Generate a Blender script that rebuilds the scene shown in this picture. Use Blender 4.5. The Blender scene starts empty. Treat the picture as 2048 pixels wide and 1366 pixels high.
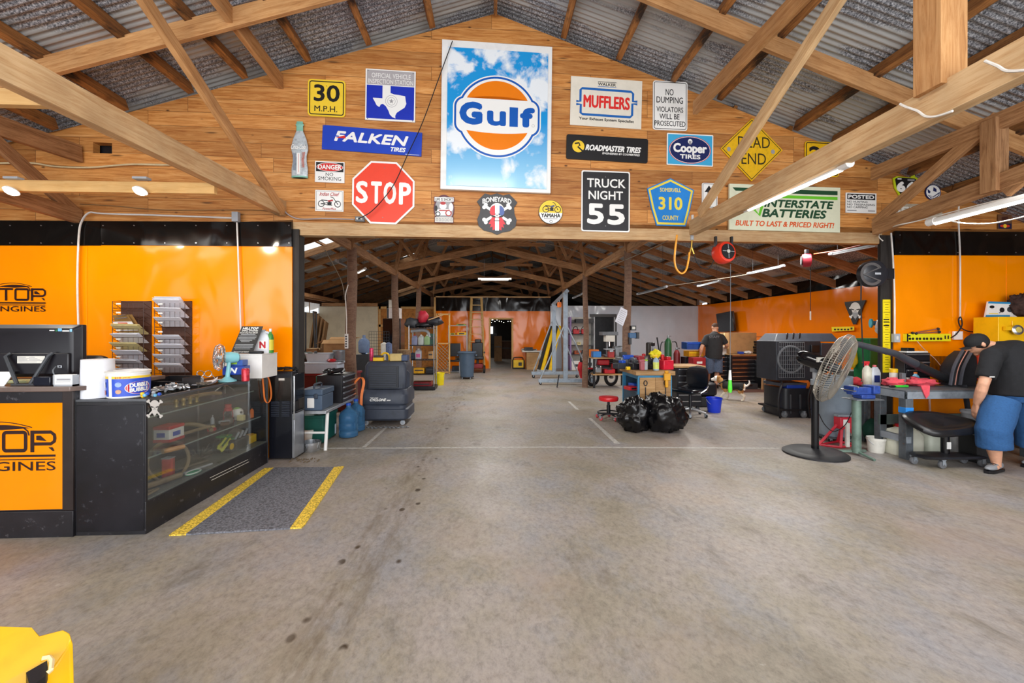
import bpy,bmesh,math,random
from mathutils import Matrix,Vector,noise as mnoise
R=math.radians
PI=math.pi
SC=bpy.context.scene
COL=SC.collection
# ---------------------------------------------------------------- camera, world, lights, exposure
FPX,HZ,EYE,YAW=840.0,662.0,1.57,math.atan(41/840.0)
cam_d=bpy.data.cameras.new('camera'); cam_d.sensor_width=36.0; cam_d.lens=FPX/2048*36
cam_d.shift_y=(HZ-683.0)/2048; cam_d.clip_start=0.05; cam_d.clip_end=200
cam=bpy.data.objects.new('camera',cam_d); COL.objects.link(cam)
cam.location=(0,0,EYE); cam.rotation_euler=(PI/2,0,-YAW); SC.camera=cam
SC.view_settings.view_transform='Standard'; SC.view_settings.look='None'
SC.view_settings.exposure=0.0; SC.view_settings.gamma=1.0; SC.view_settings.use_curve_mapping=False
try:
 SC.cycles.use_denoising=True; SC.cycles.max_bounces=8; SC.cycles.diffuse_bounces=5
 SC.cycles.transparent_max_bounces=10; SC.cycles.sample_clamp_indirect=6.0
 SC.cycles.caustics_reflective=False; SC.cycles.caustics_refractive=False
except Exception:pass
world=bpy.data.worlds.new('daylight'); SC.world=world; world.use_nodes=True
bg=world.node_tree.nodes['Background']; bg.inputs[0].default_value=(0.92,0.96,1.0,1); bg.inputs[1].default_value=2.0
def area(name,loc,rot,sx,sy,power,col=(1,1,1),spread=180):
 d=bpy.data.lights.new(name,'AREA'); d.shape='RECTANGLE'; d.size=sx; d.size_y=sy; d.energy=power; d.color=col
 d.spread=R(spread)
 o=bpy.data.objects.new(name,d); COL.objects.link(o); o.location=loc; o.rotation_euler=rot; return o
# daylight entering by the open front of the shed behind the camera
area('daylight_front_door',(0,-3.2,2.0),(R(90),0,0),13,3.8,560,(0.98,0.98,1.0))
# fill lamps added under the hall roof to brighten it, without fixtures
for i,(x,y,z,p)in enumerate([(-5.2,9,3.3,70),(-5.2,14,3.2,80),(0,9.5,3.6,75),(0,13.5,3.6,80),(5.6,8.2,3.2,120),(5.6,12.8,3.1,150),(0,25,3.0,20)]):
 area('hall_fill_light',(x,y,z),(0,0,0),0.3,2.4,p,(1.0,0.97,0.92))
for i,(x,y,z,p)in enumerate([(-5.0,3.2,3.0,26),(0,2.4,4.4,60),(5.0,3.0,3.0,26)]):
 area('front_bay_fill',(x,y,z),(0,0,0),1.2,1.2,p,(1.0,0.95,0.88))  # unseen fill lamps added over the front bay, no fixtures modelled

# ---------------------------------------------------------------- pixel helpers (photo frame 2048 x 1366)
SY,CY=math.sin(YAW),math.cos(YAW)
EYEV=Vector((0,0,EYE))
def ray(px,py):
 u=(px-1024)/FPX; v=(HZ-py)/FPX
 return Vector((SY+u*CY,CY-u*SY,v))
def P(px,py,Y):
 d=ray(px,py); return EYEV+d*(Y/d.y)
def PX(px,py,X):
 d=ray(px,py); return EYEV+d*(X/d.x)
def PZ(px,py,z):
 d=ray(px,py); return EYEV+d*((z-EYE)/d.z)
def G(px,py):return PZ(px,py,0.0)
YW,KW=5.5,0.035
def W(px,py,off=0.0):
 d=ray(px,py); return EYEV+d*((YW-off)/(d.y-KW*d.x))
ALPHA=math.atan(KW)
RIDGE_X,RIDGE_Z,PITCH=0.05,5.85,0.333
def roof_z(x):return RIDGE_Z-PITCH*abs(x-RIDGE_X)

# ---------------------------------------------------------------- materials
def lin(c):
 if isinstance(c,str):c=[int(c[i:i+2],16)/255 for i in(0,2,4)]
 return tuple((x/12.92 if x<=0.04045 else((x+0.055)/1.055)**2.4)for x in c)+(1,)
MATS={}
def nd(nt,t,**kw):
 n=nt.nodes.new(t)
 for k,v in kw.items():
  if hasattr(n,k):setattr(n,k,v)
  else:n.inputs[k].default_value=v
 return n
def mixrgb(nt,a,b,f,mode='MIX'):
 n=nt.nodes.new('ShaderNodeMix'); n.data_type='RGBA'; n.blend_type=mode
 for i,v in((6,a),(7,b),(0,f)):
  if hasattr(v,'is_linked')or hasattr(v,'links'):nt.links.new(v,n.inputs[i])
  else:n.inputs[i].default_value=v
 return n.outputs[2]
def ramp(nt,fac,stops):
 n=nt.nodes.new('ShaderNodeValToRGB'); e=n.color_ramp.elements
 while len(e)<len(stops):e.new(0.5)
 for k,(p,c)in enumerate(stops):
  e[k].position=p; e[k].color=c if len(c)==4 else tuple(c)+(1,)
 nt.links.new(fac,n.inputs[0]); return n.outputs[0]
def coords(nt,scale=(1,1,1),rot=(0,0,0)):
 tc=nt.nodes.new('ShaderNodeTexCoord'); mp=nt.nodes.new('ShaderNodeMapping')
 mp.inputs['Scale'].default_value=scale; mp.inputs['Rotation'].default_value=rot
 nt.links.new(tc.outputs['Object'],mp.inputs[0]); return mp.outputs[0]
def noise(nt,vec,scale,detail=4,rough=0.6,dist=0.0):
 n=nd(nt,'ShaderNodeTexNoise'); n.inputs['Scale'].default_value=scale; n.inputs['Detail'].default_value=detail
 n.inputs['Roughness'].default_value=rough; n.inputs['Distortion'].default_value=dist
 nt.links.new(vec,n.inputs['Vector']); return n.outputs['Fac']
def new_mat(name):
 m=bpy.data.materials.new(name); m.use_nodes=True; nt=m.node_tree
 return m,nt,nt.nodes['Principled BSDF']
def bump(nt,b,h,strength,dist=0.01):
 n=nt.nodes.new('ShaderNodeBump'); n.inputs['Strength'].default_value=strength; n.inputs['Distance'].default_value=dist
 nt.links.new(h,n.inputs['Height']); nt.links.new(n.outputs[0],b.inputs['Normal'])
def mat(c,rough=0.5,metal=0.0,var=0.12,scale=6,name=None,bmp=0.0,emit=0,alpha=1,trans=0,coat=0,wear=None):
 """plain painted / plastic / metal surface with a little grime variation"""
 key=(str(c),rough,metal,var,scale,bmp,emit,alpha,trans,coat,wear)
 if key in MATS:return MATS[key]
 m,nt,b=new_mat(name or 'surface_%d'%len(MATS))
 col=lin(c)
 v=coords(nt)
 if var:
  f=noise(nt,v,scale,5,0.65)
  dark=tuple(x*(1-2.2*var)for x in col[:3])+(1,)
  lite=tuple(min(1,x*(1+0.9*var)+0.01*var)for x in col[:3])+(1,)
  out=ramp(nt,f,[(0.28,dark),(0.5,col),(0.75,lite)])
  if wear:
   f2=noise(nt,v,scale*5,6,0.7)
   msk=ramp(nt,f2,[(0.60,(0,0,0,1)),(0.66,(1,1,1,1))])
   out=mixrgb(nt,out,lin(wear),msk)
  nt.links.new(out,b.inputs['Base Color'])
 else:b.inputs['Base Color'].default_value=col
 b.inputs['Roughness'].default_value=rough; b.inputs['Metallic'].default_value=metal
 if coat:b.inputs['Coat Weight'].default_value=coat; b.inputs['Coat Roughness'].default_value=0.05
 if bmp:bump(nt,b,noise(nt,v,scale*8,4),bmp,0.004)
 if emit:b.inputs['Emission Color'].default_value=col; b.inputs['Emission Strength'].default_value=emit
 if alpha<1:b.inputs['Alpha'].default_value=alpha
 if trans:b.inputs['Transmission Weight'].default_value=trans; b.inputs['IOR'].default_value=1.2
 MATS[key]=m; return m
def wood(name,c1,c2,c3,rough=0.75,gs=9.0,stain=0.0):
 """lumber; grain runs along the object's local X"""
 if name in MATS:return MATS[name]
 m,nt,b=new_mat(name)
 v=coords(nt,(0.55,7,7)); v1=coords(nt,(1,1,1))
 oi=nt.nodes.new('ShaderNodeObjectInfo')
 off=nt.nodes.new('ShaderNodeVectorMath'); off.operation='ADD'
 sc=nt.nodes.new('ShaderNodeVectorMath'); sc.operation='SCALE'; sc.inputs[3].default_value=30
 cx=nt.nodes.new('ShaderNodeCombineXYZ')
 for k in range(3):nt.links.new(oi.outputs['Random'],cx.inputs[k])
 nt.links.new(cx.outputs[0],sc.inputs[0]); nt.links.new(v,off.inputs[0]); nt.links.new(sc.outputs[0],off.inputs[1])
 vv=off.outputs[0]
 g=noise(nt,vv,gs*0.55,7,0.72,0.8); big=noise(nt,v1,1.6,3,0.6)
 colr=ramp(nt,g,[(0.25,lin(c3)),(0.42,lin(c2)),(0.58,lin(c1)),(0.85,lin(c1))])
 tone=ramp(nt,big,[(0.3,(0.62,0.58,0.55)),(0.7,(1.12,1.1,1.08))])
 colr=mixrgb(nt,colr,tone,0.8,'MULTIPLY')
 rv=ramp(nt,oi.outputs['Random'],[(0,(0.82,0.8,0.8)),(1,(1.1,1.08,1.05))])
 colr=mixrgb(nt,colr,rv,0.8,'MULTIPLY')
 if stain:
  s=noise(nt,coords(nt,(0.8,2.5,2.5)),2.2,5,0.7)
  colr=mixrgb(nt,colr,(0.012,0.008,0.006,1),ramp(nt,s,[(0.52,(0,0,0)),(0.68,(stain,stain,stain))]))
 nt.links.new(colr,b.inputs['Base Color']); b.inputs['Roughness'].default_value=rough
 bump(nt,b,g,0.25,0.004); MATS[name]=m; return m
TIMBER=wood('pine_timber','C99A66','B5824E','8A5A30')
TIMBER_L=wood('pale_pine_timber','D9B98C','C9A272','A87E50')
PURLIN=wood('stained_purlin_wood','B67E44','92602E','54300F',stain=0.95)
HALLWOOD=wood('hall_timber','BC9064','9C7048','69482C')
CLEAR=wood('clear_new_pine','E2B878','DCAE6C','CB9650')
POLE=wood('round_pole_wood','8A6E5A','75594A','4E3A2E',rough=0.85)
DARKPOST=wood('black_painted_post','2E2925','241F1D','141110')
PALLET=wood('raw_plywood','CDA877','BD9360','97703F')
def plank_wall():
 m,nt,b=new_mat('plank_wall_boards')
 tc=nt.nodes.new('ShaderNodeTexCoord'); sp=nt.nodes.new('ShaderNodeSeparateXYZ'); cb=nt.nodes.new('ShaderNodeCombineXYZ')
 nt.links.new(tc.outputs['Object'],sp.inputs[0]); nt.links.new(sp.outputs[0],cb.inputs[0]); nt.links.new(sp.outputs[2],cb.inputs[1])
 br=nd(nt,'ShaderNodeTexBrick'); br.offset=0.37; br.offset_frequency=3; br.squash=1.3; br.squash_frequency=4
 for k,v in(('Scale',1.0),('Mortar Size',0.0022),('Mortar Smooth',0.3),('Bias',0.0),('Brick Width',2.1),('Row Height',0.178)):
  br.inputs[k].default_value=v
 br.inputs['Color1'].default_value=(0,0,0,1); br.inputs['Color2'].default_value=(1,1,1,1); br.inputs['Mortar'].default_value=(0.5,0.5,0.5,1)
 nt.links.new(cb.outputs[0],br.inputs['Vector'])
 # per-board grain: shift the grain by the board's own random tone
 mp=nt.nodes.new('ShaderNodeMapping'); mp.inputs['Scale'].default_value=(0.55,9,1); nt.links.new(cb.outputs[0],mp.inputs[0])
 ad=nt.nodes.new('ShaderNodeVectorMath'); ad.operation='MULTIPLY_ADD'; ad.inputs[1].default_value=(9,9,9)
 nt.links.new(br.outputs['Color'],ad.inputs[0]); nt.links.new(mp.outputs[0],ad.inputs[2])
 g=noise(nt,ad.outputs[0],3.2,7,0.72,1.2)
 col=ramp(nt,g,[(0.24,lin('7A4418')),(0.4,lin('B3702F')),(0.55,lin('CF9350')),(0.8,lin('E2B27A'))])
 bt=ramp(nt,br.outputs['Color'],[(0,(0.66,0.6,0.54)),(0.5,(1,0.98,0.95)),(1,(1.22,1.22,1.22))])
 col=mixrgb(nt,col,bt,0.85,'MULTIPLY')
 big=noise(nt,cb.outputs[0],0.9,4,0.6)
 col=mixrgb(nt,col,ramp(nt,big,[(0.3,(0.70,0.62,0.55)),(0.65,(1.08,1.05,1.02))]),0.7,'MULTIPLY')
 # knots
 vo=nd(nt,'ShaderNodeTexVoronoi'); vo.inputs['Scale'].default_value=4.2; vo.inputs['Randomness'].default_value=1
 mp2=nt.nodes.new('ShaderNodeMapping'); mp2.inputs['Scale'].default_value=(0.8,1.5,1); nt.links.new(cb.outputs[0],mp2.inputs[0])
 nt.links.new(mp2.outputs[0],vo.inputs['Vector'])
 col=mixrgb(nt,col,lin('4A2408'),ramp(nt,vo.outputs['Distance'],[(0.03,(0.95,0.95,0.95)),(0.10,(0,0,0))]))
 vk=nd(nt,'ShaderNodeTexVoronoi'); vk.inputs['Scale'].default_value=5.0; vk.inputs['Randomness'].default_value=.8; mp3=nt.nodes.new('ShaderNodeMapping'); mp3.inputs['Scale'].default_value=(.33,2.2,1); nt.links.new(cb.outputs[0],mp3.inputs[0]); nt.links.new(mp3.outputs[0],vk.inputs['Vector'])
 col=mixrgb(nt,col,lin('54300F'),ramp(nt,vk.outputs['Distance'],[(.06,(.85,.85,.85)),(.16,(0,0,0))]))
 # seams
 col=mixrgb(nt,col,lin('3A200E'),ramp(nt,br.outputs['Fac'],[(0.35,(0,0,0)),(0.9,(0.85,0.85,0.85))]))
 nt.links.new(col,b.inputs['Base Color']); b.inputs['Roughness'].default_value=0.6
 inv=nt.nodes.new('ShaderNodeMath'); inv.operation='SUBTRACT'; inv.inputs[0].default_value=1; nt.links.new(br.outputs['Fac'],inv.inputs[1])
 bump(nt,b,inv.outputs[0],0.5,0.006); return m
def concrete():
 m,nt,b=new_mat('worn_concrete')
 v=coords(nt); v2=coords(nt,(1.0,0.7,1),(0,0,R(35))); v3=coords(nt,(1,0.5,1))
 a=noise(nt,v,0.8,7,0.68,0.2); f=noise(nt,v2,24,10,0.8,0.2); s=noise(nt,v3,2.3,8,0.72,0.3)
 col=ramp(nt,a,[(0.30,lin('827A6B')),(0.44,lin('948B7C')),(0.56,lin('9D948D')),(0.72,lin('A39382'))])
 blue=noise(nt,coords(nt,(1,.7,1),(0,0,.6)),1.3,7,0.7)
 col=mixrgb(nt,col,lin('8E8E93'),ramp(nt,blue,[(0.48,(0,0,0)),(0.66,(0.8,0.8,0.8))]))
 col=mixrgb(nt,col,ramp(nt,f,[(0.32,(0.6,0.59,0.58)),(0.5,(0.99,0.99,0.99)),(0.68,(1.24,1.23,1.22))]),1.0,'MULTIPLY')
 col=mixrgb(nt,col,lin('5E5546'),ramp(nt,s,[(0.55,(0,0,0)),(0.72,(0.7,0.7,0.7))]))
 rd=noise(nt,coords(nt,(0.6,0.6,1)),0.9,5)
 col=mixrgb(nt,col,lin('A58E7E'),ramp(nt,rd,[(0.52,(0,0,0)),(0.72,(0.6,0.6,0.6))]))
 pale=noise(nt,coords(nt,(1,1,1)),5.0,6,0.75)
 col=mixrgb(nt,col,lin('B9B3AA'),ramp(nt,pale,[(0.66,(0,0,0)),(0.74,(0.7,0.7,0.7))]))
 # drips and tyre grime down the driving lane
 tc=nt.nodes.new('ShaderNodeTexCoord'); sp=nt.nodes.new('ShaderNodeSeparateXYZ'); nt.links.new(tc.outputs['Object'],sp.inputs[0])
 def band(x0,w):
  q=nt.nodes.new('ShaderNodeMath'); q.operation='ADD'; q.inputs[1].default_value=-x0; nt.links.new(sp.outputs[0],q.inputs[0])
  r=nt.nodes.new('ShaderNodeMath'); r.operation='ABSOLUTE'; nt.links.new(q.outputs[0],r.inputs[0])
  return ramp(nt,r.outputs[0],[(w*.55,(1,1,1)),(w,(0,0,0))])
 vo=nd(nt,'ShaderNodeTexVoronoi'); vo.inputs['Scale'].default_value=7; vo.inputs['Randomness'].default_value=1
 nt.links.new(coords(nt,(1,0.7,1)),vo.inputs['Vector'])
 spots=ramp(nt,vo.outputs['Distance'],[(0.14,(1,1,1)),(0.22,(0,0,0))])
 gate=ramp(nt,noise(nt,v,4.0,2),[(0.44,(0,0,0)),(0.5,(1,1,1))])
 sp1=mixrgb(nt,mixrgb(nt,spots,gate,1.0,'MULTIPLY'),band(-0.80,0.34),1.0,'MULTIPLY')
 col=mixrgb(nt,col,lin('3A2C1C'),sp1)
 g2=mixrgb(nt,ramp(nt,noise(nt,coords(nt,(6,1.2,1)),2.5,6,0.7),[(0.42,(0,0,0)),(0.7,(0.75,0.75,0.75))]),band(-0.85,0.2),1.0,'MULTIPLY')
 col=mixrgb(nt,col,lin('6A5C4A'),g2)
 nt.links.new(col,b.inputs['Base Color'])
 nt.links.new(ramp(nt,s,[(0.3,(0.42,0.42,0.42)),(0.8,(0.62,0.62,0.62))]),b.inputs['Roughness'])
 bump(nt,b,f,0.15,0.004); return m
def corrugated():
 m,nt,b=new_mat('galvanised_sheet')
 v=coords(nt)
 vo=nd(nt,'ShaderNodeTexVoronoi'); vo.inputs['Scale'].default_value=55; nt.links.new(v,vo.inputs['Vector'])
 n1=noise(nt,v,62,4,0.7); n2=noise(nt,coords(nt,(0.35,1.1,0.35)),1.5,4,0.6)
 sp=ramp(nt,n1,[(0.36,lin('3E4147')),(0.5,lin('90939A')),(0.62,lin('D2D5DA'))])
 clean=ramp(nt,n2,[(0.50,(0,0,0)),(0.56,(1,1,1))])
 col=mixrgb(nt,sp,lin('BBBDBC'),clean)
 rust=ramp(nt,noise(nt,coords(nt,(0.25,3,0.25)),2.0,5,0.7),[(0.5,(0,0,0)),(0.75,(0.4,0.4,0.4))])
 col=mixrgb(nt,col,lin('554C46'),rust)
 nt.links.new(col,b.inputs['Base Color']); b.inputs['Metallic'].default_value=0.35; b.inputs['Roughness'].default_value=0.5
 return m
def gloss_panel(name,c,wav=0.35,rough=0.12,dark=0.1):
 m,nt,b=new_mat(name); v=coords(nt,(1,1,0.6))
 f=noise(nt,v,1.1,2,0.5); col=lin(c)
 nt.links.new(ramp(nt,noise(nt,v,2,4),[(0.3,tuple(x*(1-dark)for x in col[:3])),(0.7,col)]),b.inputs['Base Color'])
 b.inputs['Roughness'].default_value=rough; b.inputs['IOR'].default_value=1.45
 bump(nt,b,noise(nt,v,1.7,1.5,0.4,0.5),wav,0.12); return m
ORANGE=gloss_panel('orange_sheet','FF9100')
ORANGE_DIM=gloss_panel('orange_sheet_dim','F57E06',0.32)  # same orange sheet, the hall's dimmer light put into its colour
BLACKSHEET=gloss_panel('black_sheet','0F0D0C',0.55)
GREYSHEET=gloss_panel('pale_grey_sheet','CCD6E2',0.5,0.12)
BEIGE=mat('CFC5AE',0.7,var=0.08,scale=2)
CONCRETE,TIN,PLANKS=concrete(),corrugated(),plank_wall()
def glassmat(name,tint=(0.97,0.99,0.98),refl=0.08):
 m=bpy.data.materials.new(name); m.use_nodes=True; nt=m.node_tree; nt.nodes.clear()
 o=nt.nodes.new('ShaderNodeOutputMaterial'); mx=nt.nodes.new('ShaderNodeMixShader'); t=nt.nodes.new('ShaderNodeBsdfTransparent')
 g=nt.nodes.new('ShaderNodeBsdfGlossy'); g.inputs['Roughness'].default_value=0.03; t.inputs[0].default_value=tint+(1,)
 fr=nt.nodes.new('ShaderNodeFresnel'); fr.inputs[0].default_value=1.5
 ml=nt.nodes.new('ShaderNodeMath'); ml.operation='MULTIPLY_ADD'; ml.inputs[1].default_value=0.4; ml.inputs[2].default_value=refl*0.05
 nt.links.new(fr.outputs[0],ml.inputs[0]); nt.links.new(ml.outputs[0],mx.inputs[0])
 nt.links.new(t.outputs[0],mx.inputs[1]); nt.links.new(g.outputs[0],mx.inputs[2]); nt.links.new(mx.outputs[0],o.inputs[0]); return m
GLASS=glassmat('clear_glass')
def translucent(name,c):
 m=bpy.data.materials.new(name); m.use_nodes=True; nt=m.node_tree; nt.nodes.clear()
 o=nt.nodes.new('ShaderNodeOutputMaterial'); t=nt.nodes.new('ShaderNodeBsdfTranslucent'); t.inputs[0].default_value=lin(c)
 tr=nt.nodes.new('ShaderNodeBsdfTransparent'); tr.inputs[0].default_value=lin(c); mx=nt.nodes.new('ShaderNodeMixShader'); mx.inputs[0].default_value=0.5
 nt.links.new(t.outputs[0],mx.inputs[1]); nt.links.new(tr.outputs[0],mx.inputs[2]); nt.links.new(mx.outputs[0],o.inputs[0]); return m
FIBRE=translucent('fibreglass_skylight','F4F6F4')
def emitmat(name,c,s):
 m=bpy.data.materials.new(name); m.use_nodes=True; nt=m.node_tree; nt.nodes.clear()
 o=nt.nodes.new('ShaderNodeOutputMaterial'); e=nt.nodes.new('ShaderNodeEmission'); e.inputs[0].default_value=lin(c); e.inputs[1].default_value=s
 nt.links.new(e.outputs[0],o.inputs[0]); return m
TUBE_ON=emitmat('lit_tube','FFFAF0',9.0)
LED_ON=emitmat('lit_led','FFF2D8',14.0)
# palette
BLACK=mat('15151A',0.4,var=0.2); RUBBER=mat('1A1A1C',0.75,var=0.2); GLOSSBLACK=mat('0C0D12',0.15,var=0.1)
WHITE=mat('ECEBE8',0.45,var=0.05); OFFWHITE=mat('DCD9CF',0.6,var=0.1); PAPER=mat('E9E9F0',0.8,var=0.05)
CHROME=mat('C9CCD0',0.2,0.9,var=0.1); STEEL=mat('8A8F94',0.4,0.6,var=0.2); GALV=mat('9AA3AC',0.45,0.4,var=0.18)
DGREY=mat('3A3D42',0.55,var=0.15); MGREY=mat('6E7277',0.55,var=0.15); LGREY=mat('A9ADB2',0.5,var=0.1)
RED=mat('C3202A',0.4,var=0.15); DRED=mat('7E1620',0.45,var=0.2); YELLOW=mat('F2C40C',0.45,var=0.1); BLUE=mat('1E4FB8',0.4,var=0.1)
GREEN=mat('1F6B3C',0.5,var=0.2); CARD=mat('B98F5E',0.8,var=0.1); CARD_D=mat('8E6A44',0.8,var=0.15); SKIN=mat('D9A283',0.5,var=0.08,scale=14)
BROWN=mat('5A3A26',0.7,var=0.25); CREAM=mat('E2D49A',0.6,var=0.1); ORANGEP=mat('F07A22',0.5,var=0.12)

# ---------------------------------------------------------------- mesh builder
FONT=None
TXT={}
def text_mesh(s,bold):
 k=(s,bold)
 if k not in TXT:
  cu=bpy.data.curves.new('t','FONT'); cu.body=s; cu.size=1.0; cu.offset=bold; cu.resolution_u=3
  ob=bpy.data.objects.new('t',cu); me=ob.to_mesh()
  vs=[(v.co.x,v.co.y)for v in me.vertices]; fs=[tuple(p.vertices)for p in me.polygons]
  ob.to_mesh_clear(); bpy.data.objects.remove(ob); bpy.data.curves.remove(cu)
  if vs:
   x0=min(v[0]for v in vs); x1=max(v[0]for v in vs); y0=min(v[1]for v in vs); y1=max(v[1]for v in vs)
   vs=[((v[0]-x0)/max(1e-6,x1-x0),(v[1]-y0)/max(1e-6,y1-y0))for v in vs]
  TXT[k]=(vs,fs)
 return TXT[k]
class M:
 def __init__(s,T=None):
  s.v=[]; s.f=[]; s.mi=[]; s.mats=[]; s.T=T or Matrix(); s.nz=0
 def m_(s,m):
  if m not in s.mats:s.mats.append(m)
  return s.mats.index(m)
 def add(s,vs,fs,m,T=None):
  b=len(s.v); X=s.T@T if T is not None else s.T
  s.v+=[X@Vector(v)for v in vs]
  k=s.m_(m)
  for f in fs:s.f.append(tuple(b+i for i in f)); s.mi.append(k)
  return s
 def box(s,c,d,m,rz=0,T=None,taper=1.0):
  x,y,z=d[0]/2,d[1]/2,d[2]/2; t=taper
  vs=[(-x,-y,-z),(x,-y,-z),(x,y,-z),(-x,y,-z),(-x*t,-y*t,z),(x*t,-y*t,z),(x*t,y*t,z),(-x*t,y*t,z)]
  A=Matrix.Translation(c)@Matrix.Rotation(rz,4,'Z')
  if T is not None:A=A@T
  return s.add(vs,[(3,2,1,0),(4,5,6,7),(0,1,5,4),(1,2,6,5),(2,3,7,6),(3,0,4,7)],m,A)
 def bb(s,x0,x1,y0,y1,z0,z1,m):
  return s.box(((x0+x1)/2,(y0+y1)/2,(z0+z1)/2),(abs(x1-x0),abs(y1-y0),abs(z1-z0)),m)
 def rings(s,rs,m,closed=True,cap=True):
  n=len(rs[0]); vs=[v for r in rs for v in r]; fs=[]
  for i in range(len(rs)-1):
   for j in range(n if closed else n-1):
    a=i*n+j; b=i*n+(j+1)%n; fs.append((a,b,b+n,a+n))
  if cap and closed:
   fs.append(tuple(range(n-1,-1,-1))); fs.append(tuple((len(rs)-1)*n+j for j in range(n)))
  return s.add(vs,fs,m)
 def tube(s,pts,r,m,seg=8,closed=False,cap=True,flat=1.0):
  pts=[Vector(p)for p in pts]; n=len(pts); rr=r if isinstance(r,(list,tuple))else[r]*n
  t0=(pts[1]-pts[0]).normalized(); up=Vector((0,0,1))if abs(t0.z)<0.9 else Vector((1,0,0))
  nrm=(up-t0*up.dot(t0)).normalized(); rs=[]
  for i in range(n):
   a=pts[i-1]if(i>0 or closed)else pts[0]; b=pts[(i+1)%n]if(i<n-1 or closed)else pts[-1]
   t=(b-a)
   t=t.normalized()if t.length>1e-9 else t0
   nrm=(nrm-t*nrm.dot(t))
   nrm=nrm.normalized()if nrm.length>1e-6 else t.orthogonal().normalized()
   bn=t.cross(nrm)
   rs.append([pts[i]+nrm*(rr[i]*math.cos(2*PI*j/seg))*flat+bn*(rr[i]*math.sin(2*PI*j/seg))for j in range(seg)])
  if closed:rs.append(rs[0]); return s.rings(rs,m,True,False)
  return s.rings(rs,m,True,cap)
 def cyl(s,p0,p1,r,m,r2=None,seg=16):return s.tube([p0,p1],[r,r if r2 is None else r2],m,seg)
 def lathe(s,prof,m,c=(0,0,0),seg=20,axis=None,sx=1,sy=1,cap=True):
  rs=[[(r*math.cos(2*PI*j/seg)*sx,r*math.sin(2*PI*j/seg)*sy,z)for j in range(seg)]for r,z in prof]
  A=Matrix.Translation(c)
  if axis is not None:A=A@Vector((0,0,1)).rotation_difference(Vector(axis)).to_matrix().to_4x4()
  old=s.T; s.T=s.T@A; s.rings(rs,m,True,cap); s.T=old; return s
 def ball(s,c,r,m,seg=14,rot=None):
  r=(r,r,r)if not isinstance(r,(tuple,list))else r; n=seg//2+1
  rs=[[(math.sin(PI*i/n)*math.cos(2*PI*j/seg)*r[0],math.sin(PI*i/n)*math.sin(2*PI*j/seg)*r[1],-math.cos(PI*i/n)*r[2])for j in range(seg)]for i in range(1,n)]
  old=s.T; s.T=s.T@Matrix.Translation(c)
  if rot is not None:s.T=s.T@rot
  b=len(s.v); s.rings(rs,m,True,False)
  lo,hi=(0,0,-r[2]),(0,0,r[2]); k=s.m_(m)
  s.v+=[s.T@Vector(lo),s.T@Vector(hi)]; q=len(s.v)
  for j in range(seg):
   s.f.append((b+(j+1)%seg,b+j,q-2)); s.mi.append(k)
   e=b+(n-2)*seg; s.f.append((e+j,e+(j+1)%seg,q-1)); s.mi.append(k)
  s.T=old; return s
 def torus(s,c,R_,r,m,axis=(0,0,1),seg=24,rs=8,sx=1,sy=1):
  q=Vector((0,0,1)).rotation_difference(Vector(axis)).to_matrix()
  return s.tube([Vector(c)+q@Vector((R_*sx*math.cos(2*PI*i/seg),R_*sy*math.sin(2*PI*i/seg),0))for i in range(seg)],r,m,rs,True)
 def prism(s,poly,z0,z1,m,T=None):
  n=len(poly); vs=[(x,y,z0)for x,y in poly]+[(x,y,z1)for x,y in poly]
  ar=sum(poly[i][0]*poly[(i+1)%n][1]-poly[(i+1)%n][0]*poly[i][1]for i in range(n))
  fs=[tuple(range(n-1,-1,-1)),tuple(range(n,2*n))]+[(i,(i+1)%n,n+(i+1)%n,n+i)for i in range(n)]
  if ar<0:fs=[tuple(reversed(f))for f in fs]
  return s.add(vs,fs,m,T)
 def grid(s,fn,nu,nv,m,closed=False):
  vs=[fn(i/nu,j/nv)for j in range(nv+1)for i in range(nu+1)]
  return s.add(vs,[(j*(nu+1)+i,j*(nu+1)+i+1,(j+1)*(nu+1)+i+1,(j+1)*(nu+1)+i)for j in range(nv)for i in range(nu)],m)
 # ---- flat artwork in the builder's XY plane, y given downwards as in the photograph
 def lift(s,k=6e-5):
  s.nz+=k; return(0.0004+s.nz)/max(1e-9,s.T.col[2].to_3d().length)
 def flat(s,pts,m,layer=1):
  z=s.lift()
  n=len(pts); ar=sum(pts[i][0]*pts[(i+1)%n][1]-pts[(i+1)%n][0]*pts[i][1]for i in range(n))
  f=tuple(range(n))if ar<0 else tuple(range(n-1,-1,-1))
  return s.add([(x,-y,z)for x,y in pts],[f],m)
 def rect(s,x0,y0,x1,y1,m,layer=1,r=0):return s.flat(rr_pts(x0,y0,x1,y1,r),m,layer)
 def ell(s,cx,cy,rx,ry,m,layer=1,n=40,a0=0,a1=360):
  return s.flat([(cx+rx*math.cos(R(a0+(a1-a0)*i/n)),cy+ry*math.sin(R(a0+(a1-a0)*i/n)))for i in range(n if a1-a0==360 else n+1)],m,layer)
 def band(s,outer,inner,m,layer=1):
  n=len(outer); z=s.lift()
  return s.add([(x,-y,z)for x,y in outer+inner],[(i,(i+1)%n,n+(i+1)%n,n+i)for i in range(n)],m)
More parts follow.
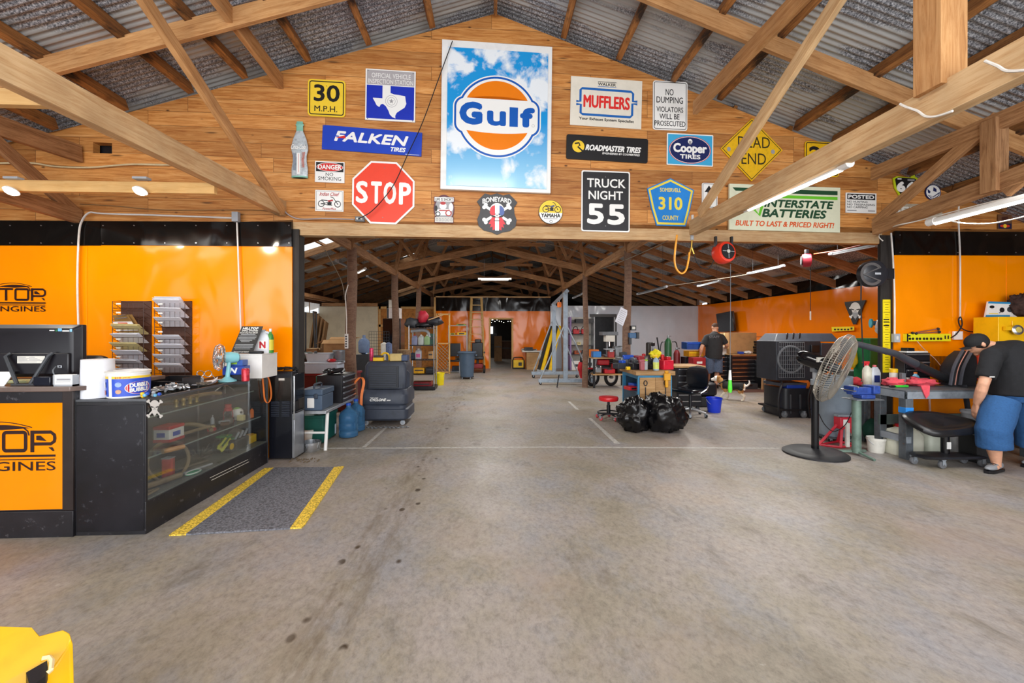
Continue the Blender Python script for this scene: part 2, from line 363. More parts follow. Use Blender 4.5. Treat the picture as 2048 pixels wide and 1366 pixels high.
 def line(s,pts,w,m,layer=1,closed=False):
  n=len(pts); L=[]; Q=[]
  for i in range(n):
   a=pts[i-1]if(i or closed)else pts[0]; b=pts[(i+1)%n]if(i<n-1 or closed)else pts[-1]
   dx,dy=b[0]-a[0],b[1]-a[1]; l=math.hypot(dx,dy)or 1
   ww=w[i]if isinstance(w,(list,tuple))else w
   L.append((pts[i][0]-dy/l*ww/2,pts[i][1]+dx/l*ww/2)); Q.append((pts[i][0]+dy/l*ww/2,pts[i][1]-dx/l*ww/2))
  for i in range(n if closed else n-1):
   j=(i+1)%n; s.flat([L[i],L[j],Q[j],Q[i]],m,layer)
  return s
 def text(s,t,x0,y0,x1,y1,m,layer=2,bold=0.02,shear=0.0,slope=0.0,arc=None):
  vs,fs=text_mesh(t,0); w_,h_=x1-x0,y1-y0; bl=bold*1.1*abs(h_)
  x0+=bl; x1-=bl; y0+=bl; y1-=bl
  for dx,dy in([(0,0)]if bold<.004 else[(0,0),(1,0),(-1,0),(0,1),(0,-1),(.7,.7),(-.7,.7),(.7,-.7),(-.7,-.7)]):
   z=s.lift(2e-5); out=[]
   for u,w in vs:
    x=x0+(x1-x0)*u+shear*(w-.5)*(y1-y0)+dx*bl; y=y1+(y0-y1)*w+slope*(x1-x0)*u+dy*bl
    if arc:y+=arc*(4*(u-0.5)**2)*(y1-y0)
    out.append((x,-y,z))
   s.add(out,fs,m)
  return s
 def mapped(s,fn,nrm):
  """lay artwork drawn in photo pixels (identity T) on a surface given by fn(px, py)"""
  n=Vector(nrm); s.v=[fn(v.x,-v.y)+n*v.z for v in s.v]; return s
 def build(s,name,parent=None,world=True,bev=0,smooth=35,loc=None,sub=0,kind=None):
  me=bpy.data.meshes.new(name)
  o=bpy.data.objects.new(name,me); COL.objects.link(o)
  vs=s.v
  if parent is not None:
   o.parent=parent
   if world:
    org=parent_loc(parent); vs=[v-org for v in vs]
  elif loc is not None:
   o.location=loc
   if world:vs=[v-Vector(loc)for v in vs]
  elif world and vs:
   lo=Vector([min(v[k]for v in vs)for k in range(3)]); hi=Vector([max(v[k]for v in vs)for k in range(3)])
   org=Vector(((lo.x+hi.x)/2,(lo.y+hi.y)/2,lo.z)); o.location=org; vs=[v-org for v in vs]
  me.from_pydata([tuple(v)for v in vs],[],s.f)
  for m in s.mats:me.materials.append(m)
  me.polygons.foreach_set('material_index',s.mi)
  if smooth:
   me.polygons.foreach_set('use_smooth',[True]*len(me.polygons)); me.set_sharp_from_angle(angle=R(smooth))
  if bev:
   b=o.modifiers.new('edge','BEVEL'); b.width=bev; b.segments=2; b.limit_method='ANGLE'; b.angle_limit=R(40); b.use_clamp_overlap=True
  if sub:
   b=o.modifiers.new('round','SUBSURF'); b.levels=sub; b.render_levels=sub
  if kind:o['kind']=kind
  return o
def parent_loc(o):
 v=Vector((0,0,0))
 while o is not None:v+=o.location; o=o.parent
 return v
def rr_pts(x0,y0,x1,y1,r,n=5):
 if not r:return[(x0,y0),(x1,y0),(x1,y1),(x0,y1)]
 out=[]
 for cx,cy,a in((x1-r,y0+r,-90),(x1-r,y1-r,0),(x0+r,y1-r,90),(x0+r,y0+r,180)):
  out+=[(cx+r*math.cos(R(a+90*i/n)),cy+r*math.sin(R(a+90*i/n)))for i in range(n+1)]
 return out
def tag(o,label,cat,group=None):
 o['label']=label; o['category']=cat
 if group:o['group']=group
 return o
def thing(name,label,cat,loc,rz=0,group=None):
 o=bpy.data.objects.new(name,None); COL.objects.link(o); o.location=loc; o.rotation_euler=(0,0,rz); o.empty_display_size=0.05
 return tag(o,label,cat,group)
def struct(o,label=None,cat=None):
 o['kind']='structure'
 if label:o['label']=label
 if cat:o['category']=cat
 return o
def dup(root,loc,rz=0,label=None):
 r=root.copy(); COL.objects.link(r); r.location=loc; r.rotation_euler=(0,0,rz)
 if label:r['label']=label
 for ch in list(root.children):
  c=ch.copy(); COL.objects.link(c); c.parent=r
  for g in ch.children:
   d=g.copy(); COL.objects.link(d); d.parent=c
 return r
def timber(name,p0,p1,w,h,m,up=(0,0,1),label=None,cat='beam',kind='structure'):
 p0,p1=Vector(p0),Vector(p1); x=(p1-p0); L=x.length; x.normalize(); up=Vector(up)
 y=up.cross(x)
 y=y.normalized()if y.length>1e-4 else Vector((0,1,0))
 z=x.cross(y); b=M(); b.box((0,0,0),(L,w,h),m); o=b.build(name,world=False,bev=0.003)
 o.matrix_world=Matrix(((x.x,y.x,z.x,(p0.x+p1.x)/2),(x.y,y.y,z.y,(p0.y+p1.y)/2),(x.z,y.z,z.z,(p0.z+p1.z)/2),(0,0,0,1)))
 if kind:o['kind']=kind
 if label:o['label']=label; o['category']=cat
 return o
def decal(px,py,Y=None,off=0.02,rot=0,wall=True):
 """matrix whose local XY is photo pixels laid on the gable plane (or on a plane Y=const)"""
 f=(lambda a,b:W(a,b,off))if wall else(lambda a,b:P(a,b,Y))
 c=f(px,py); a,b=f(px+10,py),f(px-10,py); sx=math.hypot(a.x-b.x,a.y-b.y)/20; sz=(f(px,py-10).z-f(px,py+10).z)/20
 al=ALPHA if wall else 0
 Rm=Matrix(((math.cos(al),0,math.sin(al),0),(math.sin(al),0,-math.cos(al),0),(0,1,0,0),(0,0,0,1)))
 return Matrix.Translation(c)@Rm@Matrix.Diagonal((sx,sz,sz,1))@Matrix.Rotation(-R(rot),4,'Z')@Matrix.Translation((-px,py,0)),c
# ---------------------------------------------------------------- the setting
def quad_struct(name,box,m,label=None,bev=0,cat=None):
 b=M(); b.bb(*box,m); return struct(b.build(name,bev=bev,smooth=0),label,cat)
b=M(); b.bb(-12,12,-3.2,32,-0.2,0,CONCRETE); struct(b.build('floor',smooth=0,loc=(0,0,0)),'worn stained concrete shop floor','floor')
# roof sheets: real corrugation running along the slope
def roof_side(name,sgn,y0,y1,xo,label,holes=()):
 b=M(); pit=0.072; n=int((y1-y0)/pit*5); xs=[0.0]
 cuts=sorted(set([xo]+[abs(h)for hh in holes for h in hh[:2]])); xs+=cuts
 vs=[]; fs=[]
 for i in range(n+1):
  y=y0+(y1-y0)*i/n; d=0.011*math.sin(2*PI*(y-y0)/pit)
  for x in xs:vs.append((RIDGE_X+sgn*x,y,RIDGE_Z-PITCH*x+0.01+d))
 k=len(xs)
 for i in range(n):
  yc=y0+(y1-y0)*(i+0.5)/n
  for j in range(k-1):
   xm=(xs[j]+xs[j+1])/2
   if any(h[0]<xm<h[1]and h[2]<yc<h[3]for h in holes):continue
   a=i*k+j; fs.append((a,a+1,a+k+1,a+k))
 b.add(vs,fs,TIN); struct(b.build(name,loc=(0,0,0),smooth=60),label,'roof')
 for q,h in enumerate(holes):
  g=M(); n2=int((h[3]-h[2])/pit*4)
  g.grid(lambda u,v:(RIDGE_X+sgn*(h[0]+(h[1]-h[0])*u),h[2]+(h[3]-h[2])*v,RIDGE_Z-PITCH*(h[0]+(h[1]-h[0])*u)+0.02+0.01*math.sin(2*PI*(h[2]+(h[3]-h[2])*v-y0)/pit)),1,n2,FIBRE)
  struct(g.build('window_%d'%(q+1),smooth=60),'white translucent roof skylight strip over the left aisle','skylight')
roof_side('ceiling_front_left',-1,-3.2,5.62,9.2,'corrugated grey tin roof, left slope above the counter')
roof_side('ceiling_front_right',1,-3.2,5.7,9.2,'corrugated grey tin roof, right slope above the benches')
roof_side('ceiling_hall_left',-1,5.5,31,9.2,'corrugated tin roof of the back hall, left slope',holes=((3.45,5.75,12.1,13.3),(4.1,5.7,24.6,26.0),(3.2,3.7,17.0,17.6)))
roof_side('ceiling_hall_right',1,5.5,31,9.2,'corrugated tin roof of the back hall, right slope')
for y0,y1 in((-3.2,5.4),(5.7,31)):
 timber('ridge_beam',(RIDGE_X,y0,RIDGE_Z-0.14),(RIDGE_X,y1,RIDGE_Z-0.14),0.045,0.19,PURLIN,label='dark ridge board running under the roof peak %s'%('over the front bay' if y0<0 else 'over the hall'))
# side and far walls
quad_struct('wall_left',(-9.1,-9.0,-3.2,5.5,0,2.8),BROWN)
quad_struct('wall_right',(9.0,9.1,-3.2,5.8,0,2.8),BROWN)
quad_struct('wall_left_hall',(-7.5,-7.4,5.6,31,0,2.32),BEIGE)
quad_struct('wall_left_hall_top',(-7.5,-7.4,5.6,14.5,2.32,3.3),BROWN)
quad_struct('wall_left_hall_top',(-7.5,-7.4,18.6,31,2.32,3.3),BROWN)
quad_struct('wall_left_hall_top',(-7.5,-7.4,14.5,18.6,2.74,3.3),BROWN)
b=M()
b.grid(lambda u,v:(-7.45+0.01*math.sin(u*90),14.5+4.1*u,2.32+0.42*v),120,1,FIBRE)
struct(b.build('window_4'),'bright translucent strip window high in the left hall wall','window')
for k in range(3):timber('window_mullion',(-7.41,15.6+k*0.95,2.32),(-7.41,15.6+k*0.95,2.74),0.03,0.03,HALLWOOD)
quad_struct('wall_far',(-9,9,30.9,31,0,6),mat('2A2622',0.8))
# ---- gable wall of boards with the wide opening under it
def gable():
 b=M(); t=0.09
 pts=[W(-420,440),W(586,440),W(586,470),W(1764,488),W(1764,462),W(2400,466)]
 bot=[(p.x,p.z)for p in pts]
 rz=lambda x:roof_z(x)-0.125
 top=[(9.0,rz(9.0)),(RIDGE_X,rz(RIDGE_X)),(-9.0,rz(-9.0))]
 bot[0]=(-9.0,bot[0][1]); bot[-1]=(9.0,bot[-1][1])
 # small vent hole on the left is cut by building around it
 v0,v1=W(186,306),W(224,286)
 poly=bot+top
 def fr(x,z):return(x,YW+KW*x,z)
 tri=[]
 hx0,hx1,hz0,hz1=v0.x,v1.x,v0.z,v1.z
 zb=bot[0][1]
 left=[(-9.0,zb),(hx0,zb),(hx0,rz(hx0)),(-9.0,rz(-9.0))]
 mid1=[(hx0,zb),(hx1,zb),(hx1,hz0),(hx0,hz0)]
 mid2=[(hx0,hz1),(hx1,hz1),(hx1,rz(hx1)),(hx0,rz(hx0))]
 right=[(hx1,zb)]+bot[1:]+[(9.0,rz(9.0)),(RIDGE_X,rz(RIDGE_X)),(hx1,rz(hx1))]
 A=Matrix(((1,0,0,0),(KW,0,1,YW),(0,1,0,0),(0,0,0,1)))
 for pl in(left,mid1,mid2,right):b.prism(pl,0,t,PLANKS,A)
 return b
struct(gable().build('wall_gable',loc=(0,0,0),smooth=0),'pine board gable wall hung with signs above the opening','wall')
b=M(); v0,v1=W(186,306,-0.14),W(224,286,-0.14); b.bb(v0.x-.1,v1.x+.1,v0.y-.02,v0.y+.02,v0.z-.1,v1.z+.1,BLACK); struct(b.build('vent_back'),'dark backing behind the hole in the boards')
def on_wall(name,x0,y0,x1,y1,off,m,t=0.03,bev=0.0,y0r=None,y1r=None):
 """slab lying on the gable plane between photo corners"""
 a,c=W(x0,y0,off),W(x1,y1,off); b=M()
 tl,bl=W(x0,y0,off),W(x0,y1,off); tr,br=W(x1,y0 if y0r is None else y0r,off),W(x1,y1 if y1r is None else y1r,off)
 n=Vector((-math.sin(ALPHA),math.cos(ALPHA),0))*t
 q=[bl,br,tr,tl]; b.add(q+[v+n for v in q],[(0,1,2,3),(7,6,5,4),(0,4,5,1),(1,5,6,2),(2,6,7,3),(3,7,4,0)],m)
 return b.build(name,smooth=0,bev=bev)
struct(on_wall('beam',586,444,1764,470,0.004,CLEAR if False else TIMBER_L,0.12,0.0,466,487),'pale timber header across the wide opening','beam')
zf=lambda px:G(px,912)
def panel_wall(name,x0,x1,ytop,m,off,ytr=None):
 a=W(x0,ytop,off); c=W(x1,ytop if ytr is None else ytr,off); b=M()
 n=Vector((-math.sin(ALPHA),math.cos(ALPHA),0))*0.05
 q=[Vector((a.x,a.y,0)),Vector((c.x,c.y,0)),c,a]
 b.add(q+[v+n for v in q],[(0,1,2,3),(7,6,5,4),(0,4,5,1),(1,5,6,2),(2,6,7,3),(3,7,4,0)],m)
 return b.build(name,smooth=0,loc=(0,0,0))
struct(panel_wall('wall_front_left',-400,175,489,ORANGE,0.05),'glossy orange sheet wall behind the counter, left sheet','wall')
struct(panel_wall('wall_front_left',175.5,584,490,ORANGE,0.054,493),'glossy orange sheet wall behind the counter, sheet with the paper racks','wall')
struct(on_wall('trim_1',-400,438,200,490,0.07,BLACKSHEET,0.03,0,442,491),'black sheet band above the orange wall, left piece','trim')
struct(on_wall('trim_2',201,442,583,490,0.07,BLACKSHEET,0.03,0,444,493),'black sheet band above the orange wall beside the opening','trim')
struct(panel_wall('wall_front_right',1788,2013,508,ORANGE,0.05,510),'glossy orange sheet wall right of the opening','wall')
struct(panel_wall('wall_front_right',2013.5,2400,510,ORANGE,0.055,513),'glossy orange sheet wall at the right edge','wall')
struct(on_wall('trim_3',1790,462,2400,510,0.07,BLACKSHEET,0.03,0,466,513),'black sheet band above the right orange wall','trim')
def post_on(name,x0,x1,ytop,m,label,d=0.14,off=0.0):
 a,c=W(x0,ytop,off),W(x1,ytop,off)
 o=timber(name,((a.x+c.x)/2,(a.y+c.y)/2+d/2,0),((a.x+c.x)/2,(a.y+c.y)/2+d/2,a.z),d,abs(c.x-a.x),m,up=(1,0,0),label=label,cat='post')
 return o
post_on('trim_4',584,598,458,DARKPOST,'black painted post on the left side of the opening',0.16,0.03)
post_on('trim_5',1762,1787,470,DARKPOST,'black painted post on the right side of the opening',0.05,0.03)
# screws along the black bands (pattern of the band)
for nm,pts in(('trim_6',[(x,y)for x in range(20,580,62)for y in(451,486)]),('trim_7',[(x,y)for x in range(1800,2040,58)for y in(470,505)])):
 b=M()
 for x,y in pts:b.lathe([(0.008,0),(0.006,0.004)],CHROME,W(x,y,0.071),8,axis=(0,-1,0))
 struct(b.build(nm))
# ---- timbers of the front bay
def T2(name,X,a,b_,w,h,m,label,X2=None):return timber(name,PX(a[0],a[1],X),PX(b_[0],b_[1],X if X2 is None else X2),w,h,m,label=label)
XT=2.62
T2('truss_chord',-XT,(-60,98),(577,424),0.09,0.19,TIMBER_L,'pale lower chord timber of the left truss running to the gable wall')
T2('truss_brace',-XT+0.05,(262,-40),(566,424),0.05,0.11,TIMBER,'diagonal brace of the left truss leaning up from its foot')
T2('truss_chord',-XT-0.02,(395,-55),(575,182),0.06,0.17,TIMBER,'upper chord of the left truss ending on the gable boards')
T2('truss_chord',XT,(2110,88),(1385,456),0.09,0.19,TIMBER_L,'pale lower chord of the right truss with the lit tube under it')
T2('truss_brace',XT-0.05,(1702,-40),(1400,428),0.05,0.12,TIMBER_L,'pale diagonal brace of the right truss')
T2('truss_chord',XT+0.02,(1640,-45),(1390,216),0.06,0.17,TIMBER,'upper chord of the right truss ending on the gable boards')
p=PX(1879,175,XT); timber('truss_post',(p.x,p.y,p.z-.02),(p.x,p.y,4.75),0.16,0.16,TIMBER,up=(1,0,0),label='short upright post standing on the right truss chord',cat='post')
XS=W(160,370,.03).x
T2('truss_chord',XS,(-60,368),(160,434),0.06,0.17,HALLWOOD,'brown lower chord of the outer left truss')
T2('truss_chord',XS,(-60,232),(160,308),0.06,0.2,HALLWOOD,'brown upper chord of the outer left truss')
T2('truss_brace',XS,(-40,255),(158,432),0.05,0.13,HALLWOOD,'brown diagonal brace of the outer left truss')
XR=5.05
T2('truss_chord',XR,(2120,320),(1748,458),0.06,0.17,HALLWOOD,'brown lower chord of the outer right truss')
T2('truss_chord',XR,(2120,192),(1745,348),0.06,0.17,HALLWOOD,'brown upper chord of the outer right truss')
T2('truss_brace',XR,(1998,233),(1750,447),0.05,0.13,HALLWOOD,'brown diagonal brace of the outer right truss')
T2('truss_brace',XR,(2100,310),(2010,385),0.05,0.12,HALLWOOD,'short brown brace at the right edge of the outer right truss')
p=PX(1988,385,XR); q=PX(1988,240,XR); timber('truss_post',p,q,0.14,0.14,HALLWOOD,up=(1,0,0),label='brown upright post of the outer right truss',cat='post')
# rafters across the bay
def RF(px,py,dz):
 d=ray(px,py); sg=-1 if px<990 else 1 # meets the plane hung dz below the roof
 t=(RIDGE_Z-dz-EYE+PITCH*sg*RIDGE_X)/(d.z+PITCH*sg*d.x); return EYEV+d*t
L0,L1=RF(98,133,.22),RF(620,-3,.22); R0,R1=RF(1400,29,.22),RF(1927,243,.22)
timber('roof_rafter',L0+(L0-L1)*1.8,L1+(L1-L0)*(-.05-L1.x)/(L1.x-L0.x),0.05,0.19,TIMBER,label='long rafter crossing the left roof slope above the trusses')
timber('roof_rafter',R1+(R1-R0)*1.3,R0+(R0-R1)*(R0.x-.15)/(R1.x-R0.x),0.05,0.19,TIMBER,label='long rafter crossing the right roof slope above the trusses')
for s_,lab in((-1,'left'),(1,'right')):
 timber('roof_rafter',(s_*9.0,1.3+0.05*s_*9,roof_z(9.0)-.2),(s_*.1,1.3,RIDGE_Z-.2),0.05,0.19,TIMBER,label='rafter nearest the camera on the %s roof slope'%lab)
# purlins along the roof
for k,x in enumerate([-0.77,-1.56,-2.3,-3.05,-3.68,-4.42,-5.2,-5.95,-6.7,0.96,1.7,2.45,3.1,4.2,4.75,5.9,6.6]):
 s_=-1 if x<0 else 1; n=abs(x); z=roof_z(x)-0.075
 timber('roof_purlin',(x,-2.5,z),(x,5.44+KW*x,z),0.075,0.13,PURLIN,up=(s_*PITCH,0,1),label='dark stained purlin under the tin, about %.1f m %s of the ridge'%(n,'left' if s_<0 else 'right'))
# new pine cross members with the puck lights (left bay)
p,q=P(-80,371,4.2),P(432,378,4.2)
timber('cross_beam',(p.x,4.2,p.z),(-XT-.045,4.2,q.z),0.05,0.105,CLEAR,label='clean pine cross beam with two lit puck lights')
p=P(0,193,2.73); timber('cross_beam',(-6.5,2.73,p.z),(-XT-.045,2.73,p.z-.01),0.05,0.1,CLEAR,label='clean pine cross beam nearest the camera at the left edge')
# ---- hall: posts, scissor trusses, rafters, purlins
HY=[8.0,11.6,15.2,18.9,22.6,26.3]
for k,y in enumerate(HY):
 for s_ in(-1,1):
  x=2.62*s_; b=M()
  b.tube([(x+0.02*math.sin(t*5+y),y,t*0.52)for t in range(7)],[(.085 if s_>0 else.105)-.003*t for t in range(7)],POLE,14)
  o=b.build('pillar',smooth=60)
  struct(o,'round log post on the %s of the hall, number %d from the opening'%('left' if s_<0 else 'right',k+1),'post')
  # web braces over the post
  timber('truss_web',(x,y-.06,3.1),(x*0.87,y-.06,roof_z(x*.87)-.2),0.04,0.1,HALLWOOD)
  timber('truss_web',(x*0.80,y-.08,3.55),(x*1.12,y-.08,roof_z(x*1.12)-.2),0.04,0.09,HALLWOOD)
  timber('truss_web',(x*0.80,y-.05,3.55),(x*0.52,y-.05,roof_z(x*.52)-.2),0.04,0.09,HALLWOOD)
  timber('roof_rafter',(x*0.02,y,RIDGE_Z-0.2),(s_*9.0,y,roof_z(9.0)-0.2),0.05,0.18,HALLWOOD)
  # scissor chord crossing the ridge line
  timber('scissor_chord',(s_*2.75,y+0.03*s_,3.26),(-s_*2.75,y+0.03*s_,4.49),0.05,0.17,HALLWOOD,label='scissor chord of the hall truss %d rising to the %s'%(k+1,'left' if s_>0 else 'right'))
 timber('truss_tie',(-1.5,y+.08,3.98),(1.5,y+.08,3.98),0.04,0.1,HALLWOOD)
for s_ in(-1,1):
 y=6.6; k=0
 while y<27:
  if min(abs(y-h)for h in HY)>0.4:
   timber('roof_rafter',(s_*2.5,y,roof_z(2.5)-.2),(s_*9.0,y,roof_z(9.0)-0.2),0.05,0.19,HALLWOOD)
  y+=1.22; k+=1
 for x in(0.8,1.7,2.6,3.4,4.2,5.0,5.8,6.6,7.4,8.2):
  timber('roof_purlin',(s_*x,5.7,roof_z(x)-.06),(s_*x,30,roof_z(x)-.06),0.05,0.09,PURLIN,up=(s_*PITCH,0,1))
timber('eave_plate',(-7.1,6,2.92),(-7.1,30,2.92),0.1,0.2,HALLWOOD,label='long plate beam along the left hall eave')
for y in(7.2,9.2,11.0,13.0,15.0):timber('eave_post',(-6.6,y,2.9),(-6.6,y,roof_z(6.6)-.25),0.09,0.09,HALLWOOD,up=(1,0,0))
timber('eave_plate',(-6.6,6,2.86),(-6.6,18.4,2.86),0.08,0.12,HALLWOOD,label='timber rail carrying short posts above the left aisle')
timber('post_line_plate',(2.62,5.9,3.15),(2.62,30,3.15),0.06,0.16,HALLWOOD,label='longitudinal plate on the right hall posts')
timber('post_line_plate',(-2.62,5.9,3.15),(-2.62,30,3.15),0.06,0.16,HALLWOOD,label='longitudinal plate on the left hall posts')
# ---- hall walls
YB=17.6
def P_(x,y):return P(x,y,YB)
zt,zo=P_(980,595).z,P_(980,622).z
xl,xr=P_(872,700).x,P_(1101,700).x
dx0,dx1,dz1=P_(981,700).x,P_(1023,700).x,P_(1000,639).z
b=M(); b.bb(xl,dx0,YB,YB+.1,0,zo,ORANGE_DIM); b.bb(dx1,xr,YB,YB+.1,0,zo,ORANGE_DIM); b.bb(dx0,dx1,YB,YB+.1,dz1,zo,ORANGE_DIM)
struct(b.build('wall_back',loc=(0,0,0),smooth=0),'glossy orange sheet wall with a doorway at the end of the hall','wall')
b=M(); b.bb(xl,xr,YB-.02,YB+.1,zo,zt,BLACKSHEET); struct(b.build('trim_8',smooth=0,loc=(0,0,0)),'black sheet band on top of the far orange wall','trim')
b=M()
b.bb(dx0-.07,dx0,YB-.04,YB+.12,0,dz1+.07,CLEAR); b.bb(dx1,dx1+.07,YB-.04,YB+.12,0,dz1+.07,CLEAR); b.bb(dx0,dx1,YB-.04,YB+.12,dz1,dz1+.07,CLEAR)
struct(b.build('door_1',smooth=0),'pine frame of the open doorway in the far orange wall','doorway')
timber('trim_9',(xl-.04,YB-.03,0),(xl-.04,YB-.03,zt),.06,.08,CLEAR,up=(1,0,0)); timber('trim_10',(xl,YB-.03,zt+.02),(xr,YB-.03,zt+.02),.06,.05,TIMBER_L)
# grey wall to the right with door 2
YG=17.4
g0,g1=P(1101,700,YG).x,P(1409,700,YG).x; gz=P(1300,612,YG).z
e0,e1,ez=P(1184,700,YG).x,P(1230,700,YG).x,P(1200,634,YG).z
b=M(); b.bb(g0,e0,YG,YG+.1,0,gz,GREYSHEET); b.bb(e1,g1,YG,YG+.1,0,gz,GREYSHEET); b.bb(e0,e1,YG,YG+.1,ez,gz,GREYSHEET)
struct(b.build('wall_back_right',loc=(0,0,0),smooth=0),'pale grey glossy sheet wall with a doorway, right of the far orange wall','wall')
b=M(); w_=.1
b.bb(e0-.03,e0,YG-.03,YG+.12,0,ez,LGREY); b.bb(e1,e1+.06,YG-.04,YG+.12,0,ez+.12,BLACK); b.bb(e0-.1,e1,YG-.04,YG+.12,ez,ez+.12,BLACK)
b.bb(e1-.05,e1,YG-.03,YG+.12,0,ez,LGREY)
struct(b.build('door_2',smooth=0),'black trimmed doorway in the pale grey wall','doorway')
quad_struct('wall_store_room',(e0-1.0,e1+1.5,YG+2.5,YG+2.6,0,2.6),mat('8C8E93',0.7,var=.1))
quad_struct('wall_store_room_side',(e1+.9,e1+1.0,YG+.1,YG+2.5,0,2.6),mat('6E7075',0.7,var=.1))
timber('trim_11',P(1407,618,YG-.05)+Vector((0,0,-2.4)),P(1407,622,YG-.05),.1,.13,BLACK,up=(1,0,0))
# right aisle wall
XRW=8.75
zro=2.66
quad_struct('wall_right_far',(8.75,8.85,YG+.1,31,0,3.25),BROWN)
b=M(); b.bb(XRW,XRW+.1,5.75,YG+.1,0,zro,ORANGE_DIM); struct(b.build('wall_right_hall',loc=(0,0,0),smooth=0),'glossy orange sheet wall along the right aisle','wall')
b=M(); b.bb(XRW-.03,XRW+.1,5.75,YG-.8,zro-.02,3.02,BLACKSHEET); struct(b.build('trim_12',loc=(0,0,0),smooth=0),'black sheet band above the right aisle orange wall','trim')
b=M(); b.bb(XRW-.02,XRW+.1,5.75,YG,3.02,3.2,BROWN); struct(b.build('trim_13',loc=(0,0,0)))
# left aisle back wall
YL=18.5
bl0,bl1,bz=-7.4,P(756,700,YL).x,P(700,613,YL).z
b=M(); b.bb(bl0,bl1,YL,YL+.1,0,bz,BEIGE); struct(b.build('wall_left_back',loc=(0,0,0),smooth=0),'beige sheet wall closing the left aisle','wall')
OSB=mat('B97A38',0.75,var=.25,scale=9)
b=M(); b.bb(bl1,xl,YL,YL+.1,0,bz,OSB)
for x in(bl1+.04,bl1+.38,bl1+.9):b.bb(x,x+.09,YL-.05,YL,0,bz,CLEAR)
b.bb(bl1,xl,YL-.05,YL,1.75,1.85,CLEAR); b.bb(bl1,xl,YL-.05,YL,bz-.1,bz,CLEAR)
struct(b.build('wall_stud_left',smooth=0),'chipboard wall with bare pine studs beside the beige wall','wall')
timber('trim_14',(-7.3,YL-.03,bz+.08),(bl1,YL-.03,bz+.08),.06,.14,HALLWOOD)
# floor joint and faded stripes
def floor_strip(name,pts,m,label,h=0.0015):
 b=M(); q=[G(*p_)for p_ in pts]; n=len(q)
 b.add([v+Vector((0,0,0.0002))for v in q]+[v+Vector((0,0,h))for v in q],[tuple(range(n)),tuple(range(2*n-1,n-1,-1))]+[(i,n+i,n+(i+1)%n,(i+1)%n)for i in range(n)],m)
 o=b.build(name,smooth=0); return struct(o,label,'floor marking')
STRIPE=mat('B9B5AE',.6,var=.25,scale=20)
floor_strip('trim_15',[(640,895.7),(1100,893.2),(1560,895.5),(1560,897.2),(1100,895),(640,897.7)],STRIPE,'pale joint line across the concrete floor')
floor_strip('trim_16',[(720,898),(728,898),(776,854),(770,854)],STRIPE,'faded stripe on the floor in front of the black cooler')
floor_strip('trim_17',[(1229,887),(1240,887),(1182,836),(1176,836)],STRIPE,'faded stripe on the floor near the red stool')
floor_strip('trim_18',[(1152,819),(1158,819),(1140,803),(1135,803)],STRIPE,'short faded stripe further back on the floor')
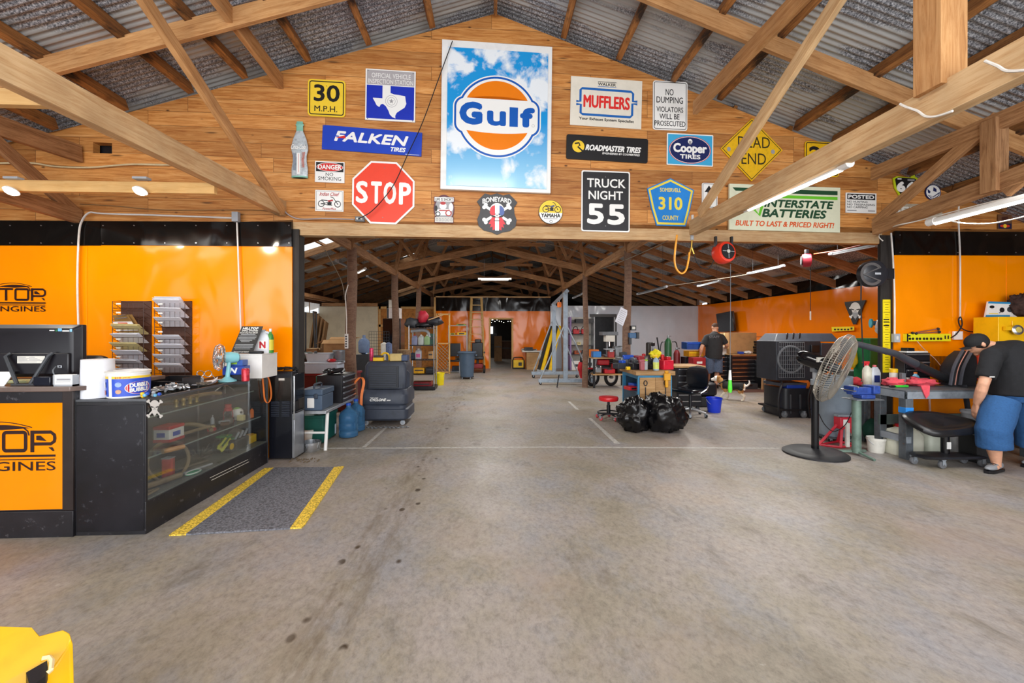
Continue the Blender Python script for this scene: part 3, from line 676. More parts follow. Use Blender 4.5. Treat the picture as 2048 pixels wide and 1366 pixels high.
# ---------------------------------------------------------------- signs on the gable boards
def ink(c):return mat(c,0.4,var=0)
K=ink('1A1A1C'); WHT=ink('F2F1ED'); YEL=mat('F4CE38',.4,var=.05); REDI=ink('D42C2A'); NAVY=ink('14225A')
GREYI=ink('9C9A9C'); BOLT=mat('8E8E8E',.3,.8,var=0)
def sign(px,py,rot=0,off=0.02):return decal(px,py,off=off,rot=rot)[0]
class S(M):
 def board(s,pts,m,t=0.012):
  l=s.T.col[2].to_3d().length; s.prism([(x,-y)for x,y in pts],-t/l,0,m); return s
 def rboard(s,x0,y0,x1,y1,m,r=0,t=0.012):return s.board(rr_pts(x0,y0,x1,y1,r),m,t)
 def bolts(s,*pts,m=None):
  for x,y in pts:s.ell(x,y,1.0,1.0,m or BOLT,3,8)
  return s
 def ring(s,cx,cy,rx,ry,w,m,layer=1,n=40):
  o=[(cx+rx*math.cos(2*PI*i/n),cy+ry*math.sin(2*PI*i/n))for i in range(n)]
  i_=[(cx+(rx-w)*math.cos(2*PI*i/n),cy+(ry-w)*math.sin(2*PI*i/n))for i in range(n)]
  return s.band(o,i_,m,layer)
 def frame(s,x0,y0,x1,y1,r,w,m,layer=1):return s.band(rr_pts(x0,y0,x1,y1,r),rr_pts(x0+w,y0+w,x1-w,y1-w,max(0.1,r-w)),m,layer)
 def bone(s,x0,y0,x1,y1,w,m,layer=2):
  s.line([(x0,y0),(x1,y1)],w,m,layer); dx,dy=x1-x0,y1-y0; l=math.hypot(dx,dy); nx,ny=-dy/l,dx/l
  for x,y in((x0,y0),(x1,y1)):
   for q in(-1,1):s.ell(x+nx*w*.55*q,y+ny*w*.55*q,w*.72,w*.72,m,layer,14)
 def skull(s,cx,cy,k,m,dark,layer=3,beard=None):
  s.ell(cx,cy-3*k,10*k,10*k,m,layer,28); s.flat([(cx-8*k,cy+2*k),(cx+8*k,cy+2*k),(cx+5.5*k,cy+9*k),(cx-5.5*k,cy+9*k)],m,layer)
  s.flat([(cx-9*k,cy),(cx-2*k,cy+2*k),(cx-2.5*k,cy+4*k),(cx-8*k,cy+3*k)],dark,layer+1)
  s.flat([(cx+2*k,cy+2*k),(cx+9*k,cy),(cx+8*k,cy+3*k),(cx+2.5*k,cy+4*k)],dark,layer+1)
  s.flat([(cx,cy+3*k),(cx+1.3*k,cy+5*k),(cx-1.3*k,cy+5*k)],dark,layer+1)
  s.rect(cx-3.5*k,cy+6.6*k,cx+3.5*k,cy+7.3*k,dark,layer+1)
  if beard:s.flat([(cx-6*k,cy+8*k)]+[(cx-6*k+12*k*i/10,cy+(13+(6-abs(i-5))*1.6+(1.5 if i%2 else-1.5))*k)for i in range(11)]+[(cx+6*k,cy+8*k)],beard,layer)
 def moto(s,x0,y0,x1,y1,m1,m2,layer=2):
  w,h=x1-x0,y1-y0; r=h*.31
  for x in(x0+r,x1-r):s.ring(x,y1-r,r,r,r*.22,m1,layer,22); s.ell(x,y1-r,r*.18,r*.18,m1,layer,10)
  for a,b_ in(((r,-r),(.42*w,-.42*h)),((.42*w,-.42*h),(.62*w,-.62*h)),((w-r,-r),(.66*w,-.9*h)),((.42*w,-.2*h),(.62*w,-.2*h)),((r,-r),(.42*w,-.2*h)),((.66*w,-.9*h),(.54*w,-.97*h))):
   s.line([(x0+a[0],y1+a[1]),(x0+b_[0],y1+b_[1])],h*.06,m1,layer)
  s.flat([(x0+.40*w,y1-.62*h),(x0+.64*w,y1-.74*h),(x0+.66*w,y1-.58*h),(x0+.44*w,y1-.5*h)],m2,layer+1)
  s.flat([(x0+.14*w,y1-.70*h),(x0+.42*w,y1-.66*h),(x0+.40*w,y1-.56*h),(x0+.16*w,y1-.62*h)],m1,layer+1)
  s.flat([(x0+.40*w,y1-.45*h),(x0+.60*w,y1-.5*h),(x0+.58*w,y1-.2*h),(x0+.42*w,y1-.18*h)],m1,layer)
def hang(b,name,label,cat='sign',group=None):return tag(b.build(name,smooth=0),label,cat,group)
# 30 M.P.H.
b=S(sign(653,196,.6)); b.rboard(615.5,159.5,691,233,YEL,7); b.frame(618.5,162.5,688,230,5,2,K)
b.text('30',627.5,169.5,679.5,203.5,K,bold=.03); b.text('M.P.H.',629,212,675,223.5,K,bold=.01); b.bolts((653,172),(653,220))
hang(b,'speed_sign','yellow square sign reading 30 M.P.H. high on the board wall')
# vehicle inspection station
SIL=mat('B4AFB1',.35,.1,var=.05); BL=mat('1C34B4',.35,var=.04)
b=S(sign(781,190,.8)); b.rboard(731,140,831,242,WHT); b.rect(733.5,142,828.5,170.5,SIL); b.rect(733.5,172,828.5,238.5,BL)
b.text('OFFICIAL VEHICLE',743,147.5,821,157,WHT,bold=.0); b.text('INSPECTION STATION',736.5,159.5,826,168.5,WHT,bold=.0)
b.flat([(765,172),(781,172),(781,186),(788,188.5),(797,189),(803,190),(810.5,191),(811.5,199),(813,206),(809.5,214),(802,219),(794,225),(791,231),(791.5,236.5),(785,234),(780,229),(777.5,222),(772,213),(766,208.5),(762,210),(759,215.5),(753.5,212),(750.5,206),(746,198.5),(746.5,197.4),(765,197.6)],WHT)
b.ring(783,202.5,12,12,.7,GREYI,2); b.ring(783,202.5,8,8,.7,GREYI,2)
b.flat([(783+(5.5 if i%2==0 else 2.3)*math.sin(PI*i/5),202.5-(5.5 if i%2==0 else 2.3)*math.cos(PI*i/5))for i in range(10)],GREYI,2)
b.bolts((736,143.5),(826,144.5),(736,239.5),(826,239.5)); hang(b,'inspection_sign','official vehicle inspection station sign with a white state outline on blue')
# tyre banner, blue
BL2=mat('1740B8',.4,var=.03)
b=S(sign(745,281,2.3)); b.rboard(645.5,257.5,844.5,305.5,BL2)
b.text('FALKEN',672,267,814,287.5,WHT,bold=.05,shear=.35); b.text('TIRES',781,291,812,300,WHT,bold=.05,shear=.25)
b.rect(672,276.5,678,279,BL2,3); b.flat([(671,281),(690,275),(692,281)],REDI,4); b.rect(812,303,840,303.8,WHT); b.bolts((647.5,259.5),(842,259.5),(647.5,303),(842,303))
hang(b,'tire_banner','long blue banner reading FALKEN TIRES above the stop sign')
# danger no smoking
b=S(sign(659.5,344,.6)); b.rboard(630,323,689,365,WHT); b.rect(632,325,687,343.5,K); b.ell(659.5,334.3,26.5,8.8,WHT,2); b.ell(659.5,334.3,25.6,8,REDI,3)
b.text('DANGER',636,329.5,683,339,WHT,4,bold=.04); b.text('NO',651.5,345.5,666.5,352,K,bold=0); b.text('SMOKING',636.5,353.5,682.5,361,K,bold=0)
hang(b,'danger_sign','small sign reading DANGER NO SMOKING left of the stop sign')
# old motorcycle sign
b=S(sign(658.5,401.5,.4)); b.rboard(630.5,380.5,687,422.5,WHT); b.frame(632.5,382.5,685,420.5,0.2,.5,K)
RB=ink('B02A2C')
b.text('Indian Chief',640,384.5,678,392,RB,bold=.02,shear=.3); b.moto(636,393,682,414.5,K,RB); b.text('PowerPlus',645.5,415.3,672,419.7,RB,bold=.02,shear=.3)
hang(b,'motorcycle_sign','small white sign with a red motorcycle drawing below the danger sign')
# stop
STOPR=mat('EA4328',.4,var=.03)
def octo(cx,cy,r):return[(cx+r*math.cos(R(22.5+45*i)),cy+r*math.sin(R(22.5+45*i)))for i in range(8)]
b=S(sign(767,385,.8)); b.board(octo(767,385.5,67.5),WHT); b.flat(octo(767,385.5,63.6),STOPR)
for t,x0,x1 in(('S',712,736),('T',742,763.5),('O',767,792.5),('P',798,822.5)):b.text(t,x0,363.5,x1,408,WHT,bold=.035)
b.bolts((768,336),(766,435)); hang(b,'stop_sign','red octagonal STOP sign above the left of the opening')
# oil company light box
GB=mat('1259B4',.3,var=0); GO=mat('F08012',.25,var=.02)
def skyart():
 m,nt,bb_=new_mat('printed_cloud_sky'); v=coords(nt,(1,1,1))
 n=noise(nt,v,2.0,6,.55,.3); sp=nt.nodes.new('ShaderNodeTexCoord'); s2=nt.nodes.new('ShaderNodeSeparateXYZ'); nt.links.new(sp.outputs['Object'],s2.inputs[0])
 g=ramp(nt,s2.outputs[2],[(0.0,lin('A8DBF2')),(0.9,lin('1E96DC'))])
 col=mixrgb(nt,g,lin('F2F6F8'),ramp(nt,n,[(.5,(0,0,0)),(.58,(.95,.95,.95))]))
 nt.links.new(col,bb_.inputs['Base Color']); bb_.inputs['Roughness'].default_value=.15; return m
SKYART=skyart()
t=thing('oil_company_sign','big white framed sky blue sign with round orange Gulf logo','sign',W(994,385,.02))
b=S(sign(994,237,.7,.03)); b.prism([(x,-y)for x,y in rr_pts(884,90,1103,384,0)],-2,6,WHITE); b.rect(891,96,1097,377,LGREY,1)
o1=b.build('frame',t,bev=.004,smooth=0)
b=S(sign(994,237,.7,.085)); b.rboard(895,100,1096,374,SKYART,0,.02); b.build('panel',t,smooth=0)
def gl(r,dx,hy):# circle with a capsule bulge each side
 pts=[]; n=64
 for i in range(n):
  a=2*PI*i/n; x,y=r*math.cos(a),r*math.sin(a)
  pts.append((994.5+x,233.5+y))
 return pts
b=S(sign(994,237,.7,.088))
def lobe(r,w,h,rr=14):return rr_pts(994.5-w,233-h,994.5+w,233+h,rr,8)
b.ell(994.5,234,83,83,WHT,1,72); b.flat(lobe(0,88,39,22),WHT,1)
b.ell(994.5,234,80.5,80.5,GB,2,72); b.flat(lobe(0,85.5,37,20),GB,2)
b.ell(994.5,234,76.5,76.5,WHT,3,72); b.flat(lobe(0,81.5,33.5,17),WHT,3)
cap=[(994.5+69*math.cos(R(a)),231+69*math.sin(R(a)))for a in range(-152,-27,4)]
b.flat(cap+[(994.5+61*(1-2*i/16),198.5-5.5*(1-(1-2*i/16)**2))for i in range(17)],GO,4)
cap=[(994.5+69*math.cos(R(a)),231+69*math.sin(R(a)))for a in range(28,153,4)]
b.flat(cap+[(994.5-61*(1-2*i/16),263+4*(1-(1-2*i/16)**2))for i in range(17)],GO,4)
for tx,x0,x1,y0,y1 in(('G',919,965,206,252),('u',974,1012,222,252),('l',1020,1036,213,252),('f',1040,1070,212,252)):b.text(tx,x0,y0,x1,y1,GB,5,bold=.075)
b.rect(1019,213,1036,252,GB,5); b.ring(1067,248,3,3,.5,GREYI,5,16)
b.build('logo',t,smooth=0)
# glass bottle shaped thermometer sign
b=M(); c=W(599.5,356,.03); sc_=(W(620,356,.03).x-W(580,356,.03).x)/40
prof=[(14,0),(16.5,3),(16.8,18),(14.2,34),(14.0,46),(17.2,58),(17.0,66),(13.8,80),(9.2,92),(7.0,97),(6.8,108),(8.2,109),(8.2,112),(6.6,113),(6.4,117)]
BG=mat('C2CACE',.3,.1,var=.2,scale=30); CAPG=mat('7FB8A4',.4,var=.1)
b.lathe([(r*sc_,z*sc_)for r,z in prof if z<=97],BG,c,28,sy=.28); b.lathe([(r*sc_,z*sc_)for r,z in prof if z>=97],CAPG,c,28,sy=.28)
b.lathe([(16.6*sc_,0),(16.9*sc_,3.2*sc_)],CAPG,c,28,sy=.3)
T0=Matrix.Translation(c+Vector((0,-16.9*sc_*.28-.004,0)))@Matrix(((sc_,0,0,0),(0,0,-sc_,0),(0,sc_,0,0),(0,0,0,1))); old=b.T; b.T=T0
b.rect(-3.5,-50,3.5,-6,WHT); b.line([(0,-48),(0,-10)],.7,REDI,2)
for dx in(8,10.5,12.5):b.line([(dx*.9,-20),(dx*.8,-36),(dx,-52)],.9,ink('D2694E'),1)
for dx in(-7,-9.5,-12):b.line([(dx*.9,-14),(dx*.8,-36),(dx,-50)],.9,ink('6E7E96'),1)
b.text('Coca-Cola',-15,-67.5,15,-57.5,WHT,2,bold=.02,shear=.25)
b.T=old; tag(b.build('bottle_sign'),'embossed metal soda bottle shaped sign with a green cap','sign')
# riding bulldog style round topped sign
b=S(sign(888,418)); MR=ink('5A1E2E')
b.board([(888+20.5*math.cos(R(a)),418+(28.5 if True else 0)*math.sin(R(a)))for a in range(0,360,8)],MR); b.rboard(868,393.5,908.5,404,MR,1); b.rboard(869,433,907,446,MR,1)
b.ell(888,419,18.3,25.5,GREYI,1); b.rect(869.2,394.7,907.3,402.8,WHT,2); b.text('LIFE IS SHORT',870.5,396,906,401.8,K,3,bold=.03)
b.ell(886,412,7,7.5,WHT,2); b.ell(886,406.5,5.5,3.2,RB,3); b.flat([(875,419),(897,418),(903,430),(870,431)],WHT,2); b.ring(897,426,6.5,6.5,2.2,RB,3,18); b.ring(876,428,5,5,1.8,K,3,18); b.line([(878,421),(894,421)],2,RB,3); b.ell(872,417,3,6,K,2); b.ell(902,414,4.5,8,WHT,2)
b.rect(870,434.5,906,444.5,OFFWHITE,2)
for i in range(6):b.frame(872+5.7*i,436.5,876+5.7*i,442.5,1,1.1,GREYI,3)
hang(b,'rider_sign','small arched sign reading LIFE IS SHORT with a cartoon rider')
# shield
b=S(sign(994,425)@Matrix.Translation((0,-2.5,0))); DK=mat('3E3E40',.5,var=.08)
sh=[(970,385),(982,388),(994,384),(1006,388),(1018.5,385),(1027,393),(1035,401.5),(1028,412),(1029,424),(1033.5,437),(1031,450),(1020,459),(1005,462),(994,467),(983,462),(968,459),(957.5,450),(954.5,437),(960,424),(961,412),(954,401.5),(962,393)]
b.board(sh,DK); b.text('BONEYARD',965,391,1023,401,WHT,2,bold=.03,arc=.5)
b.bone(970,410,1018,440,5.5,WHT,2); b.bone(1018,410,970,440,5.5,WHT,2)
FR,FB=ink('D8303C'),ink('4A64A4')
b.skull(994,422,1.42,WHT,K,3); b.flat([(990,408),(984,410),(980,416),(979.7,424),(983,429),(990,428)],FR,4); b.flat([(999,408),(1004,410),(1008.5,416),(1008.5,424),(1005,429),(999,428)],FB,4)
for q in(-1,1):b.flat([(994+q*3,432),(994+q*9,430),(994+q*17,446),(994+q*12,446),(994+q*14,453),(994+q*9,451),(994+q*9,458),(994+q*3,456)],FR,3)
b.flat([(990,434),(998,434),(998,459),(990,459)],WHT,4); b.rect(988,438.3,1000,439.6,K,5)
b.flat([(981,427),(991,430),(990,433),(983,431)],K,6); b.flat([(998,430),(1008,427),(1006,431),(999,433)],K,6)
hang(b,'boneyard_shield_sign','dark shield sign reading BONEYARD with a flag coloured skull')
# round motorcycle maker sign
b=S(sign(1101.5,424)); b.board([(1101.5+24*math.cos(R(a)),424+24*math.sin(R(a)))for a in range(0,360,9)],K); b.ell(1101.5,424,23.2,23.2,WHT,1)
b.ell(1101.5,424,23.2,23.2,YEL,2,30,176,364); b.moto(1085,404,1122,425.5,K,ink('4A5578'),3); b.text('YAMAHA',1082,427,1121,435,K,3,bold=.05); b.rect(1088,436.7,1115,438,GREYI,3); b.ring(1102,443,3,3,.8,K,3,14)
hang(b,'round_motorcycle_sign','round yellow and white YAMAHA sign with a motorcycle')
# mufflers
CRM=mat('E9E2D2',.5,var=.04); MB_=ink('1F66B4'); MR_=ink('E0302C')
b=S(sign(1212.5,205,1.4)); b.rboard(1141.5,157,1284,254,CRM)
b.rect(1195,163.8,1232,164.9,K); b.rect(1195,173.3,1232,174.4,MB_); b.text('WALKER',1195,166,1231,172,K,bold=.03)
b.line([(1153,206),(1161,206),(1161,183),(1164,180),(1262,180),(1266,184),(1266,199),(1275,199)],4.6,MB_); b.line([(1153,212.5),(1162,212.5),(1162,229),(1166,231.5),(1261,231.5),(1265,227),(1265,204.5),(1275,204.5)],4.6,MB_)
b.text('MUFFLERS',1167,192,1260,217.5,MR_,3,bold=.035); b.text('Your Exhaust System Specialist',1159,237,1269,244,K,bold=.03)
hang(b,'muffler_sign','cream sign reading WALKER MUFFLERS in red with a blue outline')
# no dumping
b=S(sign(1340.5,211,.3)); b.rboard(1306,162.5,1375,260.5,WHT,5); b.frame(1308,164.5,1373,258.5,4,1.2,K)
for t_,x0,x1,y0,y1 in(('NO',1331,1347,178,191),('DUMPING',1313,1366,194,206.5),('VIOLATORS',1313,1366.5,214,224.5),('WILL BE',1319,1359,228,238.5),('PROSECUTED',1309.5,1371,242,252.5)):b.text(t_,x0,y0,x1,y1,K,bold=.01)
hang(b,'no_dumping_sign','white sign reading NO DUMPING VIOLATORS WILL BE PROSECUTED')
# black tyre banner
b=S(sign(1215,297.5,1.3)); b.rboard(1133.5,273,1296.5,322,K,4); b.ell(1157,296,12,12,YEL,1,30); b.line([(1150,291),(1158,289),(1160,294),(1156,297),(1168,307)],3,K,2)
b.text('ROADMASTER TIRES',1172,291,1282,303,WHT,bold=.05,shear=.25); b.text('ENGINEERED BY COOPERTIRES',1205,305,1280,309,WHT,bold=.03,shear=.2)
hang(b,'black_tire_banner','black banner reading ROADMASTER TIRES with a yellow disc')
# oval tyre sign
b=S(sign(1380,300,.7)); b.rboard(1334,268,1426.5,331.5,WHT,2); b.rect(1336,270,1424.5,329.5,mat('3FA9D8',.4,var=.03),1,1)
b.ell(1380,300,42,27.5,REDI,2); b.ell(1380,300,40.6,26.4,WHT,3); b.ell(1380,300,39.8,25.6,NAVY,4); b.text('Cooper',1346.5,287,1414,311,WHT,5,bold=.04); b.text('TIRES',1360,309,1401,318,WHT,5,bold=.05)
b.ell(1380,283,4.5,5,WHT,5,16); b.rect(1377.5,282,1382.5,289,GREYI,6)
hang(b,'oval_tire_sign','light blue sign reading Cooper TIRES in a dark oval')
# dead end
YO=mat('E8B512',.45,var=.1,scale=20)
b=S(sign(1504,299)); b.board([(1504,236.5),(1566,298),(1503.5,362.5),(1441.5,299)],YO); b.line([(1504,240.5),(1562,298),(1503.5,358.5),(1445.5,299)],1.8,K,1,True)
b.text('DEAD',1476,273.5,1540,295.5,ink('2E2A18'),bold=.0); b.text('END',1483,306.5,1532,328.5,ink('2E2A18'),bold=.0); b.ell(1458,300,3.5,4.5,GREYI,2); b.ell(1546,302,4,4.5,GREYI,2)
hang(b,'dead_end_sign','yellow diamond sign reading DEAD END behind the truss brace')
# truck night 55
BK2=mat('232326',.45,var=.12,scale=25)
b=S(sign(1211.5,403,.3)); b.rboard(1163,342,1260,463.5,WHT,4); b.rect(1165.5,344.5,1257.5,461,BK2,1,3)
for t_,x0,x1,y0,y1,bo in(('TRUCK',1174,1251,357.5,375.5,.02),('NIGHT',1177,1246,382,399.5,.02),('5',1174.5,1208,407.5,449,.045),('5',1215,1250,408,449.5,.045)):b.text(t_,x0,y0,x1,y1,WHT,bold=bo)
b.bolts((1211,354),(1211.5,452)); hang(b,'truck_speed_sign','black sign reading TRUCK NIGHT 55')
# county road pentagon
CB_,CY_=mat('1D84D6',.45,var=.06),ink('EFD94E')
pent=lambda k:[(1341.5+(x-1341.5)*k,405+(y-405)*k)for x,y in((1341,356.5),(1388.5,379),(1380,420),(1371.5,452),(1313,451.5),(1303,418),(1294.5,378))]
b=S(sign(1341,405)); b.board(pent(1),CB_); b.band(pent(.95),pent(.86),CY_,1)
b.text('SOMERVELL',1320,376,1362,384,CY_,bold=.02); b.text('310',1317,394,1365,420,CY_,bold=.035); b.text('COUNTY',1325,431,1357,440.5,CY_,bold=.02)
hang(b,'county_road_sign','blue pentagon sign reading SOMERVELL 310 COUNTY')
# arrow sign
b=S(sign(1419.5,391)); b.rboard(1404,366,1435,416,WHT,3); b.frame(1405.5,367.5,1433.5,414.5,2.5,.9,K); b.flat([(1418,371),(1427,384.5),(1421,384),(1421,404),(1415,404),(1415,384),(1409,384.5)],K)
hang(b,'arrow_sign','small white sign with a black up arrow behind the truss foot')
# battery sign
IG=mat('E2E4C8',.45,var=.05); ID,IL=ink('1E4A30'),ink('6CC82E')
b=S(sign(1571,416,.4,.05)); b.rboard(1460,371.5,1681.5,462,IG,0,.03)
b.flat([(1466,378.5),(1676,378.5),(1676,387),(1492,387),(1486,384)],ID); b.flat([(1490,390.5),(1676,390.5),(1676,396.5),(1494,396.5)],IL); b.flat([(1466,379),(1490,379),(1492,385),(1472,385)],ID,2)
b.line([(1503,414),(1519,432),(1529,398)],6,IL,2); b.text('INTERSTATE',1530,399.5,1667,415.5,ID,3,bold=.05,shear=.25); b.text('BATTERIES',1526,418.5,1653,435.5,ID,3,bold=.05,shear=.25)
b.text('BUILT TO LAST & PRICED RIGHT!',1473,443,1669,454,ink('DE5A24'),3,bold=.035,shear=.2); b.ring(1476,425,4,4,1,K,2,14); b.ring(1486,425,4,4,1,K,2,14)
hang(b,'battery_sign','pale green framed sign reading INTERSTATE BATTERIES over the opening')
# yellow sign behind the chord
b=S(sign(1644,318)); b.rboard(1610,283.5,1678,353,YO,5); b.frame(1612,285.5,1676,351,4,1.6,K); b.text('20',1618,293,1670,328,K,bold=.03)
hang(b,'yellow_speed_sign','yellow square sign half hidden behind the right truss chord')
# posted
b=S(sign(1722.5,406,.3)); b.rboard(1692,386,1753,426,WHT); b.rect(1694.5,388,1750.5,399.5,K); b.text('POSTED',1696.5,390,1748.5,397.7,WHT,3,bold=.05)
for t_,x1,y in(('NO HUNTING',1735,402),('NO TRESPASSING',1750,407.4),('NO CAMPING',1735,412.8)):b.text(t_,1694.5,y,x1,y+3.9,K,bold=.02)
b.rect(1694.5,420.5,1713,422.5,GREYI,1); b.rect(1736,420.5,1750,422.5,GREYI,1)
hang(b,'posted_sign','white POSTED NO HUNTING sign with a black heading')
# motocross plate
LIME=mat('C8D820',.4,var=.05)
b=S(sign(1812,368)); b.board([(1786,357),(1794,353),(1822,355),(1823,342),(1830,340),(1830,352),(1836,356),(1832,380),(1800,394),(1789,376)],LIME); b.flat([(1790,358.5),(1797,355),(1830,356.5),(1834,360),(1829,380),(1801,389),(1793,376)],K)
b.text('6',1793,363,1811,384.5,WHT,2,bold=.08); b.text('6',1813,363,1831,384.5,WHT,2,bold=.08); b.rect(1795,357,1803,359.5,WHT,2); b.rect(1815,358,1829,361.5,GREYI,2)
hang(b,'number_plate','lime edged black motocross number plate behind the outer brace','number plate')
# smiley disc
b=S(sign(1866.5,384.5)); b.board([(1866.5+15.5*math.cos(R(a)),384.5+15.5*math.sin(R(a)))for a in range(0,360,10)],NAVY); b.ell(1866.5,384.5,14,14,WHT,1)
b.flat([(1855,378),(1861,383),(1860,387),(1856,386)],NAVY,2); b.flat([(1867,374),(1873,378),(1873,384),(1866,382)],NAVY,2)
mo=[(1854+26*i/10,390+5*math.sin(PI*i/10))for i in range(11)]; mo2=[(1880-22*i/10,386+10*math.sin(PI*i/10)+2)for i in range(11)]
b.flat([(1855,390),(1866,393),(1880,383),(1878,391),(1871,397),(1862,397)],NAVY,2); b.flat([(1858,391.6),(1867,394),(1878,387),(1876,391),(1870,395.5),(1863,395.5)],WHT,3)
for x in(1862,1866,1870,1874):b.line([(x,391),(x,396)],.7,NAVY,4)
hang(b,'grin_disc_sign','round white disc sign with a dark toothy grin')
# old letter board, energy drink sticker
b=S(sign(1835,421)); b.rboard(1784,408,1885,434,mat('A89A86',.7,var=.2)); b.text('ED',1803,414,1842,428,OFFWHITE,bold=.07); b.rect(1796,421,1801,427,OFFWHITE,2)
hang(b,'letter_board','weathered board with pale raised letters half hidden by the outer chord')
b=S(sign(2010,445)); b.rboard(1996,429,2024,458,mat('6E4A32',.5,var=.2),0,.004); b.rect(1997,447,2023,457.5,ink('1E2040'),1); b.ell(2010,452,10,3,ink('D83A1E'),2); b.ell(2010,452,3.5,4,YEL,3); b.flat([(2003,434),(2016,433),(2017,445),(2004,445)],ink('4A2A22'),1)
hang(b,'sticker','small dark sticker with a red oval by the right edge','sticker')

# ---------------------------------------------------------------- conduits, cables, lights, reels on the front wall
WPVC=mat('D8D2CC',.45,var=.06); WCORD=mat('E8E4DC',.5,var=.05)
def wpts(pts,off):return[W(x,y,off)for x,y in pts]
def smooth_pts(p,n=6):
 p=[Vector(q)for q in p]; out=[]
 for i in range(len(p)-1):
  a,b_,c,d=p[max(0,i-1)],p[i],p[i+1],p[min(len(p)-1,i+2)]
  for k in range(n):
   t=k/n; out.append(0.5*(2*b_+(c-a)*t+(2*a-5*b_+4*c-d)*t*t+(3*b_-a-3*c+d)*t**3))
 return out+[p[-1]]
def cable(name,pts,r,m,label,cat='cable',seg=6,parent=None):
 b=M(); b.tube(smooth_pts(pts),r,m,seg); o=b.build(name,parent,smooth=60)
 return o if parent else tag(o,label,cat)
cable('conduit',wpts([(161,770),(157,650),(155,560),(158,470),(165,440),(180,425),(205,427),(330,431),(468,436)],.10),.011,WPVC,'pale conduit rising up the left orange wall and bending along the boards','conduit')
b=M(); c=W(472,434,.09); b.box(c,(.075,.06,.12),LGREY); tag(b.build('junction_box',bev=.005),'grey junction box on the boards above the left orange wall','junction box')
cable('conduit',wpts([(474,445),(476,500),(479,580),(482,664)],.10),.010,WPVC,'thin pale conduit dropping to the price board on the orange wall','conduit')
cable('cable',wpts([(905,82),(880,150),(845,245),(815,310),(790,365),(765,400),(740,425),(716,438)],.12),.006,RUBBER,'thin black cable slanting from the roof across the stop sign')
b=M(); c=W(720,438.5,.05); b.box(c,(.11,.05,.06),MGREY);
for q in(-.025,.025):b.lathe([(.014,0),(.014,.006)],OFFWHITE,c+Vector((q,-.026,0)),12,axis=(0,-1,0))
tag(b.build('outlet_box',bev=.006),'small grey outlet box at the lower left of the stop sign','outlet')
cable('cable',wpts([(540,400),(562,412),(575,428),(600,438),(650,437),(708,439)],.06),.009,mat('A89A98',.6),'grey cable along the header from the left truss foot')
cable('cable',[W(x,y,.035)for x,y in((-30,327),(60,326),(110,333),(180,335),(260,329),(340,330))],.012,mat('D8C49A',.5),'pale sagging cable along the upper left board wall')
cable('cable',wpts([(160,408),(230,412),(330,420),(500,420),(560,425)],.02),.005,mat('8A6A44',.6),'thin brown wire stapled along the boards above the black band')
# puck lights
def puck(px,lab):
 p=P(px,374,4.18); t=thing('puck_light',lab,'light',(p.x,4.14,p.z-.052),0,None)
 b=M(); b.lathe([(.055,-.012),(.06,0),(.05,.002)],WHITE,(0,0,0),24,axis=(0,-.5,-1)); b.build('trim_ring',t,False)
 b=M(); b.lathe([(.045,0),(.04,.006)],LED_ON,(0,-.006,-.012),24,axis=(0,-.5,-1)); b.build('lens',t,False)
 b=M(); b.box((0,.02,.125),(.13,.06,.02),LGREY); b.build('driver_box',t,False)
puck(32,'lit puck light at the left end of the pine cross beam'); puck(287,'lit puck light nearer the truss on the pine cross beam')
d=bpy.data.lights.new('puck','POINT')
for px in(32,287):
 p=P(px,380,4.18); l=bpy.data.lights.new('puck_lamp','SPOT'); l.energy=30; l.spot_size=R(150); l.color=(1,.9,.75); l.shadow_soft_size=.05
 o=bpy.data.objects.new('puck_lamp',l); COL.objects.link(o); o.location=(p.x,4.06,p.z-.09); o.rotation_euler=(R(20),0,0)
# tube lights
def tube_light(p0,p1,lit,label,w=.07,hang_to=None,group=None,power=0):
 p0,p1=Vector(p0),Vector(p1); t=thing('tube_light',label,'light',tuple((p0+p1)/2),0,group); d=(p1-p0).normalized()
 b=M(); b.tube([p0,p1],w*.5,WHITE if lit else MGREY,10); b.build('housing',t)
 b=M(); dn=Vector((0,0,-w*.33)); b.tube([p0+d*.07+dn,p1-d*.07+dn],w*.36,TUBE_ON if lit else LGREY,10); b.build('tube',t)
 for q,e in((p0,d),(p1,-d)):
  b=M(); b.tube([q-e*.01,q+e*.07],w*.6,WHITE if lit else LGREY,10); b.build('end_cap',t)
 if hang_to:
  for k,q in enumerate((p0+d*.15,p1-d*.15)):
   b=M(); b.tube([q,Vector((q.x,q.y,hang_to if not callable(hang_to)else hang_to(q.x)-.15))],.0025,DGREY,5); b.build('hanger_wire',t)
 if power:
  l=bpy.data.lights.new('tube_lamp','AREA'); l.shape='RECTANGLE'; l.size=.08; l.size_y=(p1-p0).length; l.energy=power
  o=bpy.data.objects.new('tube_lamp',l); COL.objects.link(o); o.location=(p0+p1)/2+Vector((0,0,-w-.02)); o.rotation_euler=(0,0,math.atan2(-(d.x),d.y))
 return t
tube_light(PX(1490,418,XT+.03),PX(1698,326,XT+.03),True,'lit tube light under the pale right truss chord',.06,power=22)
tube_light(PX(1858,445,XR-.1),PX(2085,385,XR-.1),True,'lit tube light under the outer right truss at the edge of the photo',.07,power=22)
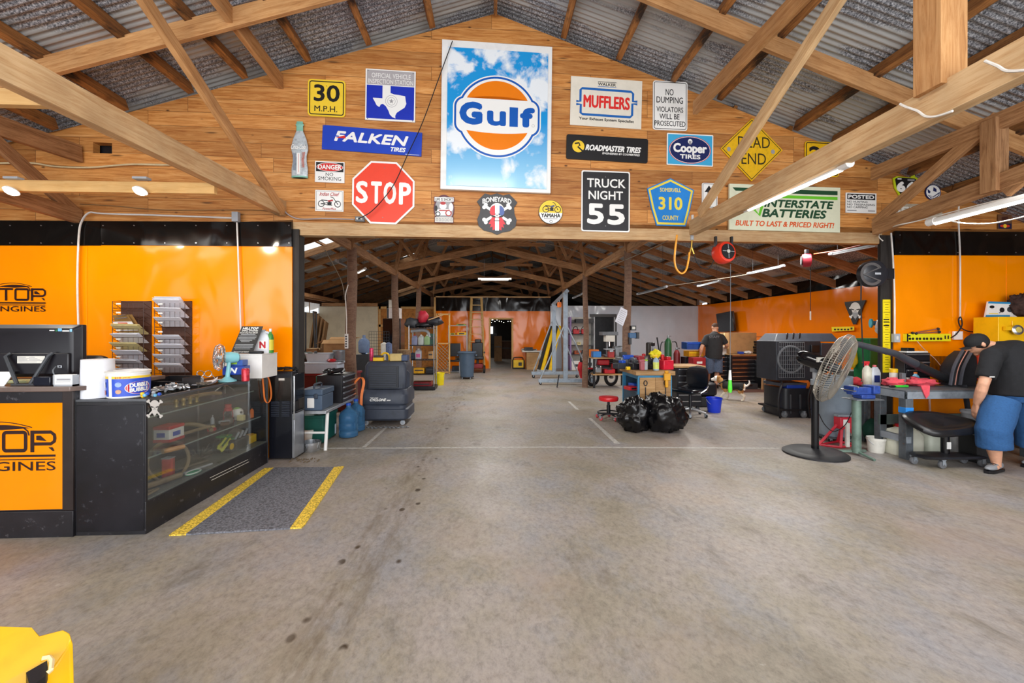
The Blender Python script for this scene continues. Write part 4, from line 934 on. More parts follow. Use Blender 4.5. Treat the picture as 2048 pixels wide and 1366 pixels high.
# white cords on the right truss
cable('cord',[PX(x,y,XT-.10)for x,y in((1800,208),(1812,214),(1835,222),(1852,233),(1875,232),(1905,222))],.007,WCORD,'white cord looped on the middle of the right truss chord','cord')
cable('cord',[PX(x,y,XT-.10)for x,y in((1970,122),(1995,132),(2015,142),(2060,140))],.007,WCORD,'white cord tied near the camera end of the right truss chord','cord')
cable('cord',[PX(x,y,XR-.06)for x,y in((2060,388),(1990,402),(1900,425),(1830,443),(1790,452))]+[W(1762,466,.06),W(1758,474,.08),W(1766,482,.1)],.007,WCORD,'white cord along the outer right truss chord to the post','cord')
cable('cord',[PX(x,y,XR-.12)for x,y in((1905,443),(1935,447),(1980,447),(2020,440),(2060,430))],.006,WCORD,'white cord sagging under the outer right tube light','cord')
cable('conduit',wpts([(1918,400),(1917,440),(1920,520),(1920,640)],.09),.010,WPVC,'pale conduit down the right orange wall to the power strip','conduit')
cable('conduit',wpts([(1782,466),(1786,520),(1789,600),(1789,668)],.10),.011,WPVC,'pale conduit beside the right post down to an outlet box','conduit')
b=M(); c=W(1791.5,676,.085); b.box(c,(.085,.05,.12),LGREY); b.box(c+Vector((0,-.027,.0)),(.03,.006,.05),OFFWHITE); tag(b.build('outlet_box',bev=.005),'grey outlet box beside the yellow measuring strip','outlet')
# air pipe with orange hose loop
t=thing('air_drop_pipe','white air pipe drop with brass splitter under the right truss foot','pipe',W(1384,500,.16))
b=M(); b.tube(wpts([(1385,430),(1384,478)],.16),.016,WPVC,10); b.build('pipe',t)
b=M(); b.tube(wpts([(1384,470),(1384,480)],.16),.022,LGREY,10); b.build('coupling',t)
b=M(); BR=mat('C8A24A',.3,.8,var=.1); b.tube(wpts([(1384,480),(1383,494)],.16),.010,BR,8); b.tube(wpts([(1383,494),(1379,508)],.16),.011,BR,8); b.tube(wpts([(1383,494),(1388,508)],.16),.011,BR,8); b.build('brass_splitter',t)
cable('hose',wpts([(1354,470),(1351,495),(1349,520),(1353,538),(1363,547),(1372,540),(1377,520),(1379,505)],.16),.014,mat('EFA02A',.4),'orange air hose loop hanging under the header','hose')
cable('cable',wpts([(1388,508),(1393,523),(1403,535),(1418,537),(1428,520)],.16),.006,RUBBER,'thin dark cable between the pipe splitter and the red reel')
# cord reels
t=thing('cord_reel','bright red round cord reel hanging under the header','reel',W(1447,526,.1))
c=W(1447,506,.1); RR=mat('E83A22',.35,var=.05)
b=M(); b.lathe([(.10,-.075),(.135,-.07),(.147,-.03),(.147,.03),(.135,.07),(.10,.075)],RR,c,36,axis=(.25,-1,.12)); b.build('casing',t)
b=M(); ax=Vector((.25,-1,.12)).normalized(); b.lathe([(.105,.076),(.10,.088),(.03,.09)],RUBBER,c,32,axis=ax); b.lathe([(.026,.09),(.022,.096)],OFFWHITE,c,20,axis=ax)
for k in range(4):
 a=PI/4+k*PI/2; q=ax.orthogonal().normalized(); r_=ax.cross(q); b.tube([c+ax*.091+(q*math.cos(a)+r_*math.sin(a))*.035,c+ax*.088+(q*math.cos(a)+r_*math.sin(a))*.095],.005,LGREY,6)
b.build('hub',t)
for dx in(-.11,.11):b=M(); b.box(c+Vector((dx,0,.14)),(.025,.04,.16),BLACK); b.build('bracket',t)
b=M(); q=W(1461,528,.1); b.tube([q,Vector((q.x-.0,q.y,q.z-.55)),W(1460,752,.1)],.004,MGREY,6); b.build('cord',t)
t=thing('cord_reel','small dark red cord reel hanging further right under the roof','reel',P(1613,535,7.4))
c=P(1613,521,7.4); b=M(); b.lathe([(.09,-.07),(.115,-.06),(.12,0),(.115,.06),(.09,.07)],mat('A8283A',.4),c,28,axis=(1,-.55,0)); b.build('casing',t)
b=M(); b.lathe([(.085,-.085),(.08,-.07)],RUBBER,c,24,axis=(1,-.55,0)); b.box(c+Vector((0,0,.15)),(.05,.05,.1),BLACK); b.build('bracket',t)
q=P(1621,535,7.4); b=M(); b.tube([q,q-Vector((0,0,.8))],.006,RUBBER,6); b.build('cord',t)
q2=q-Vector((0,0,.8)); b=M(); b.tube([q2,q2-Vector((0,0,.16))],.012,OFFWHITE,8); b.build('plug',t)
cable('cord',[P(1628,508,7.3),P(1680,500,6.6),P(1730,488,6.0),W(1766,484,.0)],.010,mat('D8542A',.5),'orange cord running from the small reel to the post','cord')
t=thing('air_hose_reel','black round hose reel with silver ring logo on the right post','reel',W(1744,570,.12))
c=W(1744,548,.2); b=M(); b.lathe([(.15,-.07),(.175,-.055),(.18,0),(.175,.055),(.15,.07)],mat('23242A',.4),c,40,axis=(0,-1,0)); b.build('casing',t)
Tm,_=decal(1744,548,off=.275); b=S(Tm); b.band([(1744+23*math.cos(R(a)),548+23*math.sin(R(a)))for a in range(40,321,7)]+[(1744+17.5*math.cos(R(a)),548+17.5*math.sin(R(a)))for a in range(320,39,-7)],[(1744+20*math.cos(R(a)),548+20*math.sin(R(a)))for a in range(40,321,7)]+[(1744+20*math.cos(R(a)),548+20*math.sin(R(a)))for a in range(320,39,-7)],CHROME,1)
b.line([(1762,534),(1728,549),(1762,562)],3.2,CHROME,2); b.rect(1750,545,1762,549,LGREY,2); b.build('logo',t,smooth=0)
b=M(); b.box(c+Vector((.19,.08,.0)),(.16,.26,.14),BLACK); b.build('bracket',t)
q=c+Vector((-.17,-.02,-.02)); b=M(); b.tube(smooth_pts([q,q+Vector((-.005,0,-.4)),q+Vector((.01,0,-.8)),q+Vector((.03,0,-1.25))]),.008,RUBBER,6); b.build('hose',t)
# wall logos (painted on the sheets)
LOGO=mat('2A1210',.35,var=.05)
def logo(Tm,x1,y0,s,m,part='TOP',name='trim_30',body=None):
 """letters of the shop name; s scales from the wall copy, right edge x1, top of arch y0"""
 b=S(Tm); X=lambda x:x1+(x-92.5)*s; Yv=lambda y:y0+(y-566)*s
 def rct(a,b_,c,d):b.rect(X(a),Yv(b_),X(c),Yv(d),m)
 arch=[(X(-6+70*i/14),Yv(574-8*math.sin(PI*(i/14*.8+.15))))for i in range(15)]
 pts=[(X(-4+66*i/14),Yv(573.5-4*math.sin(PI*i/14)))for i in range(15)]
 b.line(arch,1.0*s,m); b.flat(pts+[(X(29),Yv(575.5))],m); b.line([(X(54),Yv(573)),(X(59),Yv(577)),(X(60.5),Yv(582))],1.6*s,m)
 rct(-14,576.3,26,580); rct(10,578,14.5,601.3); b.frame(X(29),Yv(576.3),X(58.5),Yv(601.5),5*s,4*s,m); rct(62,576.3,66.5,601.5)
 b.line([(X(62),Yv(578.3)),(X(86),Yv(578.3)),(X(90),Yv(581.5)),(X(90.6),Yv(585.5)),(X(90),Yv(589)),(X(86),Yv(592)),(X(66),Yv(592))],3.8*s,m)
 b.flat([(X(69),Yv(582.3)),(X(74),Yv(582.3)),(X(81),Yv(588.6)),(X(69),Yv(587.5))],m); b.flat([(X(83),Yv(596)),(X(88),Yv(596)),(X(90.3),Yv(600)),(X(88.5),Yv(600.8))],m)
 rct(-60,604.5,91.5,607); rct(-60,609.3,90.8,610.4); b.text('ENGINES',X(-12),Yv(612.3),X(91.5),Yv(623),m,1,bold=.01)
 b.text('L',X(-45),Yv(576.3),X(-17),Yv(601.3),m,1,bold=.04)
 return b
o=logo(decal(40,595,off=.056)[0],92.5,566,1.0,LOGO).build('trim_30',smooth=0); struct(o,'dark painted shop logo lettering on the left orange wall','painted logo')
# ---------------------------------------------------------------- common small things
def mpp(px,Y):
 return(P(px+5,HZ,Y)-P(px-5,HZ,Y)).length/10
def simple(name,label,cat,b,group=None,bev=0,smooth=35,loc=None,sub=0):return tag(b.build(name,bev=bev,smooth=smooth,loc=loc,sub=sub),label,cat,group)
def bucket(name,label,base,r0,r1,h,m,bail=True,cat='bucket',rimm=None,lid=None,ring_=True,group=None):
 t=thing(name,label,cat,base,0,group); z=0
 b=M(); b.lathe([(r0*.96,0),(r0,.01),(r1,h),(r1*1.04,h),(r1*1.04,h-.03),(r1*1.0,h-.03),(r1*1.04,h),(r1*.97,h),(r0*.95,.015)],m,seg=28,cap=False); b.lathe([(0.001,.012),(r0*.96,.012)],m,seg=28,cap=False); b.lathe([(r0*.96,0),(0.001,0)],m,seg=28,cap=False); b.build('tub',t,False)
 if lid:b=M(); b.lathe([(r1*1.06,h-.02),(r1*1.06,h+.012),(r1*.9,h+.014),(r1*.88,h+.006)],lid,seg=28); b.build('lid',t,False)
 if bail:b=M(); b.tube([(r1*1.05*math.cos(a),-r1*1.05*math.sin(a)*.7,h-.03-abs(math.sin(a))*h*.42)for a in[PI*i/14 for i in range(15)]],.004,LGREY,6); b.build('bail_handle',t,False)
 return t
def bottle(name,label,base,r,h,m,capm,labm=None,cat='bottle',group=None,trig=None,sy=1.0,neck=.35):
 t=thing(name,label,cat,base,0,group)
 b=M(); b.lathe([(r*.92,0),(r,h*.03),(r,h*.62),(r*.82,h*.74),(r*neck,h*.84),(r*neck,h*.9)],m,seg=20,sy=sy); b.build('body',t,False)
 if trig:
  b=M(); b.lathe([(r*.42,h*.86),(r*.42,h*.93),(r*.25,h*.94)],trig,seg=14); b.build('collar',t,False)
  b=M(); b.box((-r*.25,0,h*.985),(r*1.5,r*.5,h*.1),trig); b.box((-r*1.0,0,h*.985),(r*.35,r*.4,h*.05),trig); b.tube([(-r*.55,0,h*.95),(-r*.75,0,h*.88),(-r*.7,0,h*.82)],r*.13,trig,6); b.build('trigger',t,False,bev=.002)
 else:b=M(); b.lathe([(r*neck*1.15,h*.88),(r*neck*1.15,h),(r*neck*.9,h)],capm,seg=16); b.build('cap',t,False)
 if labm:b=M(); b.lathe([(r*1.012,h*.12),(r*1.012,h*.55)],labm,seg=20,sy=sy,cap=False); b.build('paper_label',t,False)
 return t
def jug(name,label,base,w,d,h,m,capm,cat='jug',rz=0,labm=None,group=None):
 t=thing(name,label,cat,base,rz,group)
 b=M(); b.rings([[(x*w/2*k,y*d/2*k,z)for x,y in rr_pts(-1,-1,1,1,.35,3)]for k,z in((.95,0),(1,h*.04),(1,h*.62),(.8,h*.78),(.34,h*.88),(.26,h*.93))],m); b.build('body',t,False,smooth=50)
 b=M(); b.lathe([(w*.17,h*.91),(w*.17,h),(w*.14,h)],capm,seg=14); b.build('cap',t,False)
 b=M(); b.tube(smooth_pts([(w*.12,0,h*.9),(w*.34,0,h*.86),(w*.46,0,h*.7),(w*.45,0,h*.5)]),w*.06,m,8); b.build('handle',t,False)
 if labm:b=M(); b.box((0,-d/2-.001,h*.34),(w*.62,.003,h*.34),labm); b.build('paper_label',t,False)
 return t
def carton(name,label,base,w,d,h,m,rz=0,flaps=False,cat='box',group=None,tape=None):
 t=thing(name,label,cat,base,rz,group); k=.006
 if flaps:
  b=M(); b.bb(-w/2,w/2,-d/2,-d/2+k,0,h,m); b.bb(-w/2,w/2,d/2-k,d/2,0,h,m); b.bb(-w/2,-w/2+k,-d/2,d/2,0,h,m); b.bb(w/2-k,w/2,-d/2,d/2,0,h,m); b.bb(-w/2,w/2,-d/2,d/2,0,k,m); b.build('body',t,False,smooth=0)
  for sx,sy,ln in((0,-1,w),(0,1,w),(-1,0,d),(1,0,d)):
   b=M(); fl=min(w,d)*.42; A=Matrix.Translation((sx*w/2,sy*d/2,h))@Matrix.Rotation(math.atan2(sy,sx),4,'Z')@Matrix.Rotation(R(-20 if(sx+sy)>0 else 25),4,'Y'); b.box((0,0,0),(fl,ln,k),m,T=None); b.v=[A@(v+Vector((fl/2,0,0)))for v in b.v]; b.build('flap',t,False,smooth=0)
 else:
  b=M(); b.bb(-w/2,w/2,-d/2,d/2,0,h,m); b.build('body',t,False,bev=.004)
  b=M(); b.bb(-w/2-.0008,w/2+.0008,-.025,.025,h*.8,h+.001,tape or CREAM); b.build('tape',t,False,smooth=0)
 return t
def caster(parent,x,y,r,wm=RUBBER,fm=None,ang=0,world=False,z0=0):
 b=M(); ax=Vector((math.sin(ang),math.cos(ang),0)); c=Vector((x,y,z0+r)); b.lathe([(r*.55,-.016),(r*.95,-.014),(r,-.006),(r,.006),(r*.95,.014),(r*.55,.016)],wm,c,18,axis=ax)
 w=b.build('caster_wheel',parent,world)
 b=M(); fm=fm or GALV
 for q in(-1,1):
  b.box(c+ax*q*.022+Vector((0,0,r*.55)),(.035,.005,r*1.35),fm,rz=-ang)
 b.box(c+Vector((0,0,r*1.2)),(.05,.05,.008),fm,rz=-ang); b.tube([c-ax*.026,c+ax*.026],.007,CHROME,8); f=b.build('caster_fork',parent,world); return w
def can(name,label,base,r,h,m,topm,cat='can',group=None,text=None):
 t=thing(name,label,cat,base,0,group); b=M(); b.lathe([(r*.8,0),(r,h*.06),(r,h*.92),(r*.82,h)],m,seg=20); b.build('body',t,False)
 b=M(); b.lathe([(r*.82,h*.995),(r*.78,h*1.01),(r*.74,h*.985)],topm,seg=20); b.build('rim',t,False); return t
def sheet(name,label,c,w,d,rz=0,m=PAPER,n=1,curl=.01,cat='paper',group=None,seed=0):
 rnd=random.Random(seed); b=M()
 for k in range(n):
  A=Matrix.Translation((c[0]+rnd.uniform(-.006,.006),c[1]+rnd.uniform(-.006,.006),c[2]+.0012*k))@Matrix.Rotation(rz+rnd.uniform(-.08,.08),4,'Z'); cc=curl*rnd.uniform(.3,1)
  f=lambda u,v:A@Vector(((u-.5)*w,(v-.5)*d,cc*(2*u-1)**2*(1 if u>.5 else.2)))
  b.grid(f,8,2,m); old=f; b.grid(lambda u,v:old(u,1-v)+Vector((0,0,.0008)),8,2,m)
 return simple(name,label,cat,b,group)
# ---------------------------------------------------------------- reception counter
SCUF=mat('1A191E',.38,var=.35,scale=3,wear='4A484C')
YC=G(150,1072).y; XE=P(150,1000,YC).x
zt,zb_=P(100,774,YC-.04).z,P(100,783,YC-.04).z
t=thing('reception_counter','black reception counter with an orange logo panel at the left edge','counter',(-4.3,YC+.3,0)); x0=-5.1
b=M(); b.bb(x0,XE,YC,YC+.75,0,zb_,SCUF); b.build('cabinet',t,bev=.004)
b=M(); b.bb(x0,XE+.0,YC-.015,YC,0,P(60,1022,YC).z,SCUF); b.build('kick_board',t,bev=.003)
b=M(); b.bb(P(128,900,YC).x,XE,YC-.014,YC,P(60,1021,YC).z,zb_,mat('241A18',.4,var=.2)); b.build('corner_stile',t,bev=.003)
b=M(); q0,q1=P(60,806,YC-.006),P(126,1018,YC-.006); b.bb(x0+.1,q1.x,YC-.008,YC,q1.z,q0.z,ORANGE); pn=b.build('front_panel',t,smooth=0)
lb=logo(decal(50,900,Y=YC-.0085,wall=False)[0],113.5,843.5,1.72,LOGO); lb.build('panel_logo',pn,world=True,smooth=0)
b=M(); WT=mat('6E5E56',.35,var=.15)
e=P(142,780,YC-.04).x
b.prism([(x0,YC-.05),(e,YC-.05),(XE+.07,YC+.04),(XE+.07,YC+.8),(x0,YC+.8)],zb_,zt,WT); b.build('countertop',t,bev=.004)
# monitor (seen from behind)
MB2=mat('17161C',.35,var=.15)
Y0=YC+.17; s_=mpp(80,Y0); t=thing('computer_monitor','black computer monitor seen from behind on the counter','monitor',(P(50,700,Y0).x,Y0,zt))
a0,a1=P(-140,649,Y0),P(160,754,Y0)
b=M(); b.bb(a0.x,a1.x,Y0+.02,Y0+.06,a1.z,a0.z,MB2); b.build('screen_bezel',t,bev=.008)
b=M(); b.rings([[(x,Y0+y,z)for x,z in rr_pts(a0.x+k,a1.z+k,a1.x-k,a0.z-k,.02,3)]for k,y in((.004,.02),(.03,-.02),(.05,-.025))],MB2); b.build('back_shell',t)
b=M(); b.bb(P(-30,0,Y0).x,P(148,0,Y0).x,Y0-.045,Y0-.02,P(60,748,Y0).z,P(60,706,Y0).z,MB2); b.build('port_housing',t,bev=.008)
Tm=decal(60,700,Y=Y0-.0255,wall=False)[0]; b=M(Tm)
b.rect(99,660,109,662,WHT); b.ell(113,661,2.2,2.2,GREEN); b.rect(116,656.5,124,662.5,ink('6FB4DC')); b.rect(125,660.5,139,663,WHT); b.rect(140,658,145,663.5,ink('8CC4E4')); b.text('lenovo',-34,664,31,669.5,ink('0A0A0C'),bold=.02); b.build('sticker_strip',t,smooth=0)
b=M(decal(60,700,Y=Y0-.0455,wall=False)[0]); b.rect(34.5,712,90,726.5,OFFWHITE)
for i in range(5):b.rect(37,714+2.4*i,52+(i*7)%11,714.9+2.4*i,GREYI); b.rect(58,714+2.4*i,70+(i*5)%16,714.9+2.4*i,GREYI)
b.build('rating_label',t,smooth=0); b=M(decal(60,700,Y=Y0-.0455,wall=False)[0]); b.rect(115,731,124,736,LGREY); b.rect(117.5,732,121.5,735,BLACK); b.build('port',t,smooth=0)
for pts in(((22,707),(11,713),(34,768)),((106,706),(97,712),(61,768))):
 b=M(); b.tube([P(pts[0][0],pts[0][1],Y0-.05),P(pts[1][0],pts[1][1],Y0-.07),P(pts[2][0],pts[2][1],Y0-.10)],.013,MGREY if False else DGREY,8); b.build('stand_leg',t)
b=M(); q0,q1=P(26,771,Y0-.1),P(72,771,Y0-.1); b.bb(q0.x,q1.x,Y0-.12,Y0-.08,zt,zt+.014,DGREY); b.build('stand_foot',t,bev=.004)
# small desk things
def on_top(px,Y,z):q=P(px,HZ,Y); return Vector((q.x,Y,z))
q=on_top(131,YC+.02,zt); t=thing('card_holder','small clear card holder with a white printed card on the counter','card holder',q); s_=mpp(131,YC)
b=M(); b.bb(-.073,.073,-.02,.03,0,.012,LGREY); b.bb(-.073,-.068,-.02,.03,0,.085,LGREY); b.bb(.068,.073,-.02,.03,0,.085,LGREY); b.build('holder',t,False)
b=M(); b.bb(-.067,.067,-.015,.02,.006,.088,WHITE); cc=b.build('cards',t,False)
b=M(Matrix.Translation((0,-.0155,.05))@Matrix(((.001,0,0,0),(0,0,-.001,0),(0,.001,0,0),(0,0,0,1)))); b.rect(-50,-8,52,6,LGREY); b.rect(-44,-5,44,3,GREYI); b.rect(-55,16,50,19,GREYI); b.build('printing',cc,False,smooth=0)
b=M(); q=on_top(90,YC+.05,zt); b.box(q+Vector((0,0,.035)),(.125,.05,.07),mat('101624',.2,var=.1)); simple('card_reader','dark little card reader beside the card holder','card reader',b,bev=.006)
b=M(); q=on_top(-2,YC+.05,zt); A=Matrix.Rotation(R(-35),4,'X'); b.box(q+Vector((0,.02,.05)),(.11,.01,.13),WHITE,T=A); simple('phone_stand','white edged tablet leaning at the left edge of the counter','tablet',b,bev=.004)
b=M(); b.box(on_top(43,YC+.26,zt+.012),(.16,.08,.02),mat('D8D8A0',.8)); simple('sticky_notes','pad of pale yellow sticky notes under the monitor','note pad',b)
b=M(); b.box(on_top(98,YC+.28,zt+.012),(.1,.08,.02),mat('DCC0D4',.8)); simple('sticky_notes','pad of pale pink sticky notes under the monitor','note pad',b)
b=M(); q=on_top(60,YC+.42,zt); b.box(q+Vector((0,0,.012)),(.44,.14,.022),BLACK)
simple('keyboard','black keyboard lying behind the monitor stand','keyboard',b,bev=.004)
cable('cord',[P(112,733,Y0-.05),P(106,742,Y0-.1),P(111,755,Y0-.09),P(114,764,Y0-.05),P(118,770,Y0+.02)],.005,MGREY,'grey video cord hanging from the monitor ports','cord')
t=thing('office_chair','black office chair back showing behind the paper towel roll','chair',(P(180,700,4.85).x,4.85,0))
b=M(); b.rings([[(x,y,z)for x,z in rr_pts(-.21+k,.62+k,.21-k,1.30-k,.12,5)]for k,y in((.02,-.04),(0,-.02),(0,.03),(.02,.045))],BLACK); b.build('backrest',t,False)
b=M(); b.box((0,-.25,.48),(.48,.48,.09),BLACK); b.build('seat',t,False,bev=.03)
b=M(); b.tube([(0,-.25,.08),(0,-.25,.44)],.03,DGREY); b.build('gas_column',t,False)
for k in range(5):
 b=M(); a=k*2*PI/5; b.tube([(0,-.25,.1),(.27*math.cos(a),-.25+.27*math.sin(a),.06)],.02,DGREY,6); b.ball((.28*math.cos(a),-.25+.28*math.sin(a),.03),.03,RUBBER,10); b.build('leg',t,False)
# ---------------------------------------------------------------- glass display case
near,far=G(289,1073),G(533,925); XC=(near.x+far.x)/2; YF=far.y
z1=P(290,799,YC).z; zg=P(290,1004,YC).z
t=thing('display_case','long black framed glass display case beside the counter','display case',(XC-.28,(YC+YF)/2,0))
x0=XE+.004
b=M(); b.bb(x0,XC,YC,YF,0,zg,SCUF); bs=b.build('base',t,bev=.003)
b=M()
for dy,z in((0,.13),(.02,.10)):b.box((XC+.001,YC+1.05+dy,z+.04),(.002,.62,.004),OFFWHITE,T=Matrix.Rotation(R(-1.5),4,'X'))
b.build('scuff_marks',bs,world=True)
b=M(); b.bb(x0,XC,YC,YC+.02,zg,z1-.012,SCUF); b.bb(x0+.01,XC-.01,YC-.004,YC,.03,z1-.04,mat('121118',.3,var=.4,scale=2,wear='3A3A40')); b.build('end_panel',t,bev=.002)
b=M(); b.bb(x0,x0+.015,YC+.02,YF,zg,z1-.012,BLACK); b.build('back_panel',t)
b=M(); b.bb(XC-.006,XC,YC+.02,YF-.015,zg,z1-.012,GLASS); b.build('front_glass',t,smooth=0)
b=M(); b.bb(x0+.015,XC-.006,YF-.008,YF-.002,zg,z1-.012,GLOSSBLACK); b.build('end_panel',t,smooth=0)  # dark reflections on the glass end, put in as an opaque black sheet
b=M(); b.bb(x0+.02,XC-.02,YC+.02,YF-.02,z1-.008,z1,GLASS); b.build('top_glass',t,smooth=0)
FRM=mat('5E6064',.35,.5,var=.1)
b=M(); b.bb(XC-.02,XC+.002,YC,YF,z1-.016,z1+.003,FRM); b.bb(x0,x0+.02,YC,YF,z1-.016,z1+.003,FRM); b.bb(x0+.02,XC-.02,YC,YC+.02,z1-.016,z1+.003,FRM); b.bb(x0+.02,XC-.02,YF-.02,YF,z1-.016,z1+.003,FRM); b.build('top_frame',t)
b=M(); b.bb(XC-.014,XC+.002,YF-.016,YF,0,z1,FRM); b.build('corner_post',t)
zs1,zs2=PX(289,836,XC-.14).z,PX(289,918,XC-.06).z
SHG=glassmat('shelf_glass',(.9,.94,.93),.1)
b=M(); b.bb(x0+.02,XC-.14,YC+.03,YF-.05,zs1-.008,zs1,SHG); b.build('shelf',t,smooth=0)
b=M(); b.bb(x0+.02,XC-.06,YC+.03,YF-.05,zs2-.008,zs2,SHG); b.build('shelf',t,smooth=0)
b=M(); b.bb(x0+.02,XC-.01,YC+.03,YF-.02,zg+.001,zg+.012,mat('7A7C76',.4,var=.15)); b.build('deck',t)
for z,q in((zs1,.14),(zs2,.06)):b=M(); b.bb(XC-q,XC-q+.004,YC+.03,YF-.05,z-.010,z+.001,mat('8FA09A',.3,var=.05)); b.build('shelf_edge',t)
for dy in(.5,1.3):
 b=M(); b.tube([(x0+.03,YC+dy,zg),(x0+.03,YC+dy,z1-.02)],.012,CHROME,8); b.build('shelf_upright',t)
# skull sticker on the glass
b=S(); b.bone(296,802,322,833,3.2,WHT); b.bone(322,803,296,832,3.2,WHT); b.skull(309,812,.9,WHT,K,3,WHT)
b.mapped(lambda x,y:PX(x,y,XC+.0015),(1,0,0)); tag(b.build('skull_sticker',smooth=0),'white skull and crossbones sticker on the display case glass','sticker')
# things inside the case
def inz(px,py,z):return PZ(px,py,z)
q=inz(347,890,zs2); t=thing('old_tin_box','red and white tin box on the middle case shelf','tin',Vector((XC-.26,PX(352,880,XC-.2).y,zs2)))
b=M(); b.bb(-.07,.07,-.09,.09,.012,.15,WHITE); b.build('body',t,False,bev=.006)
b=M(); b.bb(-.073,.073,-.093,.093,.125,.155,RED); b.build('lid',t,False,bev=.006)
b=M(); b.bb(-.0712,.0712,-.0912,.0912,.014,.04,RED); b.bb(.07,.0715,-.05,.04,.06,.1,BLUE); b.bb(-.04,.03,-.0915,-.09,.06,.1,BLUE); b.build('label_print',t,False)
b=M(); b.tube([inz(325,903,zs2+.02),inz(368,893,zs2+.02)],[.022,.018],mat('8A6E50',.7),8); simple('wood_scrap','old wooden block in front of the tin box','wood',b)
b=M(); q=Vector((XC-.35,YC+.28,zs2)); b.tube([q+Vector((.03,-.02,.02)),q+Vector((0,.02,.16))],[.016,.024],mat('A88A62',.6),10); simple('wooden_handle','pale wooden tool handle standing on the middle shelf','handle',b)
HORN=mat('8E7A5C',.6,var=.25); OLDM=mat('6A6258',.6,.3,var=.3)
b=M(); b.tube(smooth_pts([(XC-.4,YC+.75,zs2+.03),(XC-.33,YC+.9,zs2+.09),(XC-.2,YC+1.0,zs2+.04),(XC-.12,YC+.95,zs2+.02)]),[.012]*6+[.02]*13,HORN,8); simple('antler_piece','brown antler piece lying on the middle shelf','antler',b)
b=M(); b.tube([(XC-.3,YC+.7,zs2+.02),(XC-.16,YC+.98,zs2+.05)],.015,HORN,8); simple('old_tool','worn tool handle leaning by the antler piece','tool',b)
q=Vector((XC-.22,YC+1.38,zs2)); t=thing('red_lantern','little red lantern with a glass globe on the middle shelf','lantern',q)
b=M(); b.lathe([(.05,0),(.055,.03),(.035,.05)],RED,seg=18); b.build('base',t,False); b=M(); b.lathe([(.03,.05),(.046,.085),(.03,.13)],GLASS,seg=18); b.build('globe',t,False)
b=M(); b.lathe([(.035,.13),(.038,.16),(.03,.165),(.032,.2),(.025,.205)],RED,seg=18); b.build('top',t,False)
for q_ in(-1,1):b=M(); b.tube([(.045*q_,0,.03),(.05*q_,0,.1),(.035*q_,0,.16)],.004,RED,6); b.build('guard_wire',t,False)
q=Vector((XC-.22,YC+1.55,zs2)); t=thing('skull_mug','white skull ornament with a green top on the middle shelf','ornament',q)
b=M(); b.ball((0,0,.075),(.06,.065,.06),WHITE); b.box((.015,0,.03),(.07,.07,.06),WHITE); b.build('skull',t,False,bev=.01); b=M(); b.ball((-.005,0,.105),(.045,.045,.035),mat('7EBE4A',.5)); b.build('cap',t,False)
for e in(-1,1):b=M(); b.ball((.052,.024*e,.085),.014,BLACK,8); b.build('eye_socket',t,False)
bottle('little_bottle','small silver bottle on the middle shelf by the red lantern',Vector((XC-.24,YC+1.15,zs2)),.018,.13,LGREY,CHROME)
bottle('orange_bottle','thin orange capped bottle at the far end of the middle shelf',Vector((XC-.12,YF-.12,zs2)),.02,.12,ORANGEP,BLACK)
b=M(); b.box((XC-.15,YF-.28,zs2+.03),(.07,.05,.06),CREAM); simple('cream_box','small cream box on the middle shelf','box',b,bev=.004)
b=M(); b.lathe([(.04,0),(.045,.04),(.035,.06)],OLDM,(XC-.2,YF-.42,zs2),14); simple('tarnished_cup','tarnished little cup on the middle shelf','cup',b)
rnd=random.Random(4)
for k,(m_,lab)in enumerate(((RED,'red and white matchbox'),(CREAM,'cream matchbox'),(OLDM,'rusty metal bracket'),(BROWN,'brown leather case'),(LGREY,'pale metal plate'))):
 b=M(); b.box((XC-.15-.05*(k%3),YC+1.0+.07*k,zs2+.015+.004*k),(.06,.05+.01*k,.03),m_,rz=k*.7); simple(('matchbox','matchbox','bracket','leather_case','plate')[k],lab+' on the middle case shelf',('matchbox','matchbox','bracket','case','plate')[k],b,bev=.003)
# lower deck
t=thing('soda_tin','red soda tin on the case deck inside the metal hoop','tin',Vector((XC-.2,PX(346,930,XC-.16).y,zg+.012))); b=M(); b.box((0,0,.09),(.08,.08,.18),mat('C03A34',.4,var=.2),rz=.4); bd=b.build('body',t,False,bev=.01); b=M(); b.bb(-.036,.036,-.036,.036,.178,.186,LGREY); b.build('lid',t,False)
b=M(); b.torus((XC-.22,PX(342,930,XC-.2).y,zg+.16),.17,.014,HORN,(.9,-.35,.2),28,8); simple('metal_hoop','old metal hoop standing on the case deck around the soda tin','hoop',b)
b=M(); b.tube([(XC-.16,YC+.12,zg+.05),(XC-.1,YC+.5,zg+.04)],.025,HORN,10); simple('rolling_pin','wooden rolling tool on the case deck near the end panel','tool',b)
b=M(); b.tube(smooth_pts([(XC-.04,YC+.05,zg+.03),(XC-.06,YC+.2,zg+.03),(XC-.12,YC+.1,zg+.03),(XC-.2,YC+.3,zg+.025)]),.010,HORN,8); simple('bent_iron','bent iron rod on the case deck behind the near glass','rod',b)
b=M(); b.tube([(XC-.3,YC+.5,zg+.03),(XC-.16,YC+.95,zg+.03)],.014,OLDM,8); simple('iron_bar','long iron bar across the case deck','bar',b)
b=M(); b.tube([(XC-.14,YC+.6,zg+.02),(XC-.07,YC+.88,zg+.02)],.01,LGREY,8); simple('wrench','pale wrench lying on the case deck','wrench',b)
t=thing('green_emblem','small green oval emblem lying on the case deck','emblem',Vector((XC-.07,YC+.62,zg+.02))); b=M(); b.ball((0,0,.0),(.05,.09,.01),mat('5AB88A',.4)); b.build('plate',t,False); b=M(); b.torus((0,0,.006),.06,.006,WHITE,(0,0,1),24,6,.7,1.3); b.build('rim',t,False)
b=M()
